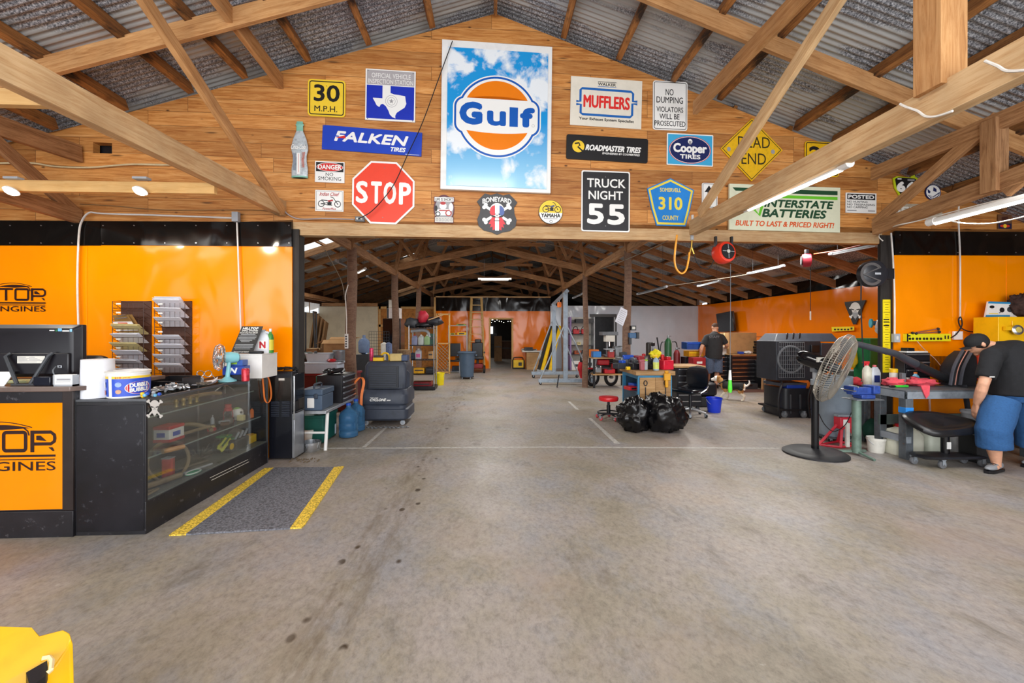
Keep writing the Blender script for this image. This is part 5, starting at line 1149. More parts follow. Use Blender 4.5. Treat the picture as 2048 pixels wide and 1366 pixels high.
for i in range(40):a,c_=rnd.uniform(0,6.3),rnd.uniform(0,1); b.tube([(XC-.26,YC+1.0,zg+.04),(XC-.26+.1*math.cos(a),YC+1.0+.1*math.sin(a),zg+.04+.13*c_)],.003,OLDM,4)
simple('wire_brush','bristly wire brush wheel on the case deck','brush',b)
b=M(Matrix.Translation((XC-.14,YC+1.16,zg+.16))@Matrix.Rotation(R(90),4,'Z')@Matrix.Rotation(R(70),4,'X')@Matrix.Rotation(R(22),4,'Z')); b.box((0,0,0),(.24,.02,.006),mat('C8C832',.5)); b.box((.02,-.05,0),(.2,.03,.006),mat('C8C832',.5)); b.box((-.09,-.02,0),(.02,.08,.006),mat('C8C832',.5)); simple('yellow_badge','yellow metal badge leaning on the case deck','badge',b)
t=thing('toy_engine','dark old engine model on the case deck','engine',Vector((XC-.2,YC+1.45,zg+.012))); b=M(); b.box((0,0,.06),(.2,.24,.12),mat('3A3A36',.5,.3,var=.3)); b.build('block',t,False,bev=.012)
b=M(); b.lathe([(.05,-.06),(.06,0),(.05,.06)],OLDM,(0,.03,.16),16,axis=(0,1,0)); b.build('cylinder_head',t,False)
for k in range(3):b=M(); b.tube([(.06,-.08+.08*k,.12),(.1,-.08+.08*k,.2)],.012,LGREY,8); b.build('exhaust_stub',t,False)
t=thing('toy_tractor','green and yellow toy tractor on the case deck','toy tractor',Vector((XC-.2,YF-.42,zg+.012))); TG=mat('2E8A3A',.4)
b=M(); b.box((0,.05,.1),(.09,.22,.07),TG); b.build('hood',t,False,bev=.008); b=M(); b.box((0,-.08,.18),(.11,.1,.02),TG); b.build('canopy',t,False)
for dx in(-.06,.06):b=M(); b.lathe([(.07,-.02),(.07,.02)],RUBBER,(dx,-.08,.07),20,axis=(1,0,0)); b.build('rear_wheel',t,False); b=M(); b.lathe([(.035,-.023),(.035,.023)],YELLOW,(dx,-.08,.07),16,axis=(1,0,0)); b.build('wheel_hub',t,False); b=M(); b.lathe([(.035,-.014),(.035,.014)],RUBBER,(dx*.8,.12,.035),16,axis=(1,0,0)); b.build('front_wheel',t,False)
for dx in(-.05,.05):b=M(); b.tube([(dx,-.06,.12),(dx,-.06,.18)],.005,TG,6); b.build('canopy_post',t,False)
b=M(); b.box((XC-.16,YF-.13,zg+.06),(.09,.2,.09),YELLOW); b.box((XC-.16,YF-.13,zg+.11),(.05,.16,.014),mat('E0A800',.4)); simple('yellow_case','bright yellow box at the far end of the case deck','box',b,bev=.006)
# top shelf
b=M(); b.lathe([(.03,0),(.13,.02),(.14,.035),(.12,.03),(.02,.012)],mat('6E7060',.5,var=.2),(XC-.3,YC+.2,zs1+.14),26,axis=(.95,-.2,.15)); simple('old_plate','grey green plate standing on the top case shelf','plate',b)
for k,(dy,w,m_,nm,lab)in enumerate(((.55,.3,BROWN,'leather_strap','brown leather strap'),(.85,.2,OLDM,'old_tool','blackened iron tool'),(1.2,.34,mat('9A8258',.7),'paddle','tan wooden paddle'))):
 b=M(); b.tube(smooth_pts([(XC-.42,YC+dy-w/2,zs1+.025),(XC-.34,YC+dy,zs1+.04),(XC-.3,YC+dy+w/2,zs1+.022)]),.02+.004*k,m_,8,flat=.7); simple(nm,lab+' lying on the top case shelf','curio',b)
for k in range(4):
 b=M(); b.lathe([(.018,0),(.012,.02),(.02,.05),(.01,.07)],mat('B49A5A',.3,.7),(XC-.25,YC+.66+.09*k,zs1),12); simple('brass_figure','little brass figure on the top case shelf','figure',b,'brass figures on the top case shelf')
b=M(); b.tube(smooth_pts([(XC-.36,YC+1.35,zs1+.03),(XC-.3,YC+1.45,zs1+.1),(XC-.26,YC+1.55,zs1+.03)]),.006,CHROME,6); b.tube(smooth_pts([(XC-.36,YC+1.5,zs1+.02),(XC-.3,YC+1.45,zs1+.1),(XC-.24,YC+1.36,zs1+.02)]),.006,CHROME,6); b.ball((XC-.33,YC+1.3,zs1+.025),.025,mat('B6A0B4',.3),10); simple('wire_stand','bent wire stand on the top case shelf','stand',b)
# ---------------------------------------------------------------- on top of the case
q=Vector((P(196,HZ,YC+.13).x,YC+.13,z1+.003)); t=thing('paper_towel_roll','big white paper towel roll standing on the case end','paper roll',q)
s_=mpp(196,YC+.13); b=M(); b.lathe([(.023,0),(28*s_,0),(28*s_,.004),(26*s_,79*s_),(.023,79*s_),(.022,.0)],mat('E6E8EE',.85,var=.04),seg=36,cap=False); b.build('roll',t,False)
b=M(); b.lathe([(.024,.001),(.024,79*s_-.001),(.021,79*s_-.001),(.021,.001)],CARD,seg=20,cap=False); b.build('core',t,False)
Yt=YC+.14; s_=mpp(256,Yt); q=Vector((P(257,HZ,Yt).x,Yt,z1+.003)); t=thing('candy_tub','white plastic candy tub with a blue DUBBLE BUBBLE label','tub',q)
r0,r1,h=33.5*s_,35*s_,55*s_
b=M(); b.lathe([(r0*.95,0),(r0,.006),(r1,h*.9),(r1*1.04,h*.9),(r1*1.04,h),(r1*.94,h),(r1*.9,.03)],WHITE,seg=36); b.build('tub',t,False)
b=M(); b.torus((0,0,h*.97),r1*1.02,.006,OFFWHITE,(0,0,1),36,6); b.build('rim',t,False)
def wrapcyl(b,r0,r1,h):# artwork x in degrees round the tub, y 0..100 from the top
 b.v=[Vector(((r0+(r1-r0)*(1+v.y/100)+.0006+v.z)*math.sin(R(v.x)),-(r0+(r1-r0)*(1+v.y/100)+.0006+v.z)*math.cos(R(v.x)),h*(1+v.y/100)))for v in b.v]; return b
DB=mat('2A50C4',.35,var=.05)
b=S()
for a0_,a1_ in((-65,-20),(-6,130)):
 for k in range(int((a1_-a0_)/5)):b.rect(a0_+5*k,27,a0_+5*k+5.01,92,DB); b.rect(a0_+5*k,18,a0_+5*k+5.01,27,YEL)
b.ell(68,62,38,24,WHT,2); b.ell(68,62,36,22,RED,3)
b.text('DUBBLE',42,45,96,61,WHT,bold=.05,slope=-.06); b.text('BUBBLE',42,63,96,78,WHT,bold=.05,slope=-.06); b.text('210',4,19.5,22,25.5,RED,bold=.04); b.text('pieces',26,20,44,26,RED,bold=.01)
b.rect(-52,40,-34,60,WHT); b.ell(14,48,9,9,ink('8EA8E0')); b.ell(14,74,8,8,ink('C89A7A')); b.ell(-40,78,8,10,ink('B4574A'))
wrapcyl(b,r0,r1,h); b.build('printed_label',t,False,smooth=0)
b=M(); c=on_top(300,YC+.06,z1+.003)
for k in range(9):b.ball(c+Vector((rnd.uniform(-.05,.05),rnd.uniform(-.03,.05),.015+.01*(k%3))),.014,(YELLOW,BLUE,LGREY,mat('6FB7D8',.4))[k%4],8)
o=simple('wrapped_candies','small heap of blue and yellow wrapped bits on the case corner','candy heap',b); o['kind']='stuff'
b=M(); c=Vector((XC-.2,YC+.52,z1+.003))
for k in range(90):
 a,r_=rnd.uniform(0,6.28),.13*math.sqrt(rnd.random()); p_=c+Vector((r_*math.cos(a)*.8,r_*math.sin(a)*1.3,.012+.05*rnd.random()*(1-r_/.15))); d_=Vector((rnd.uniform(-1,1),rnd.uniform(-1,1),rnd.uniform(-.4,.4))).normalized()*.018; b.tube([p_-d_,p_+d_],.009,(CHROME,LGREY,STEEL)[k%3],6)
o=simple('chrome_fasteners','pile of shiny chrome fasteners on the case glass','fastener pile',b); o['kind']='stuff'
t=thing('desk_tray','dark open desk tray on the case behind the fasteners','tray',Vector((XC-.34,YC+.78,z1+.003))); b=M(); b.bb(-.15,.15,-.12,.12,0,.008,BLACK); b.bb(-.15,.15,.112,.12,0,.09,BLACK); b.bb(-.15,-.142,-.12,.12,0,.09,BLACK); b.bb(.142,.15,-.12,.12,0,.09,BLACK); b.bb(-.15,.15,-.12,-.112,0,.06,BLACK); b.build('tray',t,False,bev=.003); b=M(); b.box((0,0,.02),(.25,.2,.02),CARD_D); b.build('liner',t,False)
b=M(); c=Vector((XC-.25,YC+.98,z1+.1)); b.torus(c,.03,.004,CHROME,(.4,-1,.2),18,6); b.torus(c+Vector((.07,.01,0)),.03,.004,CHROME,(.4,-1,.2),18,6); b.tube([c+Vector((.03,0,.01)),c+Vector((.04,0,.01))],.004,CHROME,6); b.tube([c+Vector((-.03,0,0)),c+Vector((-.03,.1,-.09))],.003,CHROME,6); b.tube([c+Vector((.1,.01,0)),c+Vector((.1,.11,-.09))],.003,CHROME,6); simple('glasses','clear safety glasses on the desk tray edge','glasses',b)
sheet('paper_sheets','loose white paper sheets on the middle of the case top',(XC-.17,YC+.92,z1+.006),.2,.28,.5,n=5,curl=.05)
sheet('paper_sheets','second white sheet further along the case top',(XC-.2,YC+1.2,z1+.006),.16,.2,-.2,n=3,curl=.02,seed=3)
b=M(); c=Vector((XC-.1,YC+.8,z1+.02))
for k in range(14):b.tube([c+Vector((rnd.uniform(-.05,.05),rnd.uniform(-.06,.06),0)),c+Vector((rnd.uniform(-.05,.05),rnd.uniform(-.06,.06),.012))],.006,OLDM,6)
o=simple('key_bundle','bundle of dark keys near the case edge','keys',b)
b=M(); b.box((XC-.34,YF-.72,z1+.03),(.12,.05,.055),mat('C6CAD0',.4)); simple('note_box','small pale grey box on the case near the wall','box',b,bev=.004)
# desk fan
TEAL=mat('8CD0D8',.35,var=.05)
q=Vector((P(455,HZ,4.52).x,4.52,z1+.003)); t=thing('desk_fan','pale turquoise desk fan with a chrome cage on the display case','fan',q); ax=Vector((-.72,-.66,.05)).normalized(); hc=Vector((-.02,0,.25))
b=M(); b.lathe([(.085,0),(.085,.012),(.05,.03),(.022,.05)],TEAL,seg=24); b.build('base',t,False)
b=M(); b.tube([(0,0,.04),(.01,.01,.2)],[.022,.018],TEAL,10); b.build('stem',t,False)
b=M(); c=hc-ax*.02; b.lathe([(.02,-.11),(.05,-.09),(.06,-.03),(.055,.03)],TEAL,c,20,axis=ax); b.build('motor_housing',t,False)
b=M(); c=hc+ax*.055; u_=ax.orthogonal().normalized(); w_=ax.cross(u_)
for off,r_ in((-.03,.12),(0,.138),(.03,.12),(.045,.03),(.042,.06),(.038,.09)):b.torus(c+ax*off,r_,.003,CHROME,ax,36,5)
for k in range(30):
 a=k*2*PI/30; d_=u_*math.cos(a)+w_*math.sin(a); b.tube([c+ax*.046+d_*.025,c+ax*.03+d_*.12,c+d_*.138,c-ax*.03+d_*.12,c-ax*.04+d_*.05],.0016,CHROME,4)
b.build('cage',t,False)
b=M()
for k in range(4):
 a=k*PI/2+.3; d_=u_*math.cos(a)+w_*math.sin(a); e_=ax.cross(d_)
 b.add([c+d_*.02-e_*.015,c+d_*.10-e_*.035+ax*.012,c+d_*.11+e_*.03-ax*.012,c+d_*.02+e_*.015],[(0,1,2,3),(3,2,1,0)],mat('B8C8CC',.3,.4))
b.lathe([(.022,-.02),(.022,.02),(.01,.03)],CHROME,c,14,axis=ax); b.build('blades',t,False)
# battery boxes, can, strap
BX=mat('1C3FA0',.35,var=.05)
t=thing('blue_battery_box','blue box with a white slanted N behind the red can','box',Vector((P(473,HZ,4.62).x,4.62,z1+.003)),.1)
b=M(); b.box((0,0,.11),(.21,.14,.09),BX); bd=b.build('top_half',t,False,bev=.004); b=M(); b.box((0,0,.033),(.2,.13,.065),BLACK); b.build('lower_half',t,False,bev=.006)
b=M(Matrix.Translation((0,-.0705,.11))@Matrix(((.001,0,0,0),(0,0,-.001,0),(0,.001,0,0),(0,0,0,1)))); b.text('N',-32,-30,34,30,WHT,bold=.06,shear=.3); b.build('letter_print',bd,False,smooth=0)
b=M(); b.box((P(477,HZ,4.64).x,4.64,z1+.19),(.14,.1,.06),mat('3E63B0',.35)); b.box((P(474,HZ,4.64).x,4.589,z1+.19),(.06,.004,.03),mat('9CC83A',.4)); simple('blue_part_box','small blue parts box with a green mark by the fan','box',b,bev=.004)
t=can('soda_can','red soda can on the display case edge',Vector((P(491,HZ,4.52).x,4.52,z1+.003)),.037,.135,mat('C83240',.25,.3,var=.25,scale=30),CHROME)
OST=mat('F08038',.6,var=.1)
def ribbon(pts,w,m,wdir,th=.003):
 b=M(); pts=smooth_pts(pts); wd=Vector(wdir).normalized()*w/2; n=len(pts); vs=[]
 for i,p_ in enumerate(pts):
  tt=(pts[min(n-1,i+1)]-pts[max(0,i-1)]).normalized(); nn=tt.cross(wd).normalized()*th/2; vs.append([p_-wd-nn,p_+wd-nn,p_+wd+nn,p_-wd+nn])
 b.rings(vs,m); return b
zz=z1+.008
b=ribbon([(XC-.25,YF-.78,zz),(XC-.1,YF-.62,zz),(XC-.04,YF-.4,zz),(XC-.03,YF-.12,zz+.002),(XC+.025,YF-.06,zz-.02),(XC+.045,YF-.03,zz-.14),(XC+.035,YF,zz-.27),(XC+.025,YF-.05,zz-.33),(XC+.018,YF-.11,zz-.27),(XC+.018,YF-.14,zz-.1),(XC+.012,YF-.18,zz+.004),(XC-.03,YF-.4,zz+.006)],.022,OST,(.25,1,0)); simple('orange_strap','orange strap lying on the case and looping over its far corner','strap',b,smooth=60)
cable('cord',[(XC-.1,4.62,z1+.14),(XC-.03,4.72,z1+.12),(XC-.02,4.76,z1+.05),(XC-.06,4.7,z1+.01)],.004,DGREY,'thin dark cord curling beside the blue box','cord')
# ---------------------------------------------------------------- white pedestal with price board
Yp=4.78; q0,q1=P(449,708,Yp),P(524,708,Yp); zt2=q0.z
t=thing('display_box','white box standing on the far end of the display case','box',((q0.x+q1.x)/2,Yp+.15,z1+.003)); b=M(); b.bb(q0.x,q1.x,Yp,Yp+.33,z1+.003,zt2-.01,WHITE); b.build('body',t,bev=.003); b=M(); b.bb(q0.x-.004,q1.x+.004,Yp-.004,Yp+.334,zt2-.01,zt2,WHITE); b.build('top',t,bev=.002)
t=thing('price_board','black price board with white lettering leaning on the white box','sign board',(P(490,700,Yp+.05).x,Yp+.06,zt2)); Tq=None
b=S(); b.flat([(484,652.5),(526,652.5),(504.5,707),(461,707)],K); sh=lambda y:(707-y)*.40
b2=S()
def bt(tx,xa,xb,ya,yb,bo=.02):b2.text(tx,xa+sh((ya+yb)/2),xb+sh((ya+yb)/2),0,0,WHT)if False else b2.text(tx,xa+sh((ya+yb)/2),ya,xb+sh((ya+yb)/2),yb,WHT,bold=bo,shear=.40)
bt('HILLTOP',466,497,654.5,659,.05); bt('SMALL ENGINES',466,498,659.8,662.8,.02); bt('Hourly Shop Rate $80.00',463.5,499,664.5,667.3,.02)
for i,(xa,xb)in enumerate(((467,496),(465,500),(464,500),(465,499),(470,494),(473,490),(0,0),(464,500),(464,500),(463.5,500.5),(466,497))):
 y=669.2+2.85*i
 if xb:b2.line([(xa+sh(y),y),(xb+sh(y),y)],1.0,LGREY)
bt('Thank you for your business!',466,496,702.3,705.2,.01)
for k,(bb_,dn)in enumerate(((b,0),(b2,.0015))):
 def fn(x,y):return P(x,y,Yp+.05+.10*(707-y)/55)
 bb_.mapped(fn,(0,-1,0));
 if k==0:bb_.v=bb_.v+[v+Vector((0,.006,0))for v in bb_.v]; bb_.f+=[(7,6,5,4)if True else 0]+[(i,(i+1)%4,4+(i+1)%4,4+i)for i in range(4)]; bb_.mi+=[0]*5
 else:bb_.v=[v+Vector((0,-.001,0))for v in bb_.v]
 bb_.build(('board','lettering')[k],t,smooth=0)
b=M(); q=P(516,704,Yp+.06); b.box(Vector((q.x,Yp+.03,zt2+.015)),(.14,.05,.03),BLACK); simple('stapler','small black stapler in front of the price board foot','stapler',b,bev=.006)
t=jug('white_oil_jug','white oil jug with a red N label behind the price board',Vector((P(524,700,Yp+.2).x,Yp+.21,zt2)),.2,.12,.27,mat('D8DCE2',.4,var=.06),LGREY)
b=M(Matrix.Translation((.02,-.0615,.1))@Matrix(((.001,0,0,0),(0,0,-.001,0),(0,.001,0,0),(0,0,0,1)))); b.rect(-40,-45,60,55,WHT); b.text('N',-22,-35,48,45,RED,bold=.06); b.build('paper_label',t,False,smooth=0)
bottle('green_cleaner_bottle','slim green and yellow bottle at the end of the white box',Vector((P(541,700,Yp+.2).x,Yp+.2,zt2)),.034,.28,mat('3C8A34',.4,var=.3,scale=40),WHITE,mat('D6C63A',.5))
# ---------------------------------------------------------------- wall file racks
RK=mat('3A241C',.45,.2,var=.1); RKB=mat('4A2A1C',.5,var=.15)
def file_rack(label,xl,xr,ytop,ybot,filled,gname,ntier=9):
 z0=W(xl,ybot,.06).z; zt_=W(xl,ytop,.06).z; xb=W(xr,ytop,.06); al=ALPHA
 wid=.34; t=thing('file_rack',label,'file rack',Vector((xb.x-wid/2,xb.y,z0)),ALPHA); H=zt_-z0
 b=M(); b.bb(-wid/2,wid/2,-.012,0,0,H,RKB); b.build('back_panel',t,False,smooth=0)
 for s_ in(-1,1):
  b=M(); b.tube([(s_*wid/2,-.012,H),(s_*wid/2,-.13,H-.01),(s_*wid/2,-.13,.02),(s_*wid/2,-.012,0)],.0035,RK,5)
  for k in range(ntier):z=H*(k+.15)/ntier; b.tube([(s_*wid/2,-.012,z),(s_*wid/2,-.13,z+H/ntier*.55)],.0028,RK,4)
  b.build('side_wire',t,False)
 step=H/ntier; out=[]
 for k in range(ntier):
  z=H-step*(k+1); b=M(); q0,q1=(-.012,z+.01),(-.125,z+step*.50)
  for i in range(7):xx=-wid/2+wid*i/6; b.tube([(xx,q0[0],z),(xx,-.128,z+step*.12),(xx,-.13,z+step*.8)],.0022,RK,4)
  b.tube([(-wid/2,-.13,z+step*.12),(wid/2,-.13,z+step*.12)],.003,RK,5); b.tube([(-wid/2,-.13,z+step*.8),(wid/2,-.13,z+step*.8)],.0035,RK,5); tr=b.build('pocket',t,False)
  b=M(); b.box((-wid*.3,-.134,z+step*.6),(.05,.003,.018),OFFWHITE); b.build('label_tab',tr,False)
 # papers in the pockets are things of their own
 for k,(m_,n,dz)in filled.items():
  z=H-step*(k+1); b=M(); rr_=random.Random(k+int(xl))
  for i in range(n):
   dx=rr_.uniform(-.02,.01); ln=.235+rr_.uniform(-.02,.02); y1=-.012-.004*i
   c0=Vector((-.14+dx,y1-.01,z+.012+.004*i)); ang=R(36+rr_.uniform(-4,6)); w=.29
   dirv=Vector((0,-math.cos(ang)*.19,math.sin(ang)*.19+dz))
   q=[c0,c0+Vector((w,0,0)),c0+Vector((w,0,0))+dirv+Vector((0,0,-.01*rr_.random())),c0+dirv]
   b.add(q+[v+Vector((0,.0,.003))for v in q],[(3,2,1,0),(4,5,6,7),(0,1,5,4),(1,2,6,5),(2,3,7,6),(3,0,4,7)],m_)
  Tt=Matrix.Translation(t.location)@Matrix.Rotation(ALPHA,4,'Z'); b.v=[Tt@v for v in b.v]
  pos=('top','second','third','fourth','fifth','sixth','seventh','eighth','ninth')[k]
  simple('paper_stack','%s papers in the %s pocket from the top of the %s file rack'%('cream folder' if m_ is CREAM else 'white',pos,gname),'paper',b,'papers in the wall file racks',smooth=0)
 return t
FOLD=CREAM
file_rack('dark metal file rack with a clipboard, left one on the orange wall',234,303,602,757,{3:(CREAM,4,0),4:(PAPER,3,0),5:(CREAM,4,0),6:(PAPER,5,0),7:(PAPER,5,0),8:(PAPER,3,0)},'left')
file_rack('dark metal file rack full of white papers, right one on the orange wall',316,384,602,765,{0:(PAPER,4,0),1:(PAPER,4,0),2:(PAPER,3,0),4:(PAPER,4,0),5:(PAPER,4,0),6:(PAPER,4,0),7:(PAPER,3,0)},'right')
t=thing('clipboard','tan clipboard with a white sheet sticking out of the left rack','clipboard',W(262,660,.2))
def cb(x,y,k=0):return W(x,y,.14+.14*(664-y)/40+k)
CBM=mat('9A7440',.55,var=.1)
for(pts,k,m_,nm,lift_)in(([(238,629),(264,629),(284,662),(252,664)],-.02,CBM,'board',0),([(225,630),(256,630),(277,663),(236,664)],0,CBM,'board',0),([(225,643.5),(263,643),(276,661),(237,662)],.004,PAPER,'sheet',0),([(235,645),(254,645),(260,659),(243,660)],.006,ink('D0705C'),'red_print',0)):
 b=M(); v=[cb(x,y,k)for x,y in pts]; b.add(v+[q_+Vector((0,.003,0))for q_ in v],[(0,3,2,1),(4,5,6,7),(0,1,5,4),(1,2,6,5),(2,3,7,6),(3,0,4,7)],m_); b.build(nm,t,smooth=0)
b=M(); b.tube([cb(232,637,.008),cb(254,635,.008)],.006,CHROME,8); b.tube([cb(236,631,.006),cb(252,630,.006)],.006,CHROME,8); b.build('clip',t)
# ---------------------------------------------------------------- floor mat
t=thing('floor_mat','grey diamond plate floor mat with yellow edge strips','mat',G(515,1000))
def flatslab(b,pts,z0,z1,m):v=[G(*p_)for p_ in pts]; b.prism([(p_.x,p_.y)for p_ in v],z0,z1,m)
def mat_tex(name,c,sc):
 m,nt,bb_=new_mat(name); v=coords(nt); w1=nd(nt,'ShaderNodeTexVoronoi'); w1.inputs['Scale'].default_value=sc; nt.links.new(v,w1.inputs['Vector'])
 nt.links.new(ramp(nt,w1.outputs['Distance'],[(.1,tuple(x*1.6 for x in lin(c)[:3])),(.5,lin(c)),(.8,tuple(x*.55 for x in lin(c)[:3]))]),bb_.inputs['Base Color']); bb_.inputs['Roughness'].default_value=.6; bump(nt,bb_,w1.outputs['Distance'],.8,.004); return m
b=M(); flatslab(b,[(372,1071),(580,1059),(668,936),(549,937)],.001,.014,mat_tex('diamond_rubber','707178',60)); b.build('rubber_field',t)
YM=mat_tex('yellow_rubber','EAC648',70)
b=M(); flatslab(b,[(338,1072.5),(372,1071),(549,937),(529,938)],.001,.012,YM); b.build('yellow_strip',t)
b=M(); flatslab(b,[(580,1059),(603,1057),(609,1052),(688,934),(668,936)],.001,.012,YM); b.build('yellow_strip',t)
# ---------------------------------------------------------------- yellow machine corner at the lower left
YP=mat('F6BE0A',.35,var=.05)
t=thing('yellow_machine_cover','yellow plastic machine cover cut off at the lower left corner','machine cover',G(40,1500)*0+Vector((P(40,1340,1.5).x,1.62,0)))
def yp(px,py,z):return PZ(px,py,z)
A_=[yp(-90,1262,.50),yp(62,1270,.50),yp(80,1284,.47),yp(130,1271,.47),yp(143,1278,.46),yp(146,1290,.45),yp(140,1308,.42),yp(118,1342,.38),yp(90,1372,.34),yp(50,1420,.34),yp(-90,1440,.45)]
B_=[Vector((p_.x*.98-.02,p_.y-.0,.05))for p_ in A_]
b=M(); n=len(A_); cen=Vector((sum(p_.x for p_ in A_)/n,sum(p_.y for p_ in A_)/n,0))
mid=[Vector((cen.x+(p_.x-cen.x)*.93,cen.y+(p_.y-cen.y)*.93,p_.z+.025))for p_ in A_]
b.rings([B_,A_,mid],YP); o=b.build('shell',t,bev=.012,smooth=50)
def lidz(x,y,k):q=yp(x,y,.5); return q
b=M(); q=[yp(52,1345,.47),yp(94,1321,.455),yp(96,1335,.45),yp(90,1352,.44),yp(60,1375,.44)]; b.add(q+[v-Vector((0,0,.04))for v in q],[(0,1,2,3,4),(9,8,7,6,5)]+[(i,5+i,5+(i+1)%5,(i+1)%5)for i in range(5)],BLACK); b.build('handle_slot',t)
b=M(); q=[yp(84,1317,.462),yp(98,1314,.46),(yp(104,1322,.456)),yp(102,1340,.45),yp(95,1346,.446)]; b.tube(q,.007,mat('FFE6B0',.3),6); b.build('pale_edge',t)  # paler bead along the slot's edge
for v in o.data.vertices:pass
# ---------------------------------------------------------------- left of the opening and the hall
def TH(name,label,cat,loc,rz=0,group=None):return thing(name,label,cat,Vector(loc),rz,group)
def prt(b,name,t,bev=0,smooth=35,sub=0):return b.build(name,t,False,bev=bev,smooth=smooth,sub=sub)
def part_boxes(t,lst,bev=.004):
 for nm,c,d,m in lst:b=M(); b.box(c,d,m); prt(b,nm,t,bev)
def sBox(name,label,cat,c,d,m,rz=0,bev=.005,extra=(),loc=None,group=None):
 b=M(); b.box(c,d,m,rz=rz)
 for c2,d2,m2 in extra:b.box(Vector(c)+Matrix.Rotation(rz,3,'Z')@Vector(c2),d2,m2,rz=rz)
 return simple(name,label,cat,b,group,bev=bev)
def on(px,py,Y):return P(px,py,Y)
# water cooler
q=G(584,920); Y0=q.y; X0,X1=P(538,900,Y0).x,P(584,900,Y0).x; H=P(584,743,Y0).z; dp=.27
t=TH('water_cooler','black and stainless water cooler at the end of the display case','water cooler',((X0+X1)/2,Y0+dp/2,0))
w=X1-X0; CB2=mat('14161E',.25,var=.1)
part_boxes(t,[('cabinet',(0,0,H/2+.01),(w,dp,H-.02),CB2),('steel_side',(0,-dp/2-.002,H*.8),(w*.96,.006,H*.26),mat('4A4440',.18,.85,var=.2,scale=2)),('lower_door',(w/2+.012,0,H*.27),(.03,dp*.96,H*.5),mat('A8ACB2',.3,.7,var=.1)),('control_panel',(w/2+.012,0,H*.82),(.03,dp*.96,H*.3),GLOSSBLACK),('dispense_bay',(w/2+.004,0,H*.59),(.012,dp*.7,H*.12),RUBBER),('drip_tray',(w/2+.03,0,H*.54),(.05,dp*.75,.02),BLACK),('front_trim',(w/2+.02,-dp*.46,H*.7),(.02,.016,H*.5),CHROME)])
for s_ in(-.23,.23):
 b=M()
 for k in range(9):b.box((s_*w,-dp/2-.003,H*.5+.021*k),(w*.34,.008,.009),mat('2E3340',.4))
 prt(b,'side_vent',t)
b=M(); b.bb(-.02,.05,-dp/2-.007,-dp/2-.005,H*.9,H*.925,OFFWHITE); prt(b,'label_tab',t)
rnd=random.Random(8); b=M()
for k in range(7):b.tube(smooth_pts([Vector(((X0+X1)/2+rnd.uniform(-.15,.13),Y0+.13+rnd.uniform(-.1,.1),H+rnd.uniform(.008,.05)))for i in range(6)]),.007,RUBBER,5)
b.tube(smooth_pts([(X0+.02,Y0+.05,H+.02),(X0-.012,Y0-.01,H-.05),(X0-.015,Y0-.01,H-.2)]),.008,RUBBER,5)
simple('cable_coil','tangle of black cables on top of the water cooler','cable',b)
can('small_red_can','small red lidded cup on the back of the water cooler top',Vector((X1-.04,Y0+.2,H+.0)),.03,.07,DRED,LGREY)
# platform bench
Y0=5.66; XA,XB=-2.55,-2.17; zb=.52
AL=mat('B4B8BC',.35,.6,var=.15)
t=TH('work_platform','low white legged folding work platform loaded with tool boxes','work platform',((XA+XB)/2,6.3,0)); L=1.35; w=XB-XA
b=M(); b.bb(-w/2,w/2,-L/2,L/2,zb-.04,zb,AL); prt(b,'platform',t,.004)
for sy in(-1,1):
 for sx in(-1,1):b=M(); b.tube([(sx*w*.42,sy*L*.40,zb-.03),(sx*w*.48,sy*L*.5,.0)],.022,WHITE,8); prt(b,'leg',t)
 b=M(); b.tube([(-w*.45,sy*L*.45,.22),(w*.45,sy*L*.45,.22)],.016,WHITE,8); prt(b,'rung',t)
Tb=mat('46586E',.5,var=.1); TD=mat('333C4A',.5)
t=TH('plastic_toolbox','blue grey plastic toolbox on the front of the platform','toolbox',(-2.37,5.86,zb))
part_boxes(t,[('box',(0,0,.1),(.27,.4,.2),Tb),('lid',(0,0,.24),(.29,.42,.08),Tb),('latch',(.06,-.212,.19),(.05,.02,.07),TD),('paper_label',(-.01,-.203,.1),(.09,.004,.13),WHITE)],.012)
b=M(); b.tube(smooth_pts([(0,-.12,.28),(0,-.1,.33),(0,.1,.33),(0,.12,.28)]),.014,TD,8); prt(b,'handle',t)
def drawer_chest(name,label,loc,w,d,h,n,rz,m=BLACK,face='x',top=None,casters=0,pull=CHROME):
 t=TH(name,label,'tool chest',loc,rz); z0=casters*2.2
 b=M(); b.bb(-w/2,w/2,-d/2,d/2,z0,h,m); prt(b,'cabinet',t,.005)
 for k in range(n):
  hh=(h-z0)/n; z=z0+hh*k
  b=M(); b.bb(-w/2+.015,w/2-.015,-d/2-.012,-d/2,z+.008,z+hh-.008,mat('1C1C22',.35)); dr=prt(b,'drawer',t,.003)
  b=M(); b.bb(-w/2+.03,w/2-.03,-d/2-.03,-d/2-.012,z+hh-.028,z+hh-.01,pull); prt(b,'drawer_pull',dr)
 if top:b=M(); b.bb(-w/2-.02,w/2+.02,-d/2-.03,d/2+.01,h,h+.03,top); prt(b,'worktop',t,.003)
 for sx in(-1,1):
  for sy in(-1,1):
   if casters:caster(t,sx*(w/2-.06),sy*(d/2-.06),casters,fm=DGREY)
 return t
drawer_chest('tool_chest','black tool chest with drawers on the back of the platform',(-2.36,6.53,zb),.58,.36,.40,5,R(90))
b=M()
for k in range(6):b.tube(smooth_pts([Vector((-2.36+rnd.uniform(-.14,.14),6.45+rnd.uniform(-.15,.1),zb+.41+rnd.uniform(0,.07)))for i in range(4)]),.02,BLACK,6)
simple('black_hoses','heap of short black hoses on the platform tool chest','hose',b)
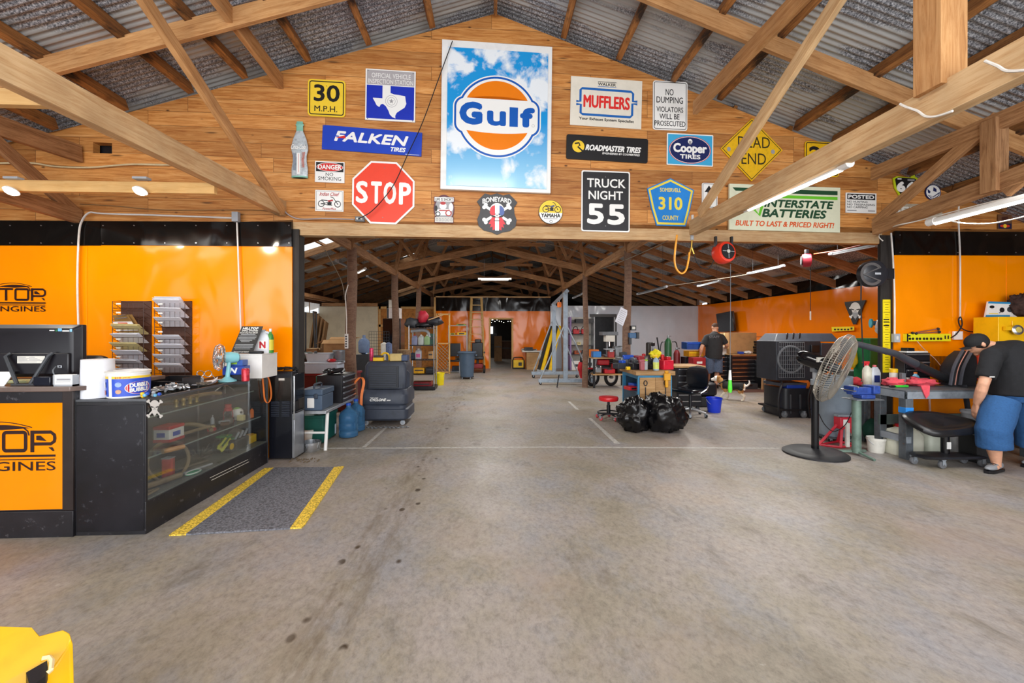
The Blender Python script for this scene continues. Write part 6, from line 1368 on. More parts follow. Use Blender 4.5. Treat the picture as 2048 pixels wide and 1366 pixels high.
ob=ribbon([(-2.19,6.75,zb+.2),(-2.12,6.9,zb+.3),(-2.08,6.96,zb+.22),(-2.1,6.9,zb-.02),(-2.1,6.88,.12)],.04,OST,(1,.4,0)); simple('orange_strap','orange strap hanging beside the black tool chest','strap',ob,smooth=60)
sBox('storage_crate','dark green plastic crate under the platform','crate',(-2.5,6.2,.2),(.34,.5,.36),mat('0E5A50',.5),extra=(((0,0,.18),(.37,.53,.04),mat('0E5A50',.5)),))
sBox('green_case','teal and red case behind the plastic toolbox','case',(-2.6,6.75,.72),(.2,.3,.3),mat('1A7A6C',.5),extra=(((.02,-.151,.0),(.08,.02,.2),DRED),))
PETC=glassmat('pet_plastic',(.8,.88,.92),.5); PETB=mat('63A4DE',.1,var=.05,trans=.7);
bottle('water_bottle','large clear water bottle under the platform front',G(640,884),.085,.42,PETC,WHITE,sy=1)
bottle('clear_jug','clear plastic jug with a paper label under the platform',G(661,872),.08,.34,PETC,BLUE,mat('C8D4E2',.5))
t=bucket('white_pail','white metal pail under the platform beside the cooler',G(621,885),.11,.12,.2,OFFWHITE,bail=False)
t=bucket('steel_pot','shiny round steel pot on the floor beside the cooler',G(622,901),.115,.12,.12,CHROME,bail=False,cat='pot')
b=M()
for k in range(30):a=rnd.uniform(0,6.3); r_=rnd.uniform(0,.2); b.ball(G(607,921)+Vector((r_*math.cos(a),r_*.6*math.sin(a),.006)),rnd.uniform(.005,.012),mat('6A5A44',.8),6)
o=simple('dirt_crumbs','crumbs of dirt on the floor at the cooler foot','dirt',b); o['kind']='stuff'
def water_jug(label,loc,s=1.0,m=PETB):
 t=TH('water_jug',label,'water jug',loc,0,'blue five gallon water jugs')
 b=M(); b.lathe([(.11,0),(.135,.015),(.135,.09),(.128,.1),(.135,.115),(.135,.2),(.128,.215),(.135,.23),(.135,.31),(.11,.37),(.045,.42),(.032,.44),(.032,.475)],m,seg=28); prt(b,'body',t,smooth=50)
 b=M(); b.lathe([(.036,.465),(.036,.495),(.03,.5)],BLUE,seg=18); prt(b,'cap',t)
 b=M(); b.tube(smooth_pts([(.0,-.128,.11),(.0,-.15,.14),(.0,-.15,.2),(.0,-.128,.225)]),.014,m,8); prt(b,'grip',t); return t
j=water_jug('blue water jug standing on the floor in front of the black cooler, nearer one',G(697,873)); j.rotation_euler=(0,0,.9)
dup(j,G(712,861),.2,'blue water jug half hidden behind the nearer blue jug')
# big portable evaporative cooler
q=G(768,853); Yk=q.y; Xk=P(766,0,Yk).x; s_=mpp(766,Yk); CK=mat('353C4A',.5,var=.15); CKD=mat('22262E',.5)
t=TH('evaporative_cooler','dark grey portable cooler lettered CYCLONE','cooler',(Xk,Yk+.35,0)); D0=-.35
def ring_box(w,d,z,r,y=0):return[(x,yy+y,z)for x,yy in rr_pts(-w/2,-d/2,w/2,d/2,r,4)]
b=M(); b.rings([ring_box(.72,.66,.09,.08),ring_box(.8,.72,.12,.1),ring_box(.8,.72,.27,.1),ring_box(.74,.68,.29,.1),ring_box(.74,.68,.34,.1),ring_box(.80,.72,.37,.1),ring_box(.80,.72,.52,.1),ring_box(.72,.62,.6,.1)],CK); prt(b,'tank',t,.006)
b=M(); b.rings([ring_box(.66,.5,.52,.05,.06),ring_box(.7,.52,.8,.05,.06),ring_box(.7,.52,.98,.06,.06),ring_box(.62,.46,1.05,.06,.06)],CK); prt(b,'hood',t,.006)
b=M(); b.bb(-.27,.22,-.225,-.17,.62,.98,CKD)
for k in range(11):b.box((-.025,-.232,.65+.03*k),(.44,.02,.012),CK)
prt(b,'louvre_grille',t)
for sx in(-1,1):b=M(); b.add([(sx*.29,-.2,.6),(sx*.385,-.1,.62),(sx*.385,-.1,.85),(sx*.3,-.2,.98),(sx*.3,-.05,.6),(sx*.3,-.05,.98)],[(0,1,2,3),(3,2,1,0),(0,4,1),(3,2,5)],CK); prt(b,'side_wing',t)
b=M(Matrix.Translation((0,-.3635,.45))@Matrix(((.001,0,0,0),(0,0,-.001,0),(0,.001,0,0),(0,0,0,1)))); b.text('PORT-A-COOL',-205,-32,-70,-18,WHT,bold=.03,shear=.3); b.text('CYCLONE',-210,-12,50,32,WHT,bold=.05,shear=.35); b.text('3000',62,8,125,30,WHT,bold=.04,shear=.3); prt(b,'lettering',t,smooth=0)
for sx in(-1,1):
 for sy in(-1,1):caster(t,sx*.3,sy*.25,.042,wm=LGREY)
b=M(); c0=G(722,857)
for k in range(22):p_=c0+Vector((.035*k,.03*math.sin(k*.7),.012)); b.torus(p_,.02,.005,STEEL,(0,.3,1)if k%2 else(0,1,.25),12,5,1.4 if True else 1,1)
simple('chain','steel chain lying on the floor under the black cooler','chain',b)
zt3=1.055; ky=Yk+.4
can('spray_can','pink and white spray can on top of the black cooler',Vector((P(743,0,ky).x,ky,zt3)),.033,.22,mat('D8406A',.35,.2,var=.3,scale=25),BLACK)
t=TH('battery_pack','yellow and black battery pack on top of the black cooler','battery',(P(759,0,ky).x,ky-.05,zt3)); part_boxes(t,[('lower_case',(0,0,.03),(.17,.1,.06),YELLOW),('upper_case',(0,0,.075),(.15,.09,.035),BLACK)])
b=M(); c=Vector((P(768,0,ky).x,ky+.08,zt3)); b.tube([c+Vector((.07*math.cos(PI*i/10),0,.06+.07*math.sin(PI*i/10)))for i in range(11)],.016,YELLOW,8); b.tube([c+Vector((.07,0,0)),c+Vector((.07,0,.07))],.016,YELLOW,8); simple('yellow_clamp','curved yellow clamp on top of the black cooler','clamp',b)
carton('small_carton','small tan carton with open flap on top of the black cooler',Vector((P(793,0,ky).x,ky-.02,zt3)),.2,.14,.12,mat('D2B878',.8),.15)
sBox('blue_cap_block','blue plastic part at the right end of the cooler top','part',(P(811,0,ky).x,ky,zt3+.05),(.1,.2,.1),mat('3A4A6A',.5))
# clutter on a low red bench left behind the log post
Yb=8.5; x_=lambda px,y=Yb:P(px,0,y).x
t=TH('red_bench','dark red cabinet bench loaded with tubs behind the black post','bench',(x_(650),Yb+.1,0)); zt4=P(650,745,Yb).z
part_boxes(t,[('cabinet',(0,0,zt4/2),(1.15,.6,zt4-.04),mat('5A1218',.45,var=.2)),('top',(0,0,zt4-.02),(1.2,.65,.04),DRED)])
zc=zt4; q0=x_(656)
t=TH('storage_tote','pale grey plastic tote on the red bench','tote',(x_(652),Yb-.05,zc)); h=P(650,723,Yb).z-zc; part_boxes(t,[('tub',(0,0,h/2-.01),(.62,.4,h-.02),mat('B9C6D6',.4,var=.05)),('lid',(0,0,h-.015),(.68,.45,.04),mat('C9D4E0',.4,var=.05))],.015)
z5=zc+h+.006
b=M(); b.rings([[(x_(642)+x*k,Yb-.05+y*k,z5+z)for x,y in rr_pts(-.24,-.16,.24,.16,.06,4)]for k,z in((.85,0),(1,.16),(1.08,.165),(1.06,.15),(.95,.14),(.8,.012))],mat('CBD3DC',.4,var=.04)); simple('wash_basin','white plastic basin on top of the grey tote','basin',b)
t=bucket('galvanised_tub','galvanised round tub beside the white basin',Vector((x_(683),Yb-.02,z5+.02)),.12,.15,.2,GALV,cat='tub')
b=M(); b.lathe([(.05,0),(.09,.03),(.06,.06)],RED,(x_(672),Yb-.22,z5),12); simple('red_rag','red rag crumpled under the galvanised tub','rag',b)
carton('open_carton','open white and brown cardboard box behind the white basin',Vector((x_(677,9.25),9.25,zc+.25)),.5,.4,.38,CARD,.1,True)
sBox('box_plinth','brown wooden crate under the open cardboard box','crate',(x_(677,9.25),9.25,(zc+.245)/2),(.56,.5,zc+.245),CARD_D)
carton('brown_carton','closed brown carton at the left of the open box',Vector((x_(629,9.3),9.3,zc+.25)),.22,.3,.2,CARD_D)
sBox('box_plinth','second dark crate under the brown carton','crate',(x_(627,9.3),9.3,(zc+.245)/2),(.38,.45,zc+.245),BROWN)
t=TH('bench_grinder','dark bench grinder at the left end of the red bench','grinder',(x_(612),Yb,zc)); part_boxes(t,[('pedestal',(0,0,.14),(.16,.2,.28),BLACK)]); b=M(); b.lathe([(.06,-.12),(.08,-.09),(.08,.09),(.06,.12)],mat('5E6458',.4,.3),(0,0,.33),18,axis=(1,.6,0)); prt(b,'motor',t)
for s_ in(-1,1):b=M(); b.lathe([(.09,-.02),(.09,.02)],DGREY,(s_*.15,s_*.09,.33),20,axis=(1,.6,0)); prt(b,'wheel_guard',t)
b=M(); c=on(604,690,9.6); b.tube([(c.x-.05,9.6,0),(c.x-.05,9.6,2.0),(c.x+.25,9.6,2.0),(c.x+.34,9.6,0)],.02,BLACK,8); b.tube([(c.x-.05,9.9,0),(c.x-.05,9.9,2.0),(c.x+.19,9.9,2.0),(c.x+.2,9.9,0)],.02,BLACK,8); b.tube([(c.x-.05,9.6,1.1),(c.x-.05,9.9,1.1)],.02,BLACK,8); b.tube([(c.x+.19,9.9,2.0),(c.x+.25,9.6,2.0)],.02,BLACK,8); simple('exercise_rack','tall black tube frame far left in the hall','frame',b)
for k in range(4):
 a_,b_=P(624+7*k,626+6*k,12.6),P(612+8*k,700,12.4); timber('leaning_board',(b_.x,b_.y-.03*k,.02),(a_.x,a_.y+.3,a_.z),.05,.22,wood('old_board','8A6A42','6E5030','4A3420'),up=(0,1,0),kind=None); bo=bpy.context.scene.collection.objects[-1]; tag(bo,'old brown board leaning against the beige wall','board','boards leaning at the beige wall')
t=TH('water_dispenser_bottle','upturned blue tinted bottle on a dispenser behind the post','water dispenser',(x_(728,10.5),10.5,0)); b=M(); b.box((0,0,.5),(.34,.34,1.0),DGREY); prt(b,'stand',t,.01); b=M(); b.lathe([(.04,1.0),(.12,1.04),(.135,1.08),(.135,1.3),(.1,1.36),(.04,1.4),(.035,1.47)],mat('8CA4CC',.15,trans=.4),seg=22); prt(b,'bottle',t)
b=M(); c=on(738,720,11.2)
for k in range(9):b.tube([(c.x+.065*k,11.2,.5),(c.x+.065*k,11.2,1.55)],.004,DGREY,4)
for k in range(14):b.tube([(c.x,11.2,.52+.08*k),(c.x+.52,11.2,.52+.08*k)],.004,DGREY,4)
for k in(0,8):b.tube([(c.x+.065*k,11.2,0),(c.x+.065*k,11.2,.6)],.008,DGREY,4)
simple('wire_grid_screen','wire grid panel standing behind the water dispenser','wire panel',b)
for k,(px,m_,n_,lab)in enumerate(((768,OFFWHITE,'folded_umbrella','white and red folded umbrella standing upright'),(777,mat('5A6A8E',.6,var=.3,scale=30),'cloth_duster','grey blue fluffy duster standing upright'))):
 c=on(px,0,10.2); b=M(); b.tube([(c.x,10.2,.01),(c.x,10.2,.9)],.012,BROWN,6); b.tube(smooth_pts([(c.x,10.2,.7),(c.x+.01,10.2,.95),(c.x,10.2,1.3)]),[.05]+[.06]*6+[.08]*5+[.02],m_,10); simple(n_,lab,'umbrella' if k==0 else 'duster',b)
t=TH('black_fridge','tall black fridge beside the second log post','fridge',(x_(783,11.9),12.2,0)); h=P(783,637,11.9).z; part_boxes(t,[('cabinet',(0,0,h/2),(.5,.55,h),GLOSSBLACK),('door',(0,-.29,h/2+.03),(.48,.04,h-.1),GLOSSBLACK),('handle',(.2,-.33,h*.6),(.025,.03,.5),LGREY)])
sBox('red_white_box','white and red printed box on the black fridge','box',(x_(786,11.9),12.1,h+.15),(.34,.3,.29),mat('E4DCDA',.6),extra=(((.03,-.151,-.02),(.08,.004,.2),RED),((-.155,0,0),(.05,.31,.28),DGREY)))
sBox('white_carton','small white carton stacked on the printed box','box',(x_(783,11.9),12.1,h+.42),(.2,.22,.22),OFFWHITE)
c=on(808,0,10.6); t=TH('tree_stump','short barked log stump standing on a stand','log',(c.x,10.6,.68)); b=M(); b.lathe([(.16,0),(.17,.1),(.165,.42)],mat('7A6046',.9,var=.4,scale=20,bmp=1),seg=18); prt(b,'bark',t); b=M(); b.lathe([(.15,.42),(.01,.424)],mat('B89868',.8),seg=18); prt(b,'cut_face',t)
sBox('stump_stand','dark stand holding the log stump','stand',(c.x,10.6,.34),(.4,.4,.67),DGREY)
# wire shelf unit
c=G(842,781); Yw=c.y; s_=mpp(842,Yw); WIDE=50*s_; t=TH('wire_shelf_unit','chrome wire shelf unit crammed with supplies','shelf unit',(P(842,0,Yw).x,Yw+.3,0))
zs=[P(842,y,Yw).z for y in(776,748,719,690,655)]
for sx in(-1,1):
 for sy in(-1,1):b=M(); b.tube([(sx*WIDE/2,sy*.25,.0),(sx*WIDE/2,sy*.25,zs[-1]+.05)],.014,CHROME,8); prt(b,'post',t)
b=M(); b.bb(-WIDE/2-.04,WIDE/2+.04,-.3,.28,.01,.1,BLACK); prt(b,'base_tray',t,.01)
for z in zs:
 b=M(); b.bb(-WIDE/2,WIDE/2,-.25,.25,z-.03,z-.012,BLACK)
 for k in range(9):b.tube([(-WIDE/2+WIDE*k/8,-.25,z-.006),(-WIDE/2+WIDE*k/8,.25,z-.006)],.005,CHROME,5)
 prt(b,'shelf',t)
xw=P(842,0,Yw).x
for k,(dx,m_,cm,lab)in enumerate(((-.2,mat('9AA0C0',.3,trans=.2),RED,'jug of purple cleaner'),(-.03,mat('C8D0CC',.3,trans=.2),WHITE,'clear white jug'),(.13,mat('9EC08E',.3,trans=.2),WHITE,'jug with green liquid'))):jug('fluid_jug',lab+' on the wire shelf',Vector((xw+dx,Yw+.2,zs[3])),.15,.13,.27,m_,cm,group='fluid jugs on the wire shelf unit')
jug('fluid_jug','clear jug with a pink label one shelf lower on the wire unit',Vector((xw-.1,Yw+.2,zs[2])),.17,.13,.28,mat('C8C8D0',.3,trans=.2),WHITE,labm=mat('C85A90',.5),group='fluid jugs on the wire shelf unit')
for nm,lab,dx,z,d_,m_ in(('yellow_organiser','yellow slotted case on the second wire shelf',-.08,1,(.28,.3,.14),mat('E8A818',.5)),('red_case','dark red case on the bottom wire shelf',0,0,(.5,.36,.14),DRED),('cardboard_box','small brown box on the middle wire shelf',.22,2,(.12,.2,.2),CARD),('black_case','black tool case on the second wire shelf',.2,1,(.2,.3,.16),BLACK),('dark_bin','dark blue bin at the left of the third wire shelf',-.26,2,(.12,.3,.16),mat('2A3648',.5)),('green_box','dark green box at the right of the upper wire shelf',.25,3,(.12,.25,.3),mat('1E4A3C',.5))):sBox(nm,lab,'case',(xw+dx,Yw+.3,zs[z]+d_[2]/2),d_,m_,extra=(((0,-d_[1]/2,d_[2]*.1),(d_[0]*.8,.012,d_[2]*.2),DGREY),))
c=Vector((xw-.05,Yw+.2,zs[3]+.36)); b=M(); b.tube(smooth_pts([c+Vector((-.25,0,0)),c+Vector((0,0,.03)),c+Vector((.18,0,0)),c+Vector((.25,0,-.16))]),.04,LGREY,10); b.tube([c+Vector((-.2,0,0)),c+Vector((-.2,.02,-.36))],.015,LGREY,8); simple('grey_duct','bent grey duct pipe over the fluid jugs','duct',b)
zt5=zs[4]
for k,(dx,dz,r_,m_,nm,lab)in enumerate(((-.28,.12,(.2,.2,.16),DGREY,'grey_bag','grey bag heaped on the wire shelf unit top'),(.0,.28,(.14,.16,.2),mat('B41E34',.6),'red_bag','crumpled red bag on the wire shelf unit top'),(.3,.16,(.24,.22,.12),mat('2A2C34',.5),'boat_seat','dark padded seat tipped on the wire shelf unit top'),(.04,.07,(.3,.22,.08),BLACK,'black_bag','flat black bag under the red bag'))):
 b=M(); b.ball((xw+dx,Yw+.3,zt5+dz),r_,m_,12)
 for i,v in enumerate(b.v):b.v[i]=v+(v-Vector((xw+dx,Yw+.3,zt5+dz)))*(.35*mnoise.noise(v*9+Vector((k,0,0))))
 for i,v in enumerate(b.v):b.v[i].z=max(v.z,zt5)
 simple(nm,lab,'bag',b,smooth=60)
timber('wood_plank',(xw+.16,Yw+.2,zt5+.2),(xw+.55,Yw+.25,zt5+.34),.2,.03,PALLET,kind=None,label='pale board slanting over the tipped seat',cat='board')
q=G(850,768); b=M(); c=G(862,784)
bucket('yellow_bucket','bright yellow bucket on the floor beside the wire shelves',G(879,770),.125,.145,.36,mat('F0DA10',.4,var=.05))
# rubbish can on a dolly
q=G(934,757); t=TH('rubbish_can','tall grey rubbish can on a wheeled dolly','rubbish can',q); RC=mat('4A5E74',.5,var=.06); r_=16.5*mpp(934,q.y); h=P(934,703,q.y).z
b=M(); b.lathe([(r_*.8,.07),(r_*.97,h*.9),(r_*1.03,h*.9),(r_*1.06,h),(r_*.95,h),(r_*.78,.1)],RC,seg=30); prt(b,'can',t)
b=M(); b.torus((0,0,h*.97),r_*1.08,.02,RC,seg=30); b.build('rim',t,False)
for s_ in(-1,1):b=M(); b.box((s_*r_*1.12,0,h*.86),(.05,.14,.05),RC); prt(b,'grip',t,.01)
b=M(); b.lathe([(r_*.85,.05),(r_*.85,.07)],BLACK,seg=24); prt(b,'dolly',t)
for k in range(4):caster(t,r_*.7*math.cos(k*PI/2+.7),r_*.7*math.sin(k*PI/2+.7),.02)
# lattice frame, shelf, ladder
Yl=15.6; a0,a1=P(874,745,Yl).x,P(899,745,Yl).x; hh=P(885,627,Yl).z; t=TH('lattice_gate','wooden frame gate with a lattice lower panel','gate',((a0+a1)/2,Yl,0)); w=a1-a0
for s_ in(-1,1):b=M(); b.box((s_*w/2,0,hh/2),(.05,.05,hh),CLEAR); prt(b,'stile',t)
for z in(.05,hh*.5,hh-.03):b=M(); b.box((0,0,z),(w,.05,.05),CLEAR); prt(b,'rail',t)
b=M()
for k in range(-7,8):
 for s_ in(-1,1):
  x0_=k*.13; pts=[(x0_,.06),(x0_+s_*(hh*.5-.1),hh*.5)]
  cl=[(x,z)for x,z in((x0_+s_*(hh*.5-.1)*i/40,.06+(hh*.5-.1)*i/40)for i in range(41))if abs(x)<w/2]
  if len(cl)>1:b.tube([(cl[0][0],.01*s_,cl[0][1]),(cl[-1][0],.01*s_,cl[-1][1])],.014,mat('A8845C',.8),4)
prt(b,'lattice',t)
Ys=16.3; s0,s1=P(898,0,Ys).x,P(934,0,Ys).x; t=TH('metal_shelf','thin metal shelf rack with tools behind the rubbish can','shelf unit',((s0+s1)/2,Ys,0)); w=s1-s0; zz5=[P(915,y,Ys).z for y in(742,722,709,670,651)]
for s_ in(-1,1):b=M(); b.tube([(s_*w/2,-.2,0),(s_*w/2,-.2,zz5[-1])],.014,LGREY,6); b.tube([(s_*w/2,.2,0),(s_*w/2,.2,zz5[-1])],.014,LGREY,6); b.tube([(s_*w/2,-.2,.05),(s_*w/2,.2,.05)],.01,LGREY,6); prt(b,'upright',t)
for z in zz5:b=M(); b.bb(-w/2,w/2,-.2,.2,z-.02,z,LGREY); prt(b,'shelf',t)
xs=(s0+s1)/2
for nm,lab,dx,k,d_,m_ in(('power_tool','black and yellow power tool on the upper metal shelf',.15,3,(.34,.2,.1),YELLOW),('power_tool','second yellow tool case on the metal shelf',-.2,3,(.2,.2,.08),mat('C8A81A',.5)),('plastic_tub','dark tub on the bottom metal shelf',0,0,(.44,.3,.2),mat('2E3A4C',.5)),('cardboard_box','small brown box on the lower metal shelf',.05,1,(.3,.25,.16),CARD_D),('tool_pile','grey tool tray on the waist high metal shelf',0,2,(.5,.3,.08),MGREY),('green_pad','green and yellow pad on the top metal shelf',.12,4,(.34,.3,.06),mat('8AA03A',.7))):sBox(nm,lab,'tool',(xs+dx,Ys,zz5[k]+d_[2]/2),d_,m_,extra=(((0,-d_[1]/2,0),(d_[0]*.6,.02,d_[2]*.5),BLACK),))
t=TH('black_armchair','black folding chair hung before the metal shelf','chair',(P(908,0,15.9).x,15.9,0)); part_boxes(t,[('seat',(0,0,.45),(.45,.4,.06),BLACK),('backrest',(0,.18,.85),(.45,.06,.5),BLACK)],.02)
for sx in(-1,1):
 b=M(); b.tube(smooth_pts([(sx*.22,-.2,0),(sx*.22,-.18,.44),(sx*.22,.18,.5),(sx*.22,.2,1.1)]),.014,LGREY,6); prt(b,'leg',t); b=M(); b.tube([(sx*.22,.18,0),(sx*.22,.18,.46)],.014,LGREY,6); prt(b,'leg',t)
Yd=16.9; A=lambda x,y:P(x,y,Yd); t=TH('step_ladder','tall wooden step ladder before the far orange wall','ladder',(A(953,0).x,Yd,0)); LW=mat('C8A468',.6,var=.12); o_=Vector(t.location)
hl=A(950,596).z; wb,wt=A(970,700).x-A(938,700).x,A(962,0).x-A(942,0).x
for s_ in(-1,1):
 b=M(); b.tube([(s_*wb/2,-.35,.0),(s_*wt/2,0,hl)],.045,LW,4); prt(b,'front_rail',t); b=M(); b.tube([(s_*wb*.45,.4,0),(s_*wt*.45,.05,hl-.05)],.03,LW,4); prt(b,'rear_leg',t)
for k in range(9):
 f=(k+1)/10; b=M(); ww=wb+(wt-wb)*f; b.box((0,-.35*(1-f),hl*f),(ww,.09,.025),LW); prt(b,'step',t)
b=M(); b.box((0,.02,hl+.01),(wt+.08,.18,.03),LW); prt(b,'top_cap',t)
q=G(955,746); t=TH('mobility_scooter','black seated mobility scooter beside the rubbish can','scooter',(q.x,q.y+.3,0)); part_boxes(t,[('seat',(0,0,.55),(.45,.45,.12),BLACK),('backrest',(-.02,.22,.85),(.42,.1,.55),BLACK),('headrest',(0,.24,1.18),(.24,.08,.14),BLACK),('chassis',(0,0,.25),(.4,.7,.16),DRED),('seat_post',(0,0,.4),(.1,.1,.3),DGREY)],.03)
for sx in(-1,1):
 for sy in(-1,1):b=M(); b.lathe([(.09,-.04),(.12,-.03),(.12,.03),(.09,.04)],RUBBER,(sx*.25,sy*.28,.12),18,axis=(1,0,0)); prt(b,'wheel',t)
 b=M(); b.box((sx*.25,.05,.75),(.06,.3,.05),BLACK); prt(b,'armrest',t,.01)
# generator, cable reel cabinet
q=G(1037,738); t=TH('generator','yellow and black portable generator by the far doorway','generator',(q.x,q.y+.2,0)); part_boxes(t,[('body',(0,0,.2),(.44,.34,.34),YELLOW),('base',(0,0,.03),(.5,.38,.06),BLACK),('end_frame',(-.23,0,.2),(.05,.36,.36),BLACK),('end_frame',(.23,0,.2),(.05,.36,.36),BLACK),('control_panel',(.07,-.175,.2),(.14,.02,.14),BLACK)],.02); b=M(); b.tube(smooth_pts([(-.2,0,.36),(-.16,0,.46),(.16,0,.46),(.2,0,.36)]),.02,BLACK,8); prt(b,'handle',t)
q=G(1062,737); t=TH('plywood_bench','small plywood bench with a pale top by the far wall','bench',(P(1064,0,q.y).x,q.y-.3,0)); part_boxes(t,[('cabinet',(-.02,0,.35),(.5,.5,.7),PALLET),('top',(0,0,.74),(.9,.55,.05),OFFWHITE),('side_panel',(.34,0,.36),(.18,.5,.7),OFFWHITE)])
xb=P(1060,0,q.y).x
for k,(dx,d_,m_,nm,lab)in enumerate(((-.1,(.34,.3,.14),DGREY,'grey_machine','grey machine on the plywood bench'),(.1,(.3,.2,.06),LGREY,'metal_plate','stack of metal plates on the plywood bench'),(-.3,(.14,.2,.08),OFFWHITE,'white_box','small white box on the plywood bench'))):sBox(nm,lab,'equipment',(xb+dx,q.y-.4+.1*k,.765+d_[2]/2),d_,m_,extra=(((0,-d_[1]/2,.01),(d_[0]*.7,.02,d_[2]*.4),BLACK),))
# loading ramps
for k,(x0_,x1_,m_)in enumerate(((1074,1100,mat('2A2A2A',.7)),(1081,1106,YELLOW),(1091,1112,mat('2A2A2A',.7)),(1097,1118,YELLOW))):
 p0,p1=G(x0_+2,745+(k%2)),P(x1_+2,652,16.6); t=TH('loading_ramp',('black','yellow')[k%2]+' loading ramp leaning behind the grey gantry, %s pair'%('left' if k<2 else 'right'),'ramp',p0); d_=p1-p0
 b=M(); L=d_.length; b.box((L/2,0,0),(L,.11,.05),m_)
 for s_ in(-1,1):b.box((L/2,s_*.055,.02),(L,.015,.09),m_)
 x_a=d_.normalized(); y_a=Vector((1,.1,0)); y_a=(y_a-x_a*y_a.dot(x_a)).normalized(); z_a=x_a.cross(y_a); Mx=Matrix((x_a,y_a,z_a)).transposed(); b.v=[Mx@v for v in b.v]; prt(b,'track',t)
 b=M(); b.box((.05,0,.0),(.12,.125,.07),LGREY); b.v=[Mx@v for v in b.v]; prt(b,'end_plate',t)
# gantry
GR=mat('9AA8B6',.45,.2,var=.15); t=TH('gantry_crane','grey steel gantry crane on castors','gantry crane',(2.1,12.9,0)); o_=Vector((2.1,12.9,0))
for(Yg_,xb0,xb1,yb,xc,yt,cw)in((12.2,1077,1188,761,1131,585,8),(13.95,1063,1158,746,1108,607,7.5)):
 f=lambda x,y:P(x,y,Yg_)-o_; z=f(xc,yb).z
 b=M(); b.bb(f(xb0,0).x,f(xb1,0).x,Yg_-o_.y-.06,Yg_-o_.y+.06,z-.05,z+.05,GR); prt(b,'base_beam',t,.004)
 b=M(); c=f(xc,yb); b.bb(c.x-.06,c.x+.06,c.y-.05,c.y+.05,z,f(xc,yt).z,GR); prt(b,'column',t,.004)
 for xe in(xb0+4,xb1-4):
  b=M(); b.tube([f(xe,yb-4),f(xc,yb-115)],.02,GALV,6); prt(b,'brace',t)
  caster(t,f(xe,0).x,Yg_-o_.y,max(.04,(z-.05)/2.2),wm=RUBBER)
b=M(); p0,p1=P(1131,585,12.2)-o_,P(1108,607,13.95)-o_; b.tube([p0+(p0-p1)*.12,p1+(p1-p0)*.12],.07,GR,4); prt(b,'top_beam',t)
b=M(); c=P(1122,607,13)-o_; b.lathe([(.06,-.08),(.07,0),(.06,.08)],ORANGEP,(p0+p1)/2+Vector((0,0,-.2)),14); b.tube([(p0+p1)/2,(p0+p1)/2+Vector((0,0,-.2))],.01,CHROME,6); prt(b,'chain_hoist',t)
# purple ended shelf with red saws
Ys=16.9; s0,s1=P(1138,0,Ys).x,P(1186,0,Ys).x; w=s1-s0; t=TH('white_shelf','white shelf unit with purple end before the grey wall','shelf unit',((s0+s1)/2,Ys,0)); hz=P(1160,634,Ys).z
part_boxes(t,[('back_panel',(0,.22,hz/2),(w,.02,hz),OFFWHITE),('end_panel',(-w/2+.03,0,hz/2),(.05,.45,hz),mat('9A7EB8',.5)),('end_panel',(w/2,0,hz/2),(.05,.45,hz),LGREY)])
zz6=[P(1160,y,Ys).z for y in(741,708,690,668,645)]
for z in zz6:b=M(); b.bb(-w/2,w/2,-.22,.2,z-.03,z,DGREY); prt(b,'shelf',t)
xs=(s0+s1)/2
for k,dx in enumerate((-.22,.12)):
 t=TH('chainsaw','red chainsaw on the shelf with purple end, %s one'%('left','right')[k],'chainsaw',(xs+dx,Ys-.05,zz6[3])); part_boxes(t,[('engine',(0,0,.1),(.26,.2,.2),RED),('base',(0,0,.02),(.3,.18,.04),BLACK),('bar',(-.2,0,.06),(.26,.02,.07),LGREY)],.02); b=M(); b.tube(smooth_pts([(.06,-.1,.15),(.02,-.1,.28),(-.06,.05,.28),(-.1,.1,.15)]),.015,BLACK,6); prt(b,'handle',t)
for nm,lab,dx,k,d_,m_ in(('black_cushion','long black cushion on the top of the purple ended shelf',.1,4,(.7,.3,.14),BLACK),('cream_box','small cream box on the middle of the purple ended shelf',-.1,2,(.14,.12,.12),CREAM),('engine_part','rusty orange engine part on the lower purple ended shelf',-.15,1,(.3,.25,.14),mat('A8502A',.6)),('tool_bag','brown tool bag on the lower purple ended shelf',.28,1,(.34,.28,.2),BROWN),('parts_carton','white printed carton on the bottom purple ended shelf',-.2,0,(.45,.3,.4),WHITE),('parts_carton','grey plastic box on the bottom purple ended shelf',.3,0,(.4,.3,.5),mat('BCC2C4',.5))):sBox(nm,lab,'supplies',(xs+dx,Ys-.05,zz6[k]+d_[2]/2),d_,m_,extra=(((0,-d_[1]/2,.02),(d_[0]*.5,.012,d_[2]*.25),DGREY),))
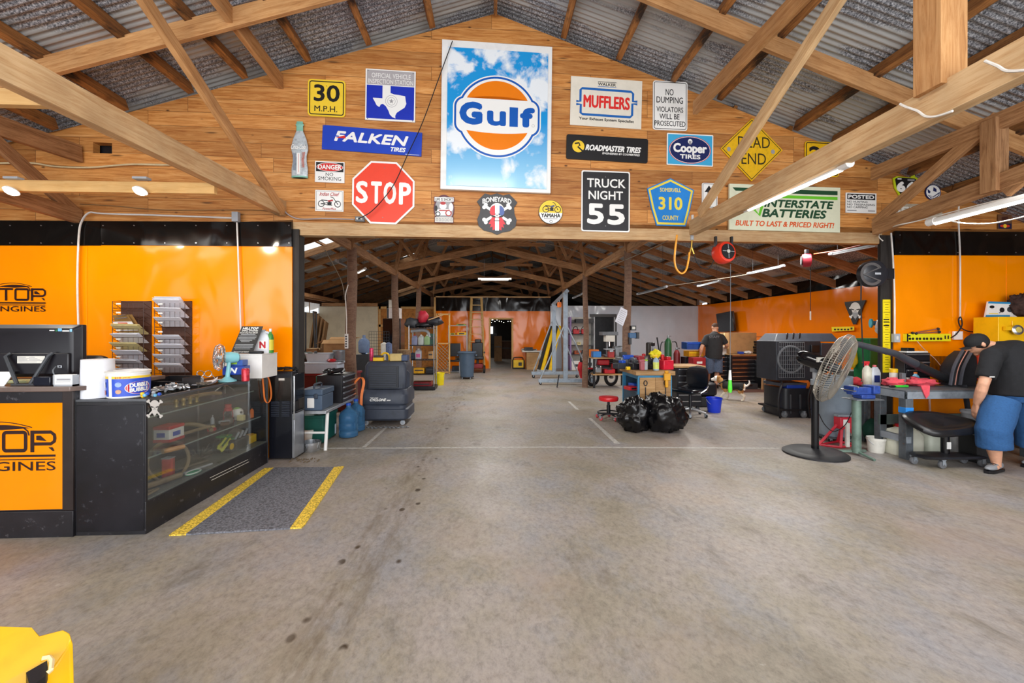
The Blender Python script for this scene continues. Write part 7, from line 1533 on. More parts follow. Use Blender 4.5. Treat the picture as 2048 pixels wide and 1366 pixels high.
# rack of red dirt bike parts and drill press
q=G(1226,776); Yr=q.y; r0,r1=P(1189,0,Yr).x,P(1256,0,Yr).x; w=r1-r0; t=TH('parts_bench','two level parts bench behind the leaning log post','bench',((r0+r1)/2,Yr+.3,0)); za,zb6=P(1220,748,Yr).z,P(1220,715,Yr).z
for sx in(-1,1):
 for sy in(-1,1):b=M(); b.box((sx*w/2,sy*.25,zb6/2-.02),(.05,.05,zb6-.04),BLACK); prt(b,'leg',t)
for z in(za,zb6):b=M(); b.box((0,0,z-.02),(w+.06,.56,.035),PALLET); prt(b,'shelf',t)
xr_=(r0+r1)/2
t=TH('drill_press','drill press with grey belt cover on the parts bench','drill press',(P(1222,0,Yr).x,Yr+.3,zb6)); part_boxes(t,[('base',(0,0,.04),(.24,.34,.06),MGREY),('belt_cover',(0,-.05,.66),(.44,.4,.1),MGREY),('head',(0,-.12,.52),(.26,.24,.18),OFFWHITE),('table',(0,-.1,.22),(.26,.26,.03),LGREY)],.01); b=M(); b.tube([(0,.1,.05),(0,.1,.66)],.03,STEEL,10); b.tube([(0,-.15,.3),(0,-.15,.46)],.02,CHROME,8); prt(b,'column',t)
sBox('parts_bin','blue parts bin at the left end of the parts bench','bin',(P(1196,0,Yr).x,Yr+.2,zb6+.08),(.22,.26,.16),mat('2A7CC8',.4)); sBox('parts_bin','orange parts bin behind the blue one','bin',(P(1196,0,Yr).x,Yr+.46,zb6+.1),(.24,.2,.2),ORANGEP); sBox('red_vise','small red machine vise under the drill press','vise',(P(1223,0,Yr).x,Yr+.06,zb6+.08),(.16,.12,.16),mat('A83030',.5),extra=(((.0,0,.1),(.1,.14,.06),CHROME),))
for nm,lab,px,z,d_,m_ in(('steel_pot','steel pot on the lower level of the parts bench',1200,za,(.2,.2,.22),CHROME),('red_cover','red plastic cover on the lower level of the parts bench',1222,za,(.3,.3,.12),RED),('black_motor','black motor at the right of the parts bench',1246,za,(.26,.3,.24),BLACK),('chrome_engine','grey engine on the right of the parts bench top',1244,zb6,(.34,.34,.3),STEEL)):sBox(nm,lab,'part',(P(px,0,Yr).x,Yr+.25,z+d_[2]/2),d_,m_,bev=.04,extra=(((0,-.1,d_[2]*.4),(d_[0]*.5,.1,d_[2]*.3),DGREY),))
q=G(1212,779); t=TH('dirt_bike','red and black dirt bike parked under the parts bench','motorcycle',(P(1215,0,11.8).x,11.85,0));
for sx in(-.42,.12):b=M(); b.torus((sx,0,.25),.21,.045,RUBBER,(.5,-1,0),26,8); b.torus((sx,0,.25),.16,.012,LGREY,(.5,-1,0),26,6); b.lathe([(.04,-.05),(.04,.05)],STEEL,(sx,0,.25),12,axis=(.5,-1,0)); prt(b,'wheel',t)
b=M(); b.tube([(-.42,0,.25),(-.3,0,.8)],.03,LGREY,8); prt(b,'fork',t); b=M(); b.box((-.1,0,.42),(.3,.2,.26),DGREY); prt(b,'engine',t,.04)
for nm,c,d_,m_ in(('tank',(-.12,0,.68),(.34,.2,.16),RED),('seat',(.16,0,.68),(.4,.16,.08),BLACK),('fender',(.22,0,.52),(.2,.12,.3),RED),('fender',(-.5,0,.5),(.26,.14,.04),RED)):b=M(); b.box(c,d_,m_); prt(b,nm,t,.03)
t=TH('red_kit','red and black scooter body leaning on the leaning log post','scooter',(P(1166,0,12.6).x,12.7,0)); b=M(); b.tube(smooth_pts([(.02,0,.1),(-.05,0,.4),(.0,0,.62)]),[.07]*6+[.1]*6+[.06],RED,10); prt(b,'shell',t); b=M(); b.tube(smooth_pts([(.0,0,.6),(.02,-.03,.85),(.06,0,.95)]),.08,BLACK,10); prt(b,'cowl',t); b=M(); b.box((.02,-.08,.78),(.1,.03,.2),WHITE); prt(b,'plate',t)
timber('iron_bar',G(1114,776)+Vector((0,0,.02)),P(1118,750,11.9),.03,.03,BLACK,kind=None,label='short black bar leaning on the gantry base',cat='bar')
# power strip hanging by the first left post
c=P(692,0,7.85); t=TH('hanging_power_strip','white power strip hanging on its cord by the first left post','power strip',P(693,697,7.85)); o_=Vector(t.location); b=M(); b.bb(-.028,.028,-.02,.02,0,.27,WHITE); prt(b,'strip',t,.004); b=M(); b.tube(smooth_pts([(0,0,.26),(.0,0,.6),(-.02,0,.95),(.01,0,1.1),(.03,.0,1.17)]),.009,WCORD,6); prt(b,'cord',t)
for k in range(5):b=M(); b.box((0,-.021,.04+.045*k),(.03,.004,.026),DGREY); prt(b,'socket',t)
# hanging tubes in the hall
HT=lambda x:roof_z(x)
for a_,b_,Y1,Y2,lab in(((957,558),(1022,558),11.2,11.2,'lit tube light hanging crosswise in the middle of the hall'),):tube_light(P(*a_,Y1),P(*b_,Y2),True,lab,.05,HT,power=25)
for a_,b_,Y1,Y2,lab in(((672,521),(706,537),8.9,9.6,'unlit tube light behind the first left post'),((734,552),(756,562),13.5,14.2,'short tube light deeper in the left aisle'),((1275,588),(1333,573),10.6,9.3,'tube light hanging right of the second log post'),((1146,596),(1167,586),13.4,12.6,'tube light above the gantry'),((1396,572),(1440,561),12.3,11.2,'tube light furthest back along the right aisle'),((1496,547),(1568,531),9.4,8.4,'tube light in the middle of the right aisle'),((1660,508),(1760,488),7.2,6.3,'tube light nearest the post in the right aisle')):tube_light(P(*a_,Y1),P(*b_,Y2),False,lab,.05,HT)
tube_light(P(715,545,11),P(731,537,10.4),True,'small lit tube light beside the first left post',.05,HT)
for pts,lab in((((1000,470,7),(1140,498,9),(1180,520,11)),'thin cable slung under the right trusses'),(((1350,475,6.5),(1250,520,8),(1180,545,11.4)),'thin cable slung from the header to the log post'),(((650,500,7),(682,560,8),(690,600,8)),'cord dropping to the left log post'),(((1330,573,9.3),(1450,556,9.6),(1500,548,9.4)),'cord joining the tube lights of the right aisle')):cable('cord',[P(*p_)for p_ in pts],.008,mat('8A8070',.6),lab,'cord')
# through the far doorway
for k,(px,w_,h_,m_,Y_)in enumerate(((996,.4,1.3,CARD_D,22),(1010,.7,1.0,BROWN,24),(985,.5,1.4,DGREY,25))):sBox('crate_stack',('brown crate in the room beyond the far doorway','dark wooden crate deep in the room beyond the doorway','grey cabinet at the left of the far doorway view')[k],'crate',(P(px,0,Y_).x,Y_,h_/2),(w_,.5,h_),m_,extra=(((0,-.25,.1),(w_*.8,.03,.05),BLACK),))
b=M(); b.bb(P(981,0,30).x-.4,P(986,0,30).x,30.8,30.85,.9,1.9,emitmat('far_daylight','F4F8FF',1.6)); struct(b.build('window_5'),'bright daylight window far beyond the doorway','window')
b=M()
for k in range(26):b.ball((rnd.uniform(-.2,1.4),26+rnd.uniform(-3,2),2.0+.3*rnd.random()+.1*(k%4)),.018,LED_ON,6)
o=simple('string_lights','strings of tiny lights beyond the far doorway','string lights',b); o['kind']='stuff'
# ---------------------------------------------------------------- right of the hall
def lump(name,label,cat,c,r,m,amp=.3,fr=4,seed=0,seg=28,floor=None,fine=0,smooth=80,an=(1,1,1),lean=0):
 b=M(); c=Vector(c); b.ball(c,r,m,seg)
 for i,v in enumerate(b.v):
  d=v-c; q=Vector((d.x/r[0],d.y/r[1],d.z/r[2])); k=1+amp*mnoise.noise(q*fr*.4+Vector((seed,0,0)))+fine*abs(mnoise.noise(Vector((q.x*an[0]+q.z*(an[0]-an[2])*.6,q.y*an[1],q.z*an[2]))*fr*1.7+Vector((0,seed,0))))
  v=c+d*k; v.x+=lean*(c.z+d.z)
  if floor is not None:v.z=max(v.z,floor)
  b.v[i]=v
 return simple(name,label,cat,b,smooth=smooth)
BAGM=mat('0C0C0F',.26,var=.1,bmp=.4,scale=4)
q=G(1287,868); lump('rubbish_bag','lumpy full black rubbish bag on the left by the blue bench','rubbish bag',(P(1277,0,q.y).x,q.y+.25,.23),(.24,.24,.26),BAGM,.35,5,3,56,.004,.3)
q=G(1340,871); lump('rubbish_bag','large stretched black rubbish bag on the right of the pair','rubbish bag',(P(1350,0,q.y).x,q.y+.32,.27),(.32,.3,.30),BAGM,.22,4,9,64,.004,.24,an=(1.6,1.2,.35),lean=-.12)
# red stool
q=G(1217,838); k=mpp(1217,q.y); t=TH('red_stool','round red shop stool on castors','stool',q); hs=P(1217,800,q.y+.1).z
b=M(); b.lathe([(.13,hs),(.165,hs+.01),(.175,hs+.045),(.165,hs+.075),(.1,hs+.085),(.01,hs+.086)],mat('D8242A',.3),seg=28); prt(b,'seat',t)
b=M(); b.cyl((0,0,.1),(0,0,hs),.022,BLACK); b.cyl((0,0,.08),(0,0,.25),.034,BLACK); prt(b,'gas_column',t); b=M(); b.torus((0,0,.12),.19,.012,BLACK); prt(b,'foot_ring',t)
for i in range(5):
 a=i*2*PI/5; b=M(); b.tube([(0,0,.1),(.2*math.cos(a),.2*math.sin(a),.085)],.014,BLACK,6); prt(b,'leg',t); caster(t,.21*math.cos(a),.21*math.sin(a),.034,wm=mat('C84A50',.4),ang=a)
# blue work bench
YA,YBk=7.0,7.84; XA,XB=P(1281,0,YA).x,P(1343,0,YA).x; XA-=.04; hz=.885; BS=mat('2F7FA8',.45,var=.12); BSD=mat('1F4258',.5,var=.15)
t=TH('blue_workbench','blue steel workbench with plywood doors and a cluttered timber top','workbench',((XA+XB)/2,(YA+YBk)/2,0)); w,d=XB-XA,YBk-YA
part_boxes(t,[('worktop',(0,0,hz-.03),(w+.1,d+.08,.07),PALLET),('apron',(0,0,hz-.1),(w,d,.07),BS),('side_panel',(-w/2+.01,0,.3),(.02,d-.06,.46),BSD),('side_panel',(w/2-.01,0,.3),(.02,d-.06,.46),BSD),('back_panel',(0,d/2-.02,.4),(w,.02,.7),BSD),('door',(-w*.25+.01,-d/2-.01,.57),(w*.46,.03,.42),PALLET),('door',(w*.25-.01,-d/2-.01,.57),(w*.46,.03,.42),PALLET),('shelf',(0,0,.52),(w-.06,d-.06,.02),BSD)])
for sx in(-1,1):
 for sy in(-1,1):b=M(); b.box((sx*(w/2-.02),sy*(d/2-.02),hz/2-.04),(.05,.05,hz-.09),BS); prt(b,'leg',t)
 b=M(); b.torus((sx*w*.3,-d/2-.035,.69),.035,.008,BLACK,(0,1,0),18,6,.8,1.2); prt(b,'door_pull',t); b=M(); b.box((sx*w*.3,-d/2-.03,.5),(.014,.012,.24),BLACK); prt(b,'door_slot',t)
xb=lambda px,Y:P(px,0,Y).x
for nm,lab,px,Y,dm,m_,ex in(
 ('gas_can','red gas can on the front right of the blue bench',1331,7.3,(.2,.2,.17),mat('D8203A',.35),(((.04,0,.11),(.08,.1,.06),RED),((-.06,0,.13),(.05,.05,.1),RED))),
 ('red_vise','red bench vise among the clutter of the blue bench',1275,7.55,(.2,.16,.14),mat('A4323A',.4),(((.02,0,.11),(.12,.22,.1),mat('A4323A',.4)),((-.1,0,.1),(.06,.2,.06),STEEL))),
 ('angle_grinder','black and red angle grinder on the blue bench',1293,7.35,(.2,.08,.08),BLACK,(((-.08,0,.05),(.06,.14,.1),RED),)),
 ('power_drill','dark drill standing on the blue bench by the post',1259,7.6,(.06,.07,.2),DGREY,(((-.03,0,.1),(.2,.07,.08),BLUE),)),
 ('battery_charger','white and green charger on the blue bench',1288,7.2,(.1,.09,.16),LGREY,(((0,-.02,.09),(.1,.07,.03),mat('9CCB3A',.4)),)),
 ('small_engine','small grey engine at the far left end of the blue bench',1246,7.7,(.2,.24,.2),STEEL,(((0,0,.14),(.12,.1,.1),DGREY),((-.1,0,.02),(.06,.3,.06),BLACK))),
 ('black_pouch','black pouch behind the spray bottle on the blue bench',1301,7.45,(.16,.12,.15),BLACK,(((0,0,.08),(.1,.1,.04),DGREY),)),
 ('socket_box','red socket box on the shelf inside the blue bench',1262,7.35,(.18,.2,.06),RED,(((0,-.1,0),(.1,.01,.03),BLACK),)),
 ('tool_case','blue tool case on the shelf inside the blue bench',1272,7.55,(.2,.2,.09),BLUE,(((0,-.1,0),(.1,.01,.03),BLACK),))):
 z=.53 if 'inside' in lab else hz+.006; sBox(nm,lab,'tool',(xb(px,Y),Y,z+dm[2]/2),dm,m_,rz=.2,bev=.012,extra=ex)
bottle('spray_bottle','spray bottle of blue liquid with a yellow trigger on the blue bench',Vector((xb(1312,7.1),7.1,hz+.006)),.05,.26,mat('BFD8E8',.2,trans=.3),WHITE,mat('D6E070',.4),trig=YELLOW)
lump('yellow_gloves','pair of bright yellow gloves heaped on the blue bench','gloves',(xb(1311,7.35),7.35,hz+.27),(.1,.08,.07),mat('F0E020',.6),.6,7,2)
sBox('glove_stand','dark jar under the yellow gloves','jar',(xb(1311,7.38),7.38,hz+.105),(.1,.1,.2),DGREY)
t=TH('drill_holder','yellow drill holster hanging off the front of the blue bench','holster',(xb(1334,6.93),6.925,.62)); part_boxes(t,[('body',(0,0,.18),(.11,.05,.12),mat('E8A418',.4)),('grip',(-.01,0,.07),(.05,.045,.14),mat('E8A418',.4)),('hook',(0,.03,.26),(.06,.05,.04),mat('E8A418',.4))],.01)
for k in range(5):
 a_,l_=rnd.uniform(-.5,.5),rnd.uniform(.14,.3); c=Vector((xb(1262+9*k,7.6),7.5+.04*k,hz+.01)); b=M(); b.tube([c,c+Vector((a_*.3,.02,l_))],[.014,.008],(RED,STEEL,BLACK,ORANGEP,CHROME)[k],8); b.ball(c+Vector((0,0,.02)),.024,(BLACK,RED,STEEL,BLACK,DGREY)[k],8); simple('hand_tool',('red handled','steel','black','orange handled','chrome')[k]+' hand tool standing in the clutter of the blue bench','tool',b)
for nm,lab,px,Y,dm,m_,ex in(
 ('red_clamp','red clamp body heaped left of the grinder on the blue bench',1281,7.62,(.12,.1,.2),mat('B8303C',.4),(((.07,0,.06),(.05,.06,.2),RED),)),
 ('pink_sprayer','dull pink sprayer at the front of the blue bench clutter',1284,7.15,(.07,.07,.15),mat('B0606A',.5),(((0,0,.09),(.11,.05,.04),mat('B0606A',.5)),)),
 ('grey_meter','grey meter box behind the charger on the blue bench',1291,7.6,(.08,.06,.22),MGREY,(((0,-.032,.05),(.05,.006,.06),OFFWHITE),)),
 ('black_motor','round black motor on the left half of the blue bench',1268,7.3,(.14,.13,.12),BLACK,(((.02,0,.08),(.09,.09,.06),DGREY),)),
 ('wire_heap','dark heap of wires at the far left of the blue bench',1240,7.5,(.2,.18,.1),mat('2A2E36',.6),(((.06,.02,.07),(.08,.12,.06),BLUE),)),
 ('yellow_tape','small yellow tape measure on the near left of the blue bench',1256,7.2,(.07,.06,.06),YELLOW,(((0,0,.0),(.072,.03,.04),BLACK),)),
 ('press_arm','tall dark press arm rising behind the blue bench clutter',1297,7.75,(.07,.08,.46),mat('33302E',.5),(((.05,0,.2),(.16,.06,.07),BLACK),((.1,0,.12),(.03,.03,.1),STEEL)))):sBox(nm,lab,'tool',(xb(px,Y),Y,hz+.006+dm[2]/2),dm,m_,rz=.3,bev=.012,extra=ex)
# post gear: laminated sheet, blue tool
t=TH('notice_sheet','white notice sheet tilted on the second right log post','notice',P(1243,650,7.93)); o_=Vector(t.location); b=M(); q4=[P(x,y,7.93)-o_ for x,y in((1242,614),(1257,622),(1246,652),(1230,643))]; b.add(q4+[v+Vector((0,.006,0))for v in q4],[(3,2,1,0),(4,5,6,7),(0,1,5,4),(1,2,6,5),(2,3,7,6),(3,0,4,7)],PAPER); prt(b,'sheet',t,smooth=0)
b=M()
for i in range(7):b.line([(1241-1.3*i+1,620+3.6*i),(1251-1.3*i+1,625.6+3.6*i)],.8,GREYI)
b.mapped(lambda x,y:P(x,y,7.929)-o_,(0,-1,0)); prt(b,'printing',t,smooth=0)
sBox('polisher','blue power polisher hung on the second right log post','tool',P(1266,671,7.88),(.16,.1,.1),mat('2A5C88',.4),extra=(((.07,-.02,0),(.05,.12,.12),DGREY),((-.06,0,-.1),(.05,.06,.14),BLACK)))
sBox('work_lamp','small black work lamp fixed on the second right log post','lamp',P(1266,656,7.9),(.1,.08,.09),BLACK,extra=(((0,-.042,0),(.06,.006,.05),OFFWHITE),))
# tool chests, boxes and the corner
Yt=11.3; drawer_chest('drawer_cabinet','black drawer cabinet with chrome pulls right of the blue bench',(P(1367,0,8.3).x,8.3,0),.5,.5,.84,6,R(0),casters=.04); sBox('cabinet_top','plywood top on the drawer cabinet beside the blue bench','board',(P(1366,0,8.3).x,8.3,.87),(.62,.62,.035),PALLET)
X5=lambda px:P(px,0,Yt).x; z6=P(1500,708,Yt).z
drawer_chest('rolling_tool_chest','long black tool chest with a timber top by the orange side wall',(X5(1487),Yt+.3,0),X5(1516)-X5(1460),.55,z6-.03,7,R(6),top=CARD,casters=.05)
drawer_chest('rolling_tool_chest','second black tool chest left of the long one, behind the man',(X5(1446),Yt+.4,0),X5(1462)-X5(1434),.5,z6-.08,6,R(4),casters=.05)
t=TH('steel_table','brown metal table to the right of the long tool chest','table',(X5(1536),Yt+.3,0)); part_boxes(t,[('top',(0,0,z6-.02),(X5(1555)-X5(1517),.6,.04),CARD),('side_panel',(-.22,0,z6/2-.02),(.03,.5,z6-.05),mat('3A1E14',.5)),('side_panel',(.24,0,z6/2-.02),(.03,.5,z6-.05),mat('3A1E14',.5)),('back_panel',(0,.24,z6/2),(.5,.02,z6-.05),mat('3A1E14',.5))])
carton('long_carton','long tan cardboard box on the timber topped tool chest',Vector((X5(1491),Yt+.35,z6+.005)),X5(1521)-X5(1462),.4,P(1490,666,Yt).z-z6,CARD,R(4))
for k in range(5):sBox('parts_tray','black tray number %d up in the stack beside the long cardboard box'%(k+1),'tray',(X5(1527)+.01*(k%2),Yt+.1,z6+.03+.075*k),(.38-.015*k,.3,.055),BLACK,rz=.1*(k%3),extra=(((0,-.15,.02),(.3,.014,.012),LGREY),),group='black trays stacked by the cardboard box')
sBox('blue_tape_tub','small blue tub on the timber topped tool chest','tub',(X5(1482),Yt+.02,z6+.035),(.12,.12,.06),BLUE); lump('white_rag','white rag on the timber topped tool chest','rag',(X5(1498),Yt+.05,z6+.04),(.12,.08,.04),WHITE,.5,6,5)
sBox('cleaner_jug','white jug on the tool chest behind the man','jug',(X5(1456),Yt+.3,z6+.08),(.22,.16,.26),WHITE,bev=.03,extra=(((0,0,.16),(.06,.06,.06),BLUE),))
q=G(1538,778); t=TH('speaker_cabinet','black speaker cabinet standing before the brown table','speaker',(P(1538,0,q.y).x,q.y+.2,0)); b=M(); b.rings([[(x,y,z)for x,z in rr_pts(-.2+k,.02+k,.2-k,.78-k,.08,4)]for k,y in((.01,-.15),(0,-.13),(0,.15))],BLACK); prt(b,'cabinet',t); b=M(); b.rings([[(x,y,z)for x,z in rr_pts(-.17,.05,.17,.74,.06,4)]for y in(-.16,-.15)],mat('23262A',.8)); prt(b,'grille',t)
for k in range(2):timber('lean_plank',G(1524+5*k,780),P(1526+5*k,728,q.y+.1),.05,.02,CARD_D,kind=None,label='thin wooden slat leaning left of the speaker, %s one'%('first','second')[k],cat='plank')
q=G(1480,774); t=TH('backpack','dark backpack with a grey printed pocket on the floor','backpack',q); b=M(); b.rings([[(x*s_,y*s_+.1,z)for x,y in rr_pts(-.2,-.13,.2,.13,.1,4)]for s_,z in((.9,.01),(1,.05),(1,.3),(.8,.42),(.4,.46))],mat('23272A',.8)); prt(b,'bag',t,smooth=60); b=M(); b.box((-.04,-.045,.2),(.22,.03,.28),mat('9CA39C',.8,var=.3,scale=40)); prt(b,'pocket',t,.01)
q=G(1497,779); sBox('drill_case','grey black tool case lying on the floor by the backpack','case',(q.x,q.y+.12,.08),(.5,.26,.16),mat('2C353C',.5),extra=(((0,-.13,.03),(.2,.02,.04),BLACK),))
q=G(1520,783); sBox('rubber_mat','brown flat mat on the floor under the speaker','mat',(q.x,q.y+.1,.008),(1.1,.5,.014),mat('5A3A30',.8))
Yc=11.9; x7=lambda px:P(px,0,Yc).x
t=TH('gas_cylinder_cart','black cart for gas cylinders by the grey wall','cart',(x7(1346),Yc+.12,0)); part_boxes(t,[('base',(0,0,.06),(.6,.34,.04),BLACK)])
for s_ in(-1,1):b=M(); b.tube(smooth_pts([(s_*.26,.17,.06),(s_*.26,.17,.9),(s_*.22,.16,1.22),(s_*.1,.15,1.25)]),.016,BLACK,8); prt(b,'handle',t); b=M(); b.lathe([(.1,-.03),(.1,.03)],RUBBER,(s_*.33,.12,.1),18,axis=(1,0,0)); prt(b,'wheel',t)
for px,h_,r_,m_,nm,lab in((1338.5,1.36,.1,mat('245A34',.35,var=.1),'oxygen_cylinder','tall green gas cylinder on the cart'),(1356,1.0,.09,mat('7A1E24',.4),'red_cylinder','shorter dark red gas cylinder beside the green one')):
 t=TH(nm,lab,'gas cylinder',(x7(px),Yc+.08,.085)); b=M(); b.lathe([(r_,0),(r_,h_*.82),(r_*.7,h_*.9),(r_*.3,h_*.94)],m_,seg=22); prt(b,'cylinder',t); b=M(); b.lathe([(.03,h_*.93),(.035,h_*.98),(.02,h_)],STEEL,seg=12); b.box((.04,0,h_*.98),(.1,.03,.03),STEEL); prt(b,'valve',t)
sBox('storage_bin','dark blue parts bin tilted above the yellow one','bin',P(1384,691,11.6),(.46,.34,.2),mat('1E4A96',.4),bev=.01,extra=(((-.0,-.172,.06),(.4,.01,.04),BLUE),)); sBox('storage_bin','yellow orange parts bin under the dark blue one','bin',P(1386,707,11.7),(.4,.34,.16),mat('E09A1A',.4),extra=(((0,-.172,.03),(.36,.01,.04),YELLOW),)); sBox('bin_stand','black stand carrying the parts bins by the man','stand',(P(1386,0,11.8).x,11.8,.42),(.6,.3,.82),BLACK,extra=(((-.2,-.2,0),(.06,.1,.7),DGREY),))
sBox('red_tool_bag','red and black tool bag tilted beside the man','bag',P(1394,726,11.2),(.36,.24,.3),mat('A01E28',.6),rz=.1,bev=.04,extra=(((0,-.122,.02),(.16,.006,.06),WHITE),((0,0,-.17),(.4,.26,.06),BLACK))); sBox('bag_stand','low dark crate under the red tool bag','crate',(P(1394,0,11.2).x,11.22,.25),(.45,.3,.5),RUBBER)
b=M(); b.tube([P(1314,675,11.5),P(1330,779,11)],.02,BLACK,8); b.box(P(1330,778,11),(.16,.05,.06),BLACK); simple('push_broom','black handled broom leaning left of the green cylinder','broom',b)
# wheeled black chair and blue bucket
q=G(1384,838); t=TH('rolling_chair','black vinyl office chair with a chrome base beside the rubbish bags','chair',(P(1383,0,7.55).x,7.6,0),R(-62)); VN=mat('12161E',.25,var=.15)
b=M(); b.rings([[(x,y+.03*(x/.2)**2*-1,z)for x,z in rr_pts(-.22+k,.50+k,.22-k,.90-k,.12,5)]for k,y in((.03,.2),(0,.22),(0,.26),(.03,.28))],VN); prt(b,'backrest',t,smooth=60); b=M(); b.box((0,-.02,.47),(.46,.46,.09),VN); prt(b,'seat',t,.035); b=M(); b.torus((0,.24,.70),.21,.008,CHROME,(0,1,0),36,6,.95,1.02); prt(b,'chrome_edge',t)
b=M(); b.cyl((0,0,.1),(0,0,.44),.03,BLACK); prt(b,'gas_column',t)
for s_ in(-1,1):b=M(); b.tube(smooth_pts([(s_*.2,.24,.55),(s_*.25,.1,.5),(s_*.25,-.05,.45)]),.012,CHROME,6); prt(b,'arm_bracket',t)
for i in range(5):a=i*2*PI/5+.3; b=M(); b.tube([(0,0,.14),(.28*math.cos(a),.28*math.sin(a),.08)],[.03,.018],CHROME,8); prt(b,'leg',t); caster(t,.28*math.cos(a),.28*math.sin(a),.028,ang=a)
sBox('padded_block','black padded seat block behind the rolling chair','seat',(P(1410,0,8.6).x,8.6,.36),(.4,.3,.28),BLACK,bev=.06); sBox('seat_stand','dark metal trolley under the spare seat block','trolley',(P(1410,0,8.6).x,8.6,.11),(.42,.3,.2),DGREY)
bucket('blue_bucket','bright blue plastic bucket on the floor by the rolling chair',G(1428,824),.115,.145,.28,mat('1E3FD8',.35,var=.04))
t=TH('drop_light','white and lime green work light on the red reel cord','work light',W(1460,785,.1)); b=M(); b.tube([(0,0,.0),(0,0,.05),(.0,0,.17)],[.02,.028,.02],mat('5AE23C',.3),10); prt(b,'body',t); b=M(); b.tube([(0,0,.17),(0,0,.3)],[.022,.014],WHITE,10); prt(b,'handle',t)
# screen, triangle sign and strip on the side wall
b=M(); q4=[PX(x,y,8.6)for x,y in((1436,628),(1468,622),(1473,662),(1441,664))]; n=Vector((-.1,-.03,0)); b.add([v+n for v in q4]+q4,[(0,3,2,1),(4,5,6,7),(0,1,5,4),(1,2,6,5),(2,3,7,6),(3,0,4,7)],GLOSSBLACK); simple('wall_screen','dark screen mounted at the far end of the orange side wall','screen',b,bev=.01)
def xsign(name,label,cat,X,draw,pts,m):
 b=S(); b.flat(pts,m); b.mapped(lambda x,y:PX(x,y,X),(-1,0,0)); n_=len(b.v); b.v+=[v+Vector((.012,0,0))for v in b.v[:n_]]; b.f+=[tuple(range(2*n_-1,n_-1,-1))]+[(i,(i+1)%n_,n_+(i+1)%n_,n_+i)for i in range(n_)]; b.mi+=[0]*(n_+1)
 c=S(); draw(c); c.mapped(lambda x,y:PX(x,y,X-.002),(-1,0,0))
 off=len(b.v); b.v+=c.v
 for f,k in zip(c.f,c.mi):b.f.append(tuple(i+off for i in f)); b.mi.append(b.m_(c.mats[k]))
 return hang(b,name,label,cat)
def sk(c):c.bone(1701,615,1720,634,2.6,WHT); c.bone(1720,615,1701,634,2.6,WHT); c.skull(1710.5,617,.95,WHT,K,3,LGREY)
xsign('skull_triangle_sign','black triangle sign with a white skull on the orange side wall','sign',8.7,sk,[(1689,604),(1732,600),(1729,606),(1712,648),(1706,649),(1690,610)],K)
YS=ink('F4D81A')
def ps(c):
 for i in range(5):c.rect(1668+6.6*i,657.5,1672+6.6*i,660.5,K)
 c.rect(1701,655,1705,659,K)
xsign('power_strip','yellow outlet strip on the orange side wall behind the fan','power strip',8.68,ps,[(1663,654),(1708,653),(1708,661),(1664,663)],YS)
cable('cable',[PX(1510,673,8.7),PX(1600,672,8.7),PX(1665,672,8.7)],.006,RUBBER,'black cable stretched along the orange side wall')
# second cooler on its cart
Yq=7.3; xq=lambda px:P(px,0,Yq).x; zq=lambda y:P(1600,y,Yq).z; HC=mat('3C414C',.5,var=.12)
t=TH('drum_fan_cooler','big black portable fan cooler on a wheeled tank cart','cooler',(xq(1612),Yq+.35,0)); ox=xq(1612); X_=lambda px:xq(px)-ox
b=M(); b.rings([[(x,y,zq(838)+.0+z)for x,y in rr_pts(X_(1572),-.3,X_(1640),.35,.12,4)]for z in(0,.04,zq(778)-zq(838))],mat('1E2026',.35,var=.15)); prt(b,'tank',t)
for s_ in(.12,.3,.5):b=M(); b.box((X_(1572)+s_,-.305,(zq(790)+zq(828))/2),(.03,.015,zq(790)-zq(828)),DGREY); prt(b,'tank_rib',t,.004)
b=M(); b.bb(X_(1558),X_(1648),-.28,.3,zq(762),zq(682),mat('2B2F38',.5)); prt(b,'housing',t,.015)
b=M(); c=Vector((X_(1586),-.29,(zq(683)+zq(755))/2)); b.torus(c,.235,.02,MGREY,(0,1,0),36,8); prt(b,'fan_shroud',t)
b=M()
for i in range(4):a=i*PI/2+.4; d_=Vector((math.cos(a),0,math.sin(a))); e_=Vector((-math.sin(a),0,math.cos(a))); b.add([c+d_*.05,c+d_*.22-e_*.06+Vector((0,-.02,0)),c+d_*.22+e_*.08,c+d_*.06+e_*.03],[(0,1,2,3),(3,2,1,0)],DGREY)
b.lathe([(.05,-.02),(.05,.02)],DGREY,c,16,axis=(0,1,0)); prt(b,'fan_blades',t)
b=M(); z0,z1_=zq(756),zq(685)
for i in range(13):x=X_(1561)+i*(X_(1612)-X_(1561))/12; b.tube([(x,-.31,z0),(x,-.31,z1_)],.004,MGREY,4)
for i in range(9):z=z0+i*(z1_-z0)/8; b.tube([(X_(1561),-.312,z),(X_(1612),-.312,z)],.004,MGREY,4)
prt(b,'guard_grille',t)
b=M(); zt7=zq(667); b.rings([[(X_(1560),-.2,zq(684)),(X_(1690),-.24,zq(684)),(X_(1690),.3,zq(684)),(X_(1560),.3,zq(684))],[(X_(1577),-.05,zt7),(X_(1690),-.06,zt7),(X_(1690),.3,zt7),(X_(1577),.3,zt7)]],HC)
prt(b,'hood',t,.01)
for s_ in(0,.12,.24):b=M(); p0,p1=Vector((X_(1588)+s_,-.15,zq(680))),Vector((X_(1596)+s_,-.075,zt7)); b.tube([p0,p1],.018,BLACK,4); prt(b,'hood_slot',t)
part_boxes(t,[('control_panel',(X_(1634),-.3,zq(698)),(.16,.04,.14),BLACK),('side_hood',(X_(1668),-.05,zq(706)),(.4,.5,.34),HC),('tank_lid',(X_(1596),0,zq(771)),(.5,.5,.06),HC),('blue_crate',(X_(1600),-.2,zq(775)),(.36,.14,.06),BX)],.01)
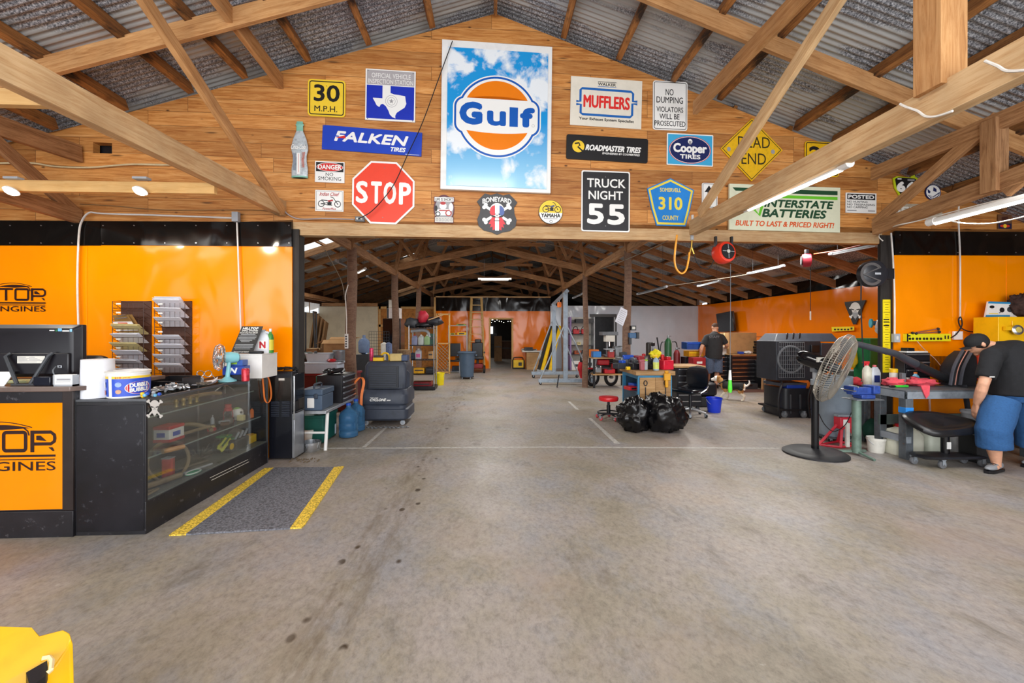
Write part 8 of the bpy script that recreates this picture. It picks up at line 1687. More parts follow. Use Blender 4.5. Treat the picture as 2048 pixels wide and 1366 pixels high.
for px in(1561,1620):b=M(); b.tube(smooth_pts([(X_(px),-.34,zq(836)),(X_(px)-.04,-.36,zq(815)),(X_(px)-.04,-.36,zq(790)),(X_(px)+.03,-.34,zq(768)),(X_(px)+.1,-.2,zq(762))]),.018,BLACK,8); prt(b,'cart_handle',t)
b=M(); b.bb(X_(1566),X_(1645),-.34,.36,.13,.16,BLACK); prt(b,'cart_base',t)
for px,y in((1574,-.28),(1609,-.33),(1640,-.2),(1575,.28),(1640,.28)):caster(t,X_(px),y,.055,wm=MGREY)
# grey drum
q=G(1668,880); t=TH('grey_drum','large grey plastic barrel on a dolly behind the pedestal fan','barrel',q); k=mpp(1668,q.y); r_=28*k; h=P(1668,752,q.y).z; DM=mat('83909C',.5,var=.08)
b=M(); b.lathe([(r_*.86,.08),(r_*.9,.1),(r_*1.0,h*.8),(r_*1.03,h*.81),(r_*1.03,h*.98),(r_*1.06,h),(r_*.98,h),(r_*.95,h*.9)],DM,seg=36); prt(b,'barrel',t); b=M(); b.lathe([(r_*.95,.055),(r_*.95,.08)],DGREY,seg=28); prt(b,'dolly',t)
for i in range(4):caster(t,r_*.8*math.cos(i*PI/2+.6),r_*.8*math.sin(i*PI/2+.6),.025)
# pedestal fan
q=G(1630,908); t=TH('pedestal_fan','tall black pedestal fan with a big wire cage','fan',q); o_=Vector(q); k=mpp(1630,q.y)
b=M(); r_=54*k; b.lathe([(r_,0),(r_,.02),(r_*.85,.05),(r_*.7,.045),(r_*.3,.07),(.07,.075)],mat('1C1C20',.55,var=.3),seg=44); prt(b,'base',t)
b=M(); b.cyl((0,0,.07),(0,0,P(1630,765,q.y).z),.042,GLOSSBLACK); prt(b,'column',t); b=M(); zc=P(1630,765,q.y).z; b.cyl((0,0,zc-.03),(0,0,zc+.04),.05,GALV); b.cyl((0,0,zc),(0,0,zc+.2),.028,LGREY); b.box((.01,0,zc+.18),(.1,.07,.09),MGREY); prt(b,'tilt_bracket',t)
ax=Vector((.62,-.76,-.36)).normalized(); zc=P(1630,765,q.y).z; m0=Vector((0,0,zc+.27))-ax*.2; c=m0+ax*.42
b=M(); b.tube([m0,m0+(c-m0)*.1,m0+(c-m0)*.3,m0+(c-m0)*.85],[.05,.085,.095,.095],GLOSSBLACK,20); prt(b,'motor',t); b=M(); p_=m0+(c-m0)*.5; b.box(p_+Vector((0,-.09,.03)),(.12,.02,.06),OFFWHITE); prt(b,'motor_label',t)
WG=mat('A39C90',.4,.5,var=.15); u_=Vector((0,0,1)); u_=(u_-ax*u_.dot(ax)).normalized(); w_=ax.cross(u_); RF_=67*k; DP=.11
b=M()
prof=[(.08,-DP),(.5,-DP*.95),(.86,-DP*.7),(1.0,-.02),(1.0,.03),(.86,DP*.75),(.5,DP),(.1,DP*1.05)]
for i in range(96):
 a=2*PI*i/96; d_=u_*math.cos(a)+w_*math.sin(a); b.tube([c+ax*z+d_*(RF_*r__)for r__,z in prof],.0027,WG,4)
for r__,z in prof[1:]:b.torus(c+ax*z,RF_*r__,.0045,WG,ax,48,5)
b.lathe([(.06,DP*1.0),(.06,DP*1.1)],WG,c,20,axis=ax); prt(b,'cage',t,smooth=0)
b=M()
for i in range(3):
 a=2*PI*i/3; d_=u_*math.cos(a)+w_*math.sin(a); e_=ax.cross(d_); b.add([c+d_*.05-e_*.04,c+d_*RF_*.85-e_*.12+ax*.05,c+d_*RF_*.9+e_*.1-ax*.05,c+d_*.06+e_*.04],[(0,1,2,3),(3,2,1,0)],mat('8A8C8E',.4,.5))
b.lathe([(.06,-.05),(.06,.05)],DGREY,c,16,axis=ax); prt(b,'blades',t)
cable('cord',[P(1638,828,5.35),P(1650,850,5.4),P(1668,863,5.35),P(1690,850,5.3),P(1703,825,5.3)],.006,RUBBER,'thin black cord looping in front of the grey drum','cord')
# jack stand
q=G(1686,894); t=TH('jack_stand','red jack stand with a pale ratchet post','jack stand',q); k=mpp(1686,q.y); JR=mat('C8283A',.4,var=.1); hj=P(1686,835,q.y).z
f=lambda x,y,z=None:Vector(((x-1686)*k,y,0))
for x,y in((1643,.05),(1722,.02),(1672,-.08),(1700,.2)):b=M(); b.tube([Vector(((x-1686)*k,y,.02)),Vector(((1686+(x-1686)*.25)-1686,0,0))*k+Vector((0,y*.2,hj*.75))],.02,JR,4); prt(b,'leg',t)
b=M(); b.tube([Vector(((x-1686)*k,y,.02))for x,y in((1643,.05),(1672,-.08),(1722,.02),(1700,.2))],.016,JR,4,True); prt(b,'base_frame',t)
b=M(); b.box((0,0,hj*.83),(.17,.12,.16),JR); prt(b,'body',t,.01); b=M(); b.box((.0,-.07,hj*.45),(.05,.025,hj*.8),OFFWHITE); prt(b,'ratchet_post',t); b=M(); b.box((0,0,hj+.03),(.2,.09,.03),GALV); b.box((0,0,hj),(.07,.07,.05),GALV); prt(b,'saddle',t,.006); b=M(); b.box((-.02,-.062,hj*.85),(.06,.004,.09),WHITE); prt(b,'label_tab',t)
# vise on a green pipe
q=G(1713,910); t=TH('vise_stand','blue bench vise on a green pipe stand','vise',q); o_=Vector(q); GP=mat('6E8478',.5,.2,var=.2); hp=P(1713,799,q.y).z; VB=mat('2A4A9C',.5,var=.25,scale=12,wear='54504A')
b=M(); b.cyl((0,0,.03),(0,0,hp),.05,GP,seg=20); prt(b,'pipe',t)
for i in range(3):a=i*2*PI/3+.5; b=M(); b.tube([(0,0,.05),(.26*math.cos(a),.26*math.sin(a),.015)],.018,GP,6); prt(b,'leg',t)
part_boxes(t,[('top_plate',(.08,0,hp+.008),(.36,.24,.014),STEEL),('vise_base',(.1,0,hp+.04),(.18,.14,.05),VB),('vise_body',(.06,0,hp+.11),(.32,.09,.09),VB),('front_jaw',(-.08,-.0,hp+.13),(.05,.16,.08),VB),('back_jaw',(.2,0,hp+.13),(.09,.16,.1),VB),('jaw_plate',(-.04,0,hp+.165),(.02,.15,.025),STEEL)],.01); b=M(); b.tube([(-.1,-.1,hp+.12),(-.1,.12,hp+.12)],.009,CHROME,8); prt(b,'screw_handle',t)
# steel workbench at the right wall
q=G(1816,920); Yn=q.y; zb7=P(1816,781,Yn).z; XL=P(1812,0,Yn).x; XRt=P(2080,0,Yn).x; Yf=Yn+.44; SB=mat('5E646A',.5,.3,var=.25,wear='6A4A34'); w=XRt-XL
t=TH('steel_workbench','heavy grey steel workbench along the right orange wall','workbench',((XL+XRt)/2,(Yn+Yf)/2,0)); d=Yf-Yn
part_boxes(t,[('top',(0,0,zb7-.01),(w,d,.02),SB),('front_rail',(0,-d/2+.01,zb7-.06),(w,.02,.09),GALV),('side_rail',(-w/2+.01,0,zb7-.06),(.02,d,.09),GALV),('leg',(-w/2+.05,-d/2+.05,zb7/2-.05),(.095,.095,zb7-.1),SB),('leg',(-w/2+.05,d/2-.05,zb7/2-.05),(.09,.09,zb7-.1),SB),('leg',(w/2-.1,-d/2+.05,zb7/2-.05),(.09,.09,zb7-.1),SB),('back_channel',(0,d/2-.08,.42),(w,.03,.13),mat('566460',.5,.2,var=.2)),('lower_rail',(-w/2+.04,0,.24),(.06,d,.08),GALV),('blue_tape',(-w/2+.05,-d/2+.05,.6),(.1,.1,.07),mat('2E86D8',.4))],.003)
t=TH('side_table','low steel table left of the steel workbench','table',(P(1729,0,5.95).x,5.95,0)); zs8=P(1735,768,5.85).z; part_boxes(t,[('top',(.05,0,zs8-.02),(.62,.55,.035),SB)]+[('leg',(sx*.25+.05,sy*.22,zs8/2-.02),(.05,.05,zs8-.04),SB)for sx in(-1,1)for sy in(-1,1)])
zz=zs8
bottle('spray_bottle','white spray bottle with a red trigger on the side table',Vector((P(1734,0,5.7).x,5.7,zz)),.055,.33,mat('E2E0CC',.4),WHITE,trig=mat('D8343A',.4)); bottle('spray_bottle','clear spray bottle with a blue trigger on the side table',Vector((P(1764,0,5.72).x,5.72,zz)),.05,.29,mat('D8DEE4',.3),WHITE,trig=mat('1E3F9A',.4))
jug('label_jug','flat grey jug with a dark blue label between the spray bottles',Vector((P(1749,0,5.68).x,5.68,zz)),.13,.08,.29,mat('CBD2DA',.4),mat('D86A70',.4),labm=mat('22306A',.4)); lump('red_rag','crumpled red rag on the left of the side table','rag',(P(1709,0,5.75).x,5.75,zz+.05),(.09,.08,.06),mat('B42830',.8),.6,6,11,20,zz)
for px,sx,lab in((1785,.11,'pale red rag heaped behind the clear bottle'),(1836,.2,'bright pink red rag draped on the workbench front')):lump('shop_rag',lab,'rag',(P(px,0,5.3).x,5.28,zb7+.045),(sx,.1,.06),mat('E0505E',.85,var=.2),.55,6,px,26,zb7+.002)
b=M(); q4=[P(x,y,Yn-.005)for x,y in((1840,771),(1858,771),(1857,789),(1851,797),(1846,786))]; b.add(q4+[v+Vector((0,-.012,0))for v in q4],[(0,1,2,3,4),(9,8,7,6,5)]+[(i,5+i,5+(i+1)%5,(i+1)%5)for i in range(5)],mat('E0505E',.85,var=.2)); simple('rag_corner','corner of a pink red rag hanging over the workbench edge','rag',b)
t=can('wipes_tub','white wipes tub with a yellow lid on the workbench',Vector((P(1787,0,5.42).x,5.42,zb7)),.045,.17,OFFWHITE,YELLOW); b=M(); b.lathe([(.047,.165),(.047,.21),(.04,.215)],YELLOW,seg=20); prt(b,'lid',t)
bottle('blue_mug_bottle','light blue spray bottle with an orange nozzle on the workbench',Vector((P(1829,0,5.4).x,5.4,zb7)),.05,.17,mat('8CC4E0',.4),ORANGEP,neck=.5); sBox('steel_block','grey steel block standing on the workbench','block',(P(1805,0,5.3).x,5.3,zb7+.085),(.05,.05,.17),MGREY)
sBox('white_pot','small white box beside the steel block','box',(P(1815,0,5.38).x,5.38,zb7+.05),(.08,.07,.1),OFFWHITE); sBox('utility_knife','green and black knife on the workbench corner','knife',(P(1782,0,5.15).x+.13,5.15,zb7+.014),(.19,.03,.025),mat('3ACB3A',.4),extra=(((-.11,0,0),(.08,.03,.024),BLACK),))
drawer_chest('small_tool_chest','small black drawer chest on the workbench against the wall',(P(1820,0,5.5).x,5.47,zb7),.36,.14,P(1820,706,5.4).z-zb7,4,R(0)); sBox('white_tray','white tray with a black tin on the small drawer chest','tray',(P(1822,0,5.5).x,5.47,P(1820,706,5.4).z+.012),(.3,.12,.02),WHITE,extra=(((-.08,0,.03),(.1,.1,.05),BLACK),))
struct(on_wall('trim_20',1850,712,1972,748,.05,BLACK,.03),'black ledge panel on the right orange wall behind the bench','trim')
# leaf blower
BK=mat('3E4148',.45,var=.12)
t=TH('leaf_blower','black backpack leaf blower lying on the workbench with its long tube raised','leaf blower',(P(1900,0,5.3).x,5.3,zb7)); o_=Vector(t.location); pp=lambda x,y,Y:P(x,y,Y)-o_
b=M(); b.tube([pp(1700,684,5.02),pp(1702,685,5.02),pp(1790,707,5.12),pp(1830,728,5.2)],[.034,.036,.042,.055],BK,18); prt(b,'blower_tube',t); b=M(); b.tube(smooth_pts([pp(1830,728,5.2),pp(1858,742,5.24),pp(1880,752,5.28),pp(1900,760,5.3)]),[.058,.05]*9+[.058],mat('26282C',.5),16); prt(b,'flex_hose',t)
b=M(); b.rings([[(x+.1*f_,y,z)for x,y in rr_pts(-.16*s_+.1,-.12*s_,.16*s_+.1,.12*s_,.06*s_,4)]for f_,s_,z in((0,1.0,.0),(0,1.05,.1),(.2,1,.25),(.6,.8,.38),(.9,.5,.46))],mat('26282E',.6,var=.2)); prt(b,'pack',t,smooth=60)
for s_,m_ in((-.03,mat('5A5C66',.7)),(.1,mat('5A5C66',.7)),(.035,mat('E8A898',.6))):b=M(); b.tube(smooth_pts([pp(1905+s_*150,770,5.16),pp(1912+s_*150,735,5.14),pp(1930+s_*150,700,5.17)]),.022 if m_ is not None and s_!=.035 else.007,m_,8,flat=.5); prt(b,'shoulder_strap',t)
b=M(); b.tube(smooth_pts([pp(1928,770,5.09),pp(1933,800,5.07),pp(1936,820,5.07)]),.035,mat('2E3138',.7),8,flat=.3); prt(b,'hanging_strap',t); b=M(); b.box(pp(1950,735,5.3),(.1,.2,.35),mat('D8401E',.5)); prt(b,'engine_cover',t,.03)
# wall strips and ruler
t=TH('power_strip','long yellow outlet strip on the right orange wall above the bench','power strip',W(1857,683,.09)); b=S(decal(1857,675,off=.10)[0]); b.rboard(1812,667.5,1902,682.5,mat('E8E01E',.4,var=.03),.5,.045)
for i in range(5):b.ell(1820+14*i,677.5,2.6,2.6,K,2,12); b.ell(1826+14*i,677.5,2.6,2.6,K,2,12)
b.rect(1889,671,1892,678,K); b.rect(1895,671,1898,678,K); b.rect(1815,670,1821,673,K); b.build('strip',t,smooth=0); b=M(); c=W(1812,675,.08); b.box(c,(.02,.05,.11),BLACK); b.build('end_cap',t)
for k,(a_,b_)in enumerate((((1825,666),(1876,658)),((1832,667),(1878,664)))):b=M(); p0,p1=W(*a_,.1),W(*b_,.1); b.tube([p0,p1],.008,mat('A06A60',.4,.3),8); b.ball(p0,.02,BLACK,8); b.ball(p1,.022,BLACK,8); simple('ratchet_wrench','dark tipped wrench lying on the yellow strip, %s one'%('upper','lower')[k],'wrench',b)
cable('cord',wpts([(1901,676),(1913,668),(1924,650),(1921,634),(1917,642),(1922,655),(1935,662),(1950,664)],.1),.008,RUBBER,'black cord knotted at the end of the pale conduit','cord'); cable('cord',wpts([(1834,682),(1850,700),(1870,718),(1884,735)],.12),.005,mat('E8B8A0',.5),'pale pink cord from the yellow strip to the bench','cord')
sBox('outlet_plate','white outlet plate beside the yellow strip','outlet',W(1915,671,.07),(.14,.03,.12),WHITE,rz=ALPHA)
b=S(decal(1773,670,off=.035)[0]); b.rboard(1766,599,1781,745,mat('F0D81A',.4,var=.03),.3,.01)
for i in range(28):b.rect(1767 if i%4==0 else 1770,604+5*i,1780 if i%4==0 else 1777,604.8+5*i,K)
for y in(638,643,650):b.rect(1767,y,1778,y+2.2,K)
hang(b,'yellow_measure','tall yellow measuring board on the black right post','measuring board')
# green bin with sander, yellow cabinet, packages
t=TH('green_bin','tall green plastic bin on a dark cart behind the side table','bin',(P(1741,0,6.5).x,6.5,0)); zz9=P(1741,677,6.3).z; part_boxes(t,[('cart',(0,0,.36),(.36,.34,.7),RUBBER)]); b=M(); b.rings([[(x,y,z)for x,y in rr_pts(-.15-k,-.15-k,.15+k,.15+k,.03,3)]for k,z in((0,.71),(.03,zz9-.03),(.05,zz9-.03),(.05,zz9))],mat('167A44',.45,var=.1)); prt(b,'bin',t)
t=TH('sander','blue rotary sander hanging on the green bin rim','sander',(P(1751,0,6.4).x,6.3,zz9)); part_boxes(t,[('grip',(0,0,.1),(.05,.06,.2),DGREY),('motor',(-.06,0,.24),(.2,.07,.07),mat('2A5A7C',.4))],.01); b=M(); b.lathe([(.07,-.01),(.07,.01)],mat('2E98A8',.4),(-.17,0,.24),22,axis=(1,-.5,0)); prt(b,'disc',t)
lump('white_cloth','white cloth hung by the yellow measuring board','cloth',P(1760,655,6.2),(.06,.05,.11),WHITE,.5,5,7)
sBox('grey_cart','grey plastic tub by the yellow glove','tub',(P(1702,0,6.9).x,6.9,.45),(.4,.3,.9),MGREY); lump('yellow_glove','yellow work glove hanging behind the fan','glove',P(1709,715,6.6),(.07,.05,.14),mat('E8D020',.6),.5,5,3)
YC2=mat('F2B80A',.4,var=.06); zc8=P(2010,634,5.3).z; t=TH('yellow_cabinet','yellow sheet metal machine cabinet at the right edge on the bench','cabinet',(P(2020,0,5.35).x,5.36,zb7)); b=M(); b.box((0,0,(zc8-zb7)/2),(P(2070,0,5.3).x-P(1972,0,5.3).x,.3,zc8-zb7),YC2,taper=.97); b.box((.06,-.155,zc8-zb7-.1),(.45,.012,.1),YC2); prt(b,'body',t,.01)
b=M(); c=P(2033,660,5.16)-Vector(t.location); b.lathe([(.02,-.03),(.06,0),(.065,.02),(.05,.03)],CHROME,c,24,axis=(-.2,-1,.1)); prt(b,'lamp',t); b=M(); b.lathe([(.05,.028),(.01,.034)],mat('C8B45A',.2),c,20,axis=(-.2,-1,.1)); prt(b,'lens',t); b=M(); b.box(c+Vector((-.09,.02,.02)),(.1,.03,.05),YC2); prt(b,'lamp_bracket',t)
b=S(decal(2008,618,off=.2)[0]); b.board([(1977,603),(2041,605),(2042,634),(1971,634)],WHITE,.02); b.flat([(1977,603),(2041,605),(2041,608.5),(1976,607)],ink('2A8CC0')); b.flat([(1972,630),(2020,630),(2020,634),(1971,634)],ink('2A8CC0')); b.ell(1984,614,5,3,K); b.ell(2004,620,5,5,K); b.ell(2020,619,6,5.5,DGREY); b.line([(1998,626),(2008,620)],1.4,K); b.line([(1978,627),(1996,627.5)],1.5,YS); hang(b,'parts_package','white and blue parts package on the yellow cabinet','package')
lump('fur_hat','dark brown furry hat on the yellow cabinet at the right edge','hat',W(2046,611,.22),(.17,.12,.16),mat('3A2620',.9,var=.4,scale=30),.3,9,4,30,zc8+.002,.3)
# under the bench
bucket('white_bucket','small white bucket under the left end of the workbench',Vector((P(1752,0,5.22).x,5.22,0)),.085,.1,.19,OFFWHITE)
lump('green_bag','dark green bag hung under the workbench','bag',P(1748,862,5.6),(.14,.12,.17),mat('1E5240',.7),.25,4,6); TK=mat('DEDDCB',.45,var=.06)
jug('fluid_tank','big cream plastic tank under the workbench by the front leg',Vector((P(1803,0,5.17).x,5.17,0)),.4,.26,.37,TK,RED); jug('fluid_tank','second cream plastic tank behind the front bench leg',Vector((P(1862,0,5.2).x,5.2,0)),.3,.26,.34,mat('CFD4C4',.45,var=.06),WHITE); jug('fluid_tank','square clear jug half full of grey fluid under the workbench',Vector((P(1914,0,5.16).x,5.16,0)),.24,.2,.3,mat('C4C4C6',.4),WHITE)
b=M(); b.lathe([(.001,.006),(.2,.006),(.24,.1),(.25,.1),(.21,.0)],RUBBER,(P(1955,0,5.3).x,5.3,.001),30,cap=False); b.lathe([(.08,.008),(.09,.1),(.05,.12)],BLACK,(P(1955,0,5.3).x,5.3,.001),20); simple('drain_pan','round black drain pan under the workbench behind the man','pan',b); sBox('brown_crate','brown dark crate at the right edge under the workbench','crate',(P(2032,0,5.4).x,5.4,.13),(.28,.3,.25),mat('4A3A2C',.6),extra=(((0,-.15,.0),(.2,.01,.12),BROWN),))
bucket('grey_waste_bin','grey waste bin the bending man reaches into',Vector((P(1952,0,4.78).x,4.78,.33)),.1,.13,.28,mat('8A8C90',.5),bail=False,cat='bin'); sBox('bin_stool','dark box under the grey waste bin','box',(P(1955,0,4.8).x,4.8,.163),(.26,.2,.325),RUBBER)
b=M(); b.tube([W(1861,790,.1),W(1859,800,.1),W(1861,850,.1)],[.02,.012,.012],mat('E0B8A8',.4),8); b.ball(W(1861,789,.1),.022,BLACK,8); simple('plunger_tool','pale rod with a black cap leaning at the wall under the bench','rod',b)
# creeper stool
q=G(1893,935); t=TH('creeper_seat','black padded mechanic seat on a castor base in front of the bench','mechanic seat',(P(1890,0,4.66).x,4.66,0)); o_=Vector(t.location); k=mpp(1893,4.66); zs9=P(1890,850,4.66).z
b=M(); b.rings([[((x)*s_,y*s_+.02,zs9+z+.35*y)for x,y in[(-.40,-.16),(-.3,-.22),(.1,-.18),(.44,-.12),(.46,.02),(.3,.1),(.1,.2),(-.3,.24),(-.42,.1)]]for s_,z in((.86,-.05),(1,-.02),(1,.03),(.9,.055),(.72,.06),(.66,.05),(.1,.05))],mat('17171A',.35,var=.15)); prt(b,'seat',t,smooth=50,sub=1)
b=M(); b.cyl((0,0,.1),(0,0,zs9-.04),.04,GLOSSBLACK); b.cyl((0,0,.2),(0,0,zs9-.03),.03,CHROME); prt(b,'gas_column',t); b=M(); b.box((.0,-.042,.24),(.05,.006,.08),WHITE); prt(b,'label_tab',t); b=M(); b.tube([(0,0,zs9-.05),(-.2,-.1,zs9-.11)],.007,BLACK,6); prt(b,'lever',t)
b=M(); b.rings([[(x*s_,y*s_,.1+z)for x,y in[(-.36,-.1),(-.2,-.14),(.1,-.14),(.4,-.12),(.36,.06),(.1,.12),(-.3,.14),(-.38,.04)]]for s_,z in((.95,0),(1,.015),(.9,.03),(.55,.025),(.2,.05))],mat('222226',.4,var=.15)); prt(b,'base',t,smooth=40)
for x,y in((-.32,.06),(-.16,-.11),(.36,-.08),(.3,.06)):caster(t,x,y,.045,wm=mat('6A6C70',.5))
# ---------------------------------------------------------------- people and the dog
def blob(b,name,parent,vox=.010,sm=3,world=True,noise_amp=0,folds=0):
 o=b.build(name,parent,world,smooth=0)
 r=o.modifiers.new('skin','REMESH'); r.mode='VOXEL'; r.voxel_size=vox; r.use_smooth_shade=True
 s=o.modifiers.new('soften','SMOOTH'); s.iterations=sm; s.factor=.5
 if folds:
  tx=bpy.data.textures.get('cloth_folds')or bpy.data.textures.new('cloth_folds','CLOUDS'); tx.noise_scale=.09; tx.noise_depth=2
  d=o.modifiers.new('folds','DISPLACE'); d.texture=tx; d.strength=folds; d.mid_level=.5; d.texture_coords='LOCAL'
 return o
def hand(b,w,d,side,L=.18,m=SKIN,curl=.5):
 """palm and five bent fingers from wrist w, pointing along d; side = thumb direction"""
 d=Vector(d).normalized(); s=Vector(side); s=(s-d*s.dot(d)).normalized(); n=d.cross(s)
 p=[w,w+d*L*.2,w+d*L*.5]
 for k in(-1,-.33,.33,1):b.tube([w+s*k*.012,w+d*L*.25+s*k*.028,w+d*L*.52+s*k*.03],[.019,.018,.014],m,8)
 for k,(o_,ln)in enumerate(((.032,.40),(.011,.46),(-.011,.43),(-.032,.33))):
  q=w+d*L*.5+s*o_; l=L*ln*1.05; c=curl*(1+.15*k)
  b.tube([q,q+d*l*.45+n*l*.12*c,q+d*l*(.8-.1*c)+n*l*.45*c,q+d*l*(.95-.25*c)+n*l*.75*c],[.0105,.010,.009,.007],m,8)
 q=w+d*L*.12+s*.025; b.tube([q,q+s*.025+d*L*.16+n*.01,q+s*.03+d*L*.34+n*.025],[.014,.0115,.008],m,8)
def head(b,c,f,up,k=1.0,m=SKIN,neck=None):
 f=Vector(f).normalized(); up=Vector(up); up=(up-f*up.dot(f)).normalized(); r=f.cross(up)
 A=Matrix((r,f,up)).transposed().to_4x4()
 b.ball(c+up*.025*k,(.077*k,.096*k,.09*k),m,20,A); b.ball(c-up*.045*k+f*.018*k,(.06*k,.075*k,.075*k),m,18,A)
 b.ball(c-up*.105*k+f*.06*k,(.03*k,.024*k,.02*k),m,10,A)
 b.tube([c+up*.015*k+f*.088*k,c-up*.03*k+f*.112*k,c-up*.035*k+f*.09*k],[.010*k,.016*k,.012*k],m,8)
 b.tube([c-up*.065*k+f*.088*k-r*.02*k,c-up*.065*k+f*.094*k,c-up*.065*k+f*.088*k+r*.02*k],.008*k,m,6)
 for s_ in(-1,1):b.ball(c+r*s_*.08*k-up*.01*k-f*.01*k,(.012*k,.022*k,.034*k),m,10,A); b.tube([c+up*.03*k+f*.082*k+r*s_*.015*k,c+up*.032*k+f*.075*k+r*s_*.045*k],.010*k,m,6)
 return f,up,r,A
def eyes(t,c,f,up,r,k=1.0):
 for s_ in(-1,1):b=M(); b.ball(c+f*.082*k+r*s_*.031*k+up*.008*k,.013*k,OFFWHITE,10); b.ball(c+f*.092*k+r*s_*.031*k+up*.008*k,.006*k,BLACK,8); b.build('eye',t)
def shoe(t,an,d,m,sole,L=.28):
 d=Vector((d[0],d[1],0)).normalized(); n=Vector((-d.y,d.x,0)); z0=.004
 fp=[(-.09,.034),(-.06,.04),(.0,.038),(.08,.046),(.14,.042),(.185,.02)]
 def ring_(z,k,dx=0,top=None):return[Vector((an.x,an.y,0))+d*((x*L/.28+dx))+n*(w*k*sg)+Vector((0,0,z if top is None else top(x)))for sg,seq in((1,fp),(-1,fp[::-1]))for x,w in seq]
 b=M(); b.rings([ring_(z0,.98),ring_(z0+.012,1.05),ring_(z0+.028,1.0)],sole); b.build('sole',t)
 b=M(); b.rings([ring_(z0+.026,.98),ring_(0,.95,0,lambda x:.075 if x<.06 else.062),ring_(0,.6,-.005,lambda x:.115 if x<.01 else(.1 if x<.09 else.07))],m); o=b.build('shoe',t,smooth=60,sub=1)
 b=M()
 for k in range(4):x=.03+.025*k; c=Vector((an.x,an.y,.105-.011*k))+d*x; b.tube([c-n*.024,c+Vector((0,0,.006)),c+n*.024],.004,sole,5)
 b.build('laces',o)
def person(name,label,J,kk,shirt_m,short_m,sh,cap=None,hairm=None,shoe_m=MGREY,sole_m=BLACK,face=(0,1,0),hup=(0,0,1),feet=((0,1),(0,1)),tr=.17,hem=.1,side=None,folds=.012):
 base=Vector(((J['aL'].x+J['aR'].x)/2,(J['aL'].y+J['aR'].y)/2,0)); t=thing(name,label,'person',base); k=kk
 b=M()
 for s_ in 'LR':
  b.tube(smooth_pts([J['h'+s_],J['k'+s_],J['a'+s_]+Vector((0,0,.04)),J['a'+s_]-Vector((0,0,.02))],4),[.09*k,.088*k,.082*k,.074*k,.06*k,.066*k,.064*k,.052*k,.042*k,.038*k,.04*k,.042*k,.045*k],SKIN,14)
  b.tube(smooth_pts([J['s'+s_],J['e'+s_],J['w'+s_]],4),[.06*k,.058*k,.055*k,.05*k,.046*k,.048*k,.045*k,.036*k,.03*k],SKIN,12)
  dd=J['w'+s_]-J['e'+s_]; hand(b,J['w'+s_],J.get('d'+s_,dd),J['t'+s_],.185*k)
  b.ball(J['a'+s_]-Vector((0,0,.02))+Vector((feet['LR'.index(s_)][0],feet['LR'.index(s_)][1],0))*.05,(.05,.05,.035),SKIN,10)
 b.tube([J['pel'],J['mid'],J['chest'],J['neck']],[tr*.9*k,tr*.9*k,tr*.85*k,.06*k],SKIN,18); b.tube([J['neck'],(J['neck']+J['head'])/2,J['head']],[.062*k,.058*k,.055*k],SKIN,14)
 f,up,r,A=head(b,J['head'],face,hup,k)
 blob(b,'body',t,.0075,3); eyes(t,J['head'],f,up,r,k)
 b=M(); b.tube(smooth_pts([J['hem'],J['mid'],J['chest'],J['yoke'],J['neck']],4),[tr*1.1*k]*9+[tr*1.04*k,tr*k,tr*.93*k,tr*.85*k,tr*.7*k,.095*k,.078*k,.07*k],shirt_m,22,flat=1)
 for s_ in 'LR':
  el=J['s'+s_].lerp(J['e'+s_],.80); b.tube([J['yoke'],J['s'+s_],J['s'+s_].lerp(el,.5),el],[.09*k,.092*k,.085*k,.08*k],shirt_m,16)
 sh_=blob(b,'shirt',t,.011,5,folds=folds)
 b=M(); b.tube([J['pel']+Vector((0,0,.16)),J['pel'],J['pel']-Vector((0,0,.1))],[tr*1.0*k,tr*1.05*k,tr*.9*k],short_m,20)
 for s_ in 'LR':
  hm=J['k'+s_].lerp(J['a'+s_],hem)if hem>=0 else J['h'+s_].lerp(J['k'+s_],1+hem)
  if hem>=0:b.tube([J['h'+s_],J['h'+s_].lerp(J['k'+s_],.5),J['k'+s_],hm],[.14*k,.142*k,.138*k,.136*k],short_m,18)
  else:b.tube([J['h'+s_],hm],[.125*k,.105*k],short_m,18)
 blob(b,'shorts',t,.011,4,folds=folds)
 for i,s_ in enumerate('LR'):shoe(t,J['a'+s_],feet[i],shoe_m,sole_m,.28*k)
 c=J['head']
 if cap:
  b=M(); rs=[]
  for i in range(7):a=PI/2*i/6; rs.append([c+up*(.028+.088*math.sin(a))*k+(r*math.cos(q)*.086+f*math.sin(q)*.106)*math.cos(a)*k for q in[2*PI*j/28 for j in range(28)]])
  b.rings([[v-up*.03*k for v in rs[0]]]+rs[:-1]+[[c+up*.117*k+(r*math.cos(q)+f*math.sin(q))*.004 for q in[2*PI*j/28 for j in range(28)]]],cap); o=b.build('cap',t,smooth=70)
  b=M(); b.grid(lambda u,v:c+up*(.012-.02*(2*u-1)**2)*k+r*(2*u-1)*.075*k+f*(.09+.075*v*(1-(2*u-1)**4*.6))*k,10,4,cap); b.v+=[]; b.build('cap_brim',o); b=M(); b.ball(c+up*.118*k,.009,cap,8); b.build('cap_button',o)
  b=M(); b.ball(c+up*.0*k-f*.012*k,(.082*k,.09*k,.075*k),mat('1C1512',.8),16,A); b.build('hair',t)
 else:
  b=M(); b.ball(c+up*.034*k-f*.006*k,(.0785*k,.095*k,.087*k),hairm,20,A)
  for i,v in enumerate(b.v):
   if(v-c).dot(f)>.06*k:b.v[i]=v-f*((v-c).dot(f)-.06*k)
   if(b.v[i]-c).dot(up)<-.02*k:b.v[i]=b.v[i]+up*(-.02*k-(b.v[i]-c).dot(up))*.9
  b.build('hair',t,smooth=70)
 return t,sh_
TSHIRT=mat('15161A',.9,var=.15,scale=20); DENIM=mat('2A578A',.9,var=.1,scale=60); SLATE=mat('5A6A84',.9,var=.18,scale=30)
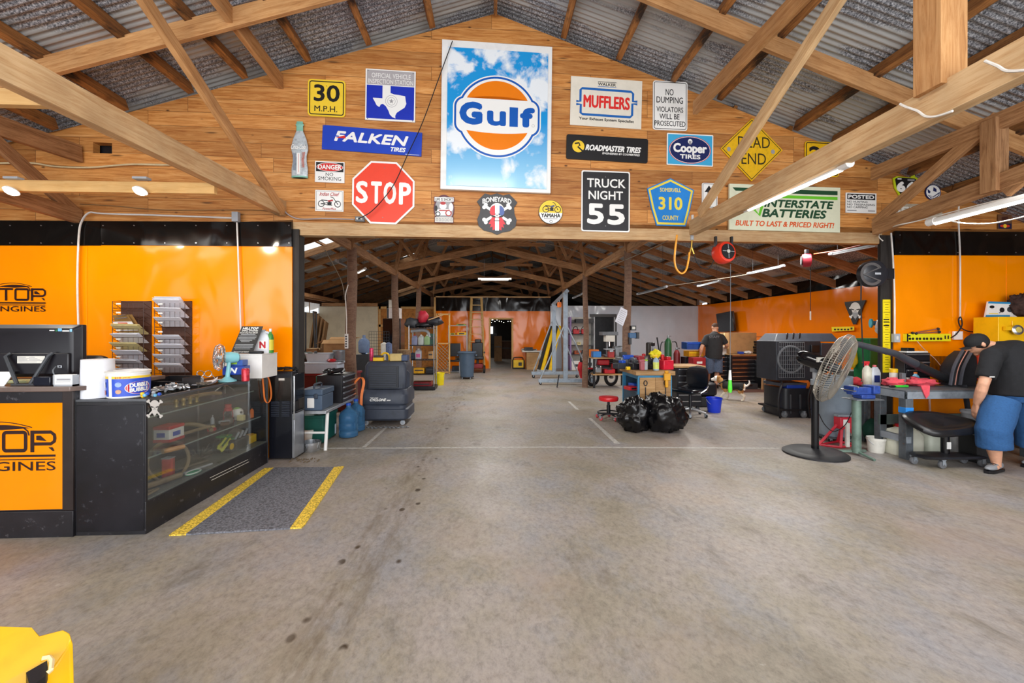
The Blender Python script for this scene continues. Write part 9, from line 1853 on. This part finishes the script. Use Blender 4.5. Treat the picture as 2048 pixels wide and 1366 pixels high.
Y1=4.42; V=lambda x,y,dy=0:P(x,y,Y1+dy)
J=dict(aL=V(1992,929,0),kL=V(1986,862,-.0),hL=V(2004,800,.04),aR=V(2068,925,.16),kR=V(2066,858,.12),hR=V(2056,797,.16),pel=V(2034,785,.1),hem=V(2032,792,.1),mid=V(2030,752,.12),chest=V(2022,715,.2),yoke=V(2006,702,.26),neck=V(1984,693,.32),head=V(1955,687,.36),
 sL=V(1984,712,.1),eL=V(1967,768,.06),wL=V(1953,808,.16),sR=V(2032,706,.46),eR=V(2010,765,.52),wR=V(1985,800,.5),tL=(.3,1,0),tR=(0,-1,0),dL=(-.08,.12,-1))
t,sh_=person('person','man in a black cap and T-shirt bending over the bench at the right edge',J,1.06,TSHIRT,DENIM,None,cap=mat('121214',.85),shoe_m=mat('8C8F94',.7),sole_m=BLACK,face=(-.78,.42,-.46),hup=(-.5,.2,.85),feet=((-.95,-.3),(-.9,-.2)),tr=.185,hem=.5)
b=M(); q=J['sL'].lerp(J['eL'],.72)+Vector((-.03,-.083,0)); b.box(q,(.06,.004,.012),WHITE); b.build('sleeve_mark',t)
q=G(1430,776); Y2=q.y; V=lambda x,y,dy=0:P(x,y,Y2+dy)
J=dict(aL=V(1415,766,.25),kL=V(1416,742,.12),hL=V(1420,714,.0),aR=V(1432,769,0),kR=V(1434,744,.06),hR=V(1434,714,0),pel=V(1427,711,0),hem=V(1427,717,0),mid=V(1428,698,0),chest=V(1428,681,.02),yoke=V(1429,671,.03),neck=V(1430,664,.05),head=V(1430,655,.08),
 sL=V(1413.5,676,.02),eL=V(1404,694,-.02),wL=V(1401,709,.06),sR=V(1443.5,675,.02),eR=V(1453,690,.02),wR=V(1450,696,.26),tL=(.6,.8,0),tR=(-1,0,.3))
t,sh_=person('person','man seen from behind in a black STAFF shirt and grey blue shorts walking away',J,1.03,mat('2A2A2C',.9,var=.12),SLATE,None,hairm=mat('4E382B',.9),shoe_m=BLACK,sole_m=RUBBER,face=(-.1,1,-.25),hup=(0,.2,1),feet=((-.1,1),(.1,1)),tr=.19,hem=.05,folds=.01)
b=S(); b.text('STAFF',1418,671,1439,676.5,mat('6A6A6E',.9,var=0),bold=.03); b.mapped(lambda x,y:P(x,y,Y2-.196+.0022*abs(x-1428)),(0,-1,0)); b.build('shirt_print',sh_,smooth=0)
# dog, facing left and away
m_,nt,bb_=new_mat('tricolour_fur'); tc=nt.nodes.new('ShaderNodeTexCoord'); sp=nt.nodes.new('ShaderNodeSeparateXYZ'); nt.links.new(tc.outputs['Object'],sp.inputs[0])
def mth(op,a,b_,c=None):
 n=nt.nodes.new('ShaderNodeMath'); n.operation=op
 for i,v in enumerate((a,b_)):
  if hasattr(v,'links'):nt.links.new(v,n.inputs[i])
  else:n.inputs[i].default_value=v
 return n.outputs[0]
wob=mth('MULTIPLY',mth('SUBTRACT',noise(nt,tc.outputs['Object'],16,4),.5),.08); zz=mth('ADD',sp.outputs[2],wob); xx=mth('ADD',sp.outputs[0],wob)
saddle=mth('MULTIPLY',mth('MULTIPLY',mth('GREATER_THAN',zz,.23),mth('LESS_THAN',xx,.18)),mth('GREATER_THAN',xx,-.20)); tan=mth('GREATER_THAN',zz,.17)
col=mixrgb(nt,lin('E4DCCB'),lin('B08048'),tan); col=mixrgb(nt,col,lin('15120F'),saddle); col=mixrgb(nt,col,lin('F0ECE4'),mth('GREATER_THAN',mth('ABSOLUTE',mth('SUBTRACT',xx,.04),0),.25)); nt.links.new(col,bb_.inputs['Base Color']); bb_.inputs['Roughness'].default_value=.8
q=G(1466,801); t=thing('dog','small tricolour dog with a white muzzle walking on the shop floor','dog',q,math.atan2(.62,-.78)); t.scale=(1.12,1.12,1.12)
b=M(); b.tube(smooth_pts([(-.22,0,.27),(-.12,0,.285),(.02,0,.28),(.14,0,.28),(.2,0,.3)],4),[.06,.075,.085,.09,.088,.082,.08,.082,.088,.094,.098,.1,.1,.095,.085,.075,.06],m_,18)
b.tube([(.15,0,.3),(.22,0,.38),(.27,0,.42)],[.08,.062,.06],m_,14); b.ball((.285,0,.425),(.075,.06,.06),m_,16); b.tube([(.32,0,.415),(.38,0,.4),(.405,0,.398)],[.042,.03,.024],m_,12)
for s_ in(-1,1):
 b.tube([(-.17,s_*.05,.26),(-.13,s_*.06,.19),(-.2,s_*.06,.105),(-.185,s_*.06,.03),(-.15,s_*.06,.016)],[.065,.045,.022,.018,.02],m_,10)
 x=.15+.05*s_; b.tube([(.14,s_*.05,.24),(.13,s_*.055,.17),(x,s_*.055,.09),(x+.01,s_*.055,.03),(x+.035,s_*.055,.016)],[.05,.034,.022,.018,.02],m_,10)
 b.tube([(.26,s_*.045,.46),(.25,s_*.075,.465),(.27,s_*.09,.42)],[.025,.022,.008],m_,8)
b.tube(smooth_pts([(-.23,0,.3),(-.29,0,.36),(-.28,0,.43)],4),[.022,.02,.018,.018,.017,.016,.014,.012,.008],m_,10)
blob(b,'body',t,.008,3,world=False)
b=M(); b.ball((.408,0,.405),(.012,.014,.011),BLACK,10); b.build('nose',t,False)
for s_ in(-1,1):b=M(); b.ball((.335,s_*.035,.445),.009,BLACK,8); b.build('eye',t,False)
b=M(); b.torus((.2,0,.36),.078,.010,mat('2A2E34',.6),(.6,0,.75),24,6); b.build('collar',t,False)
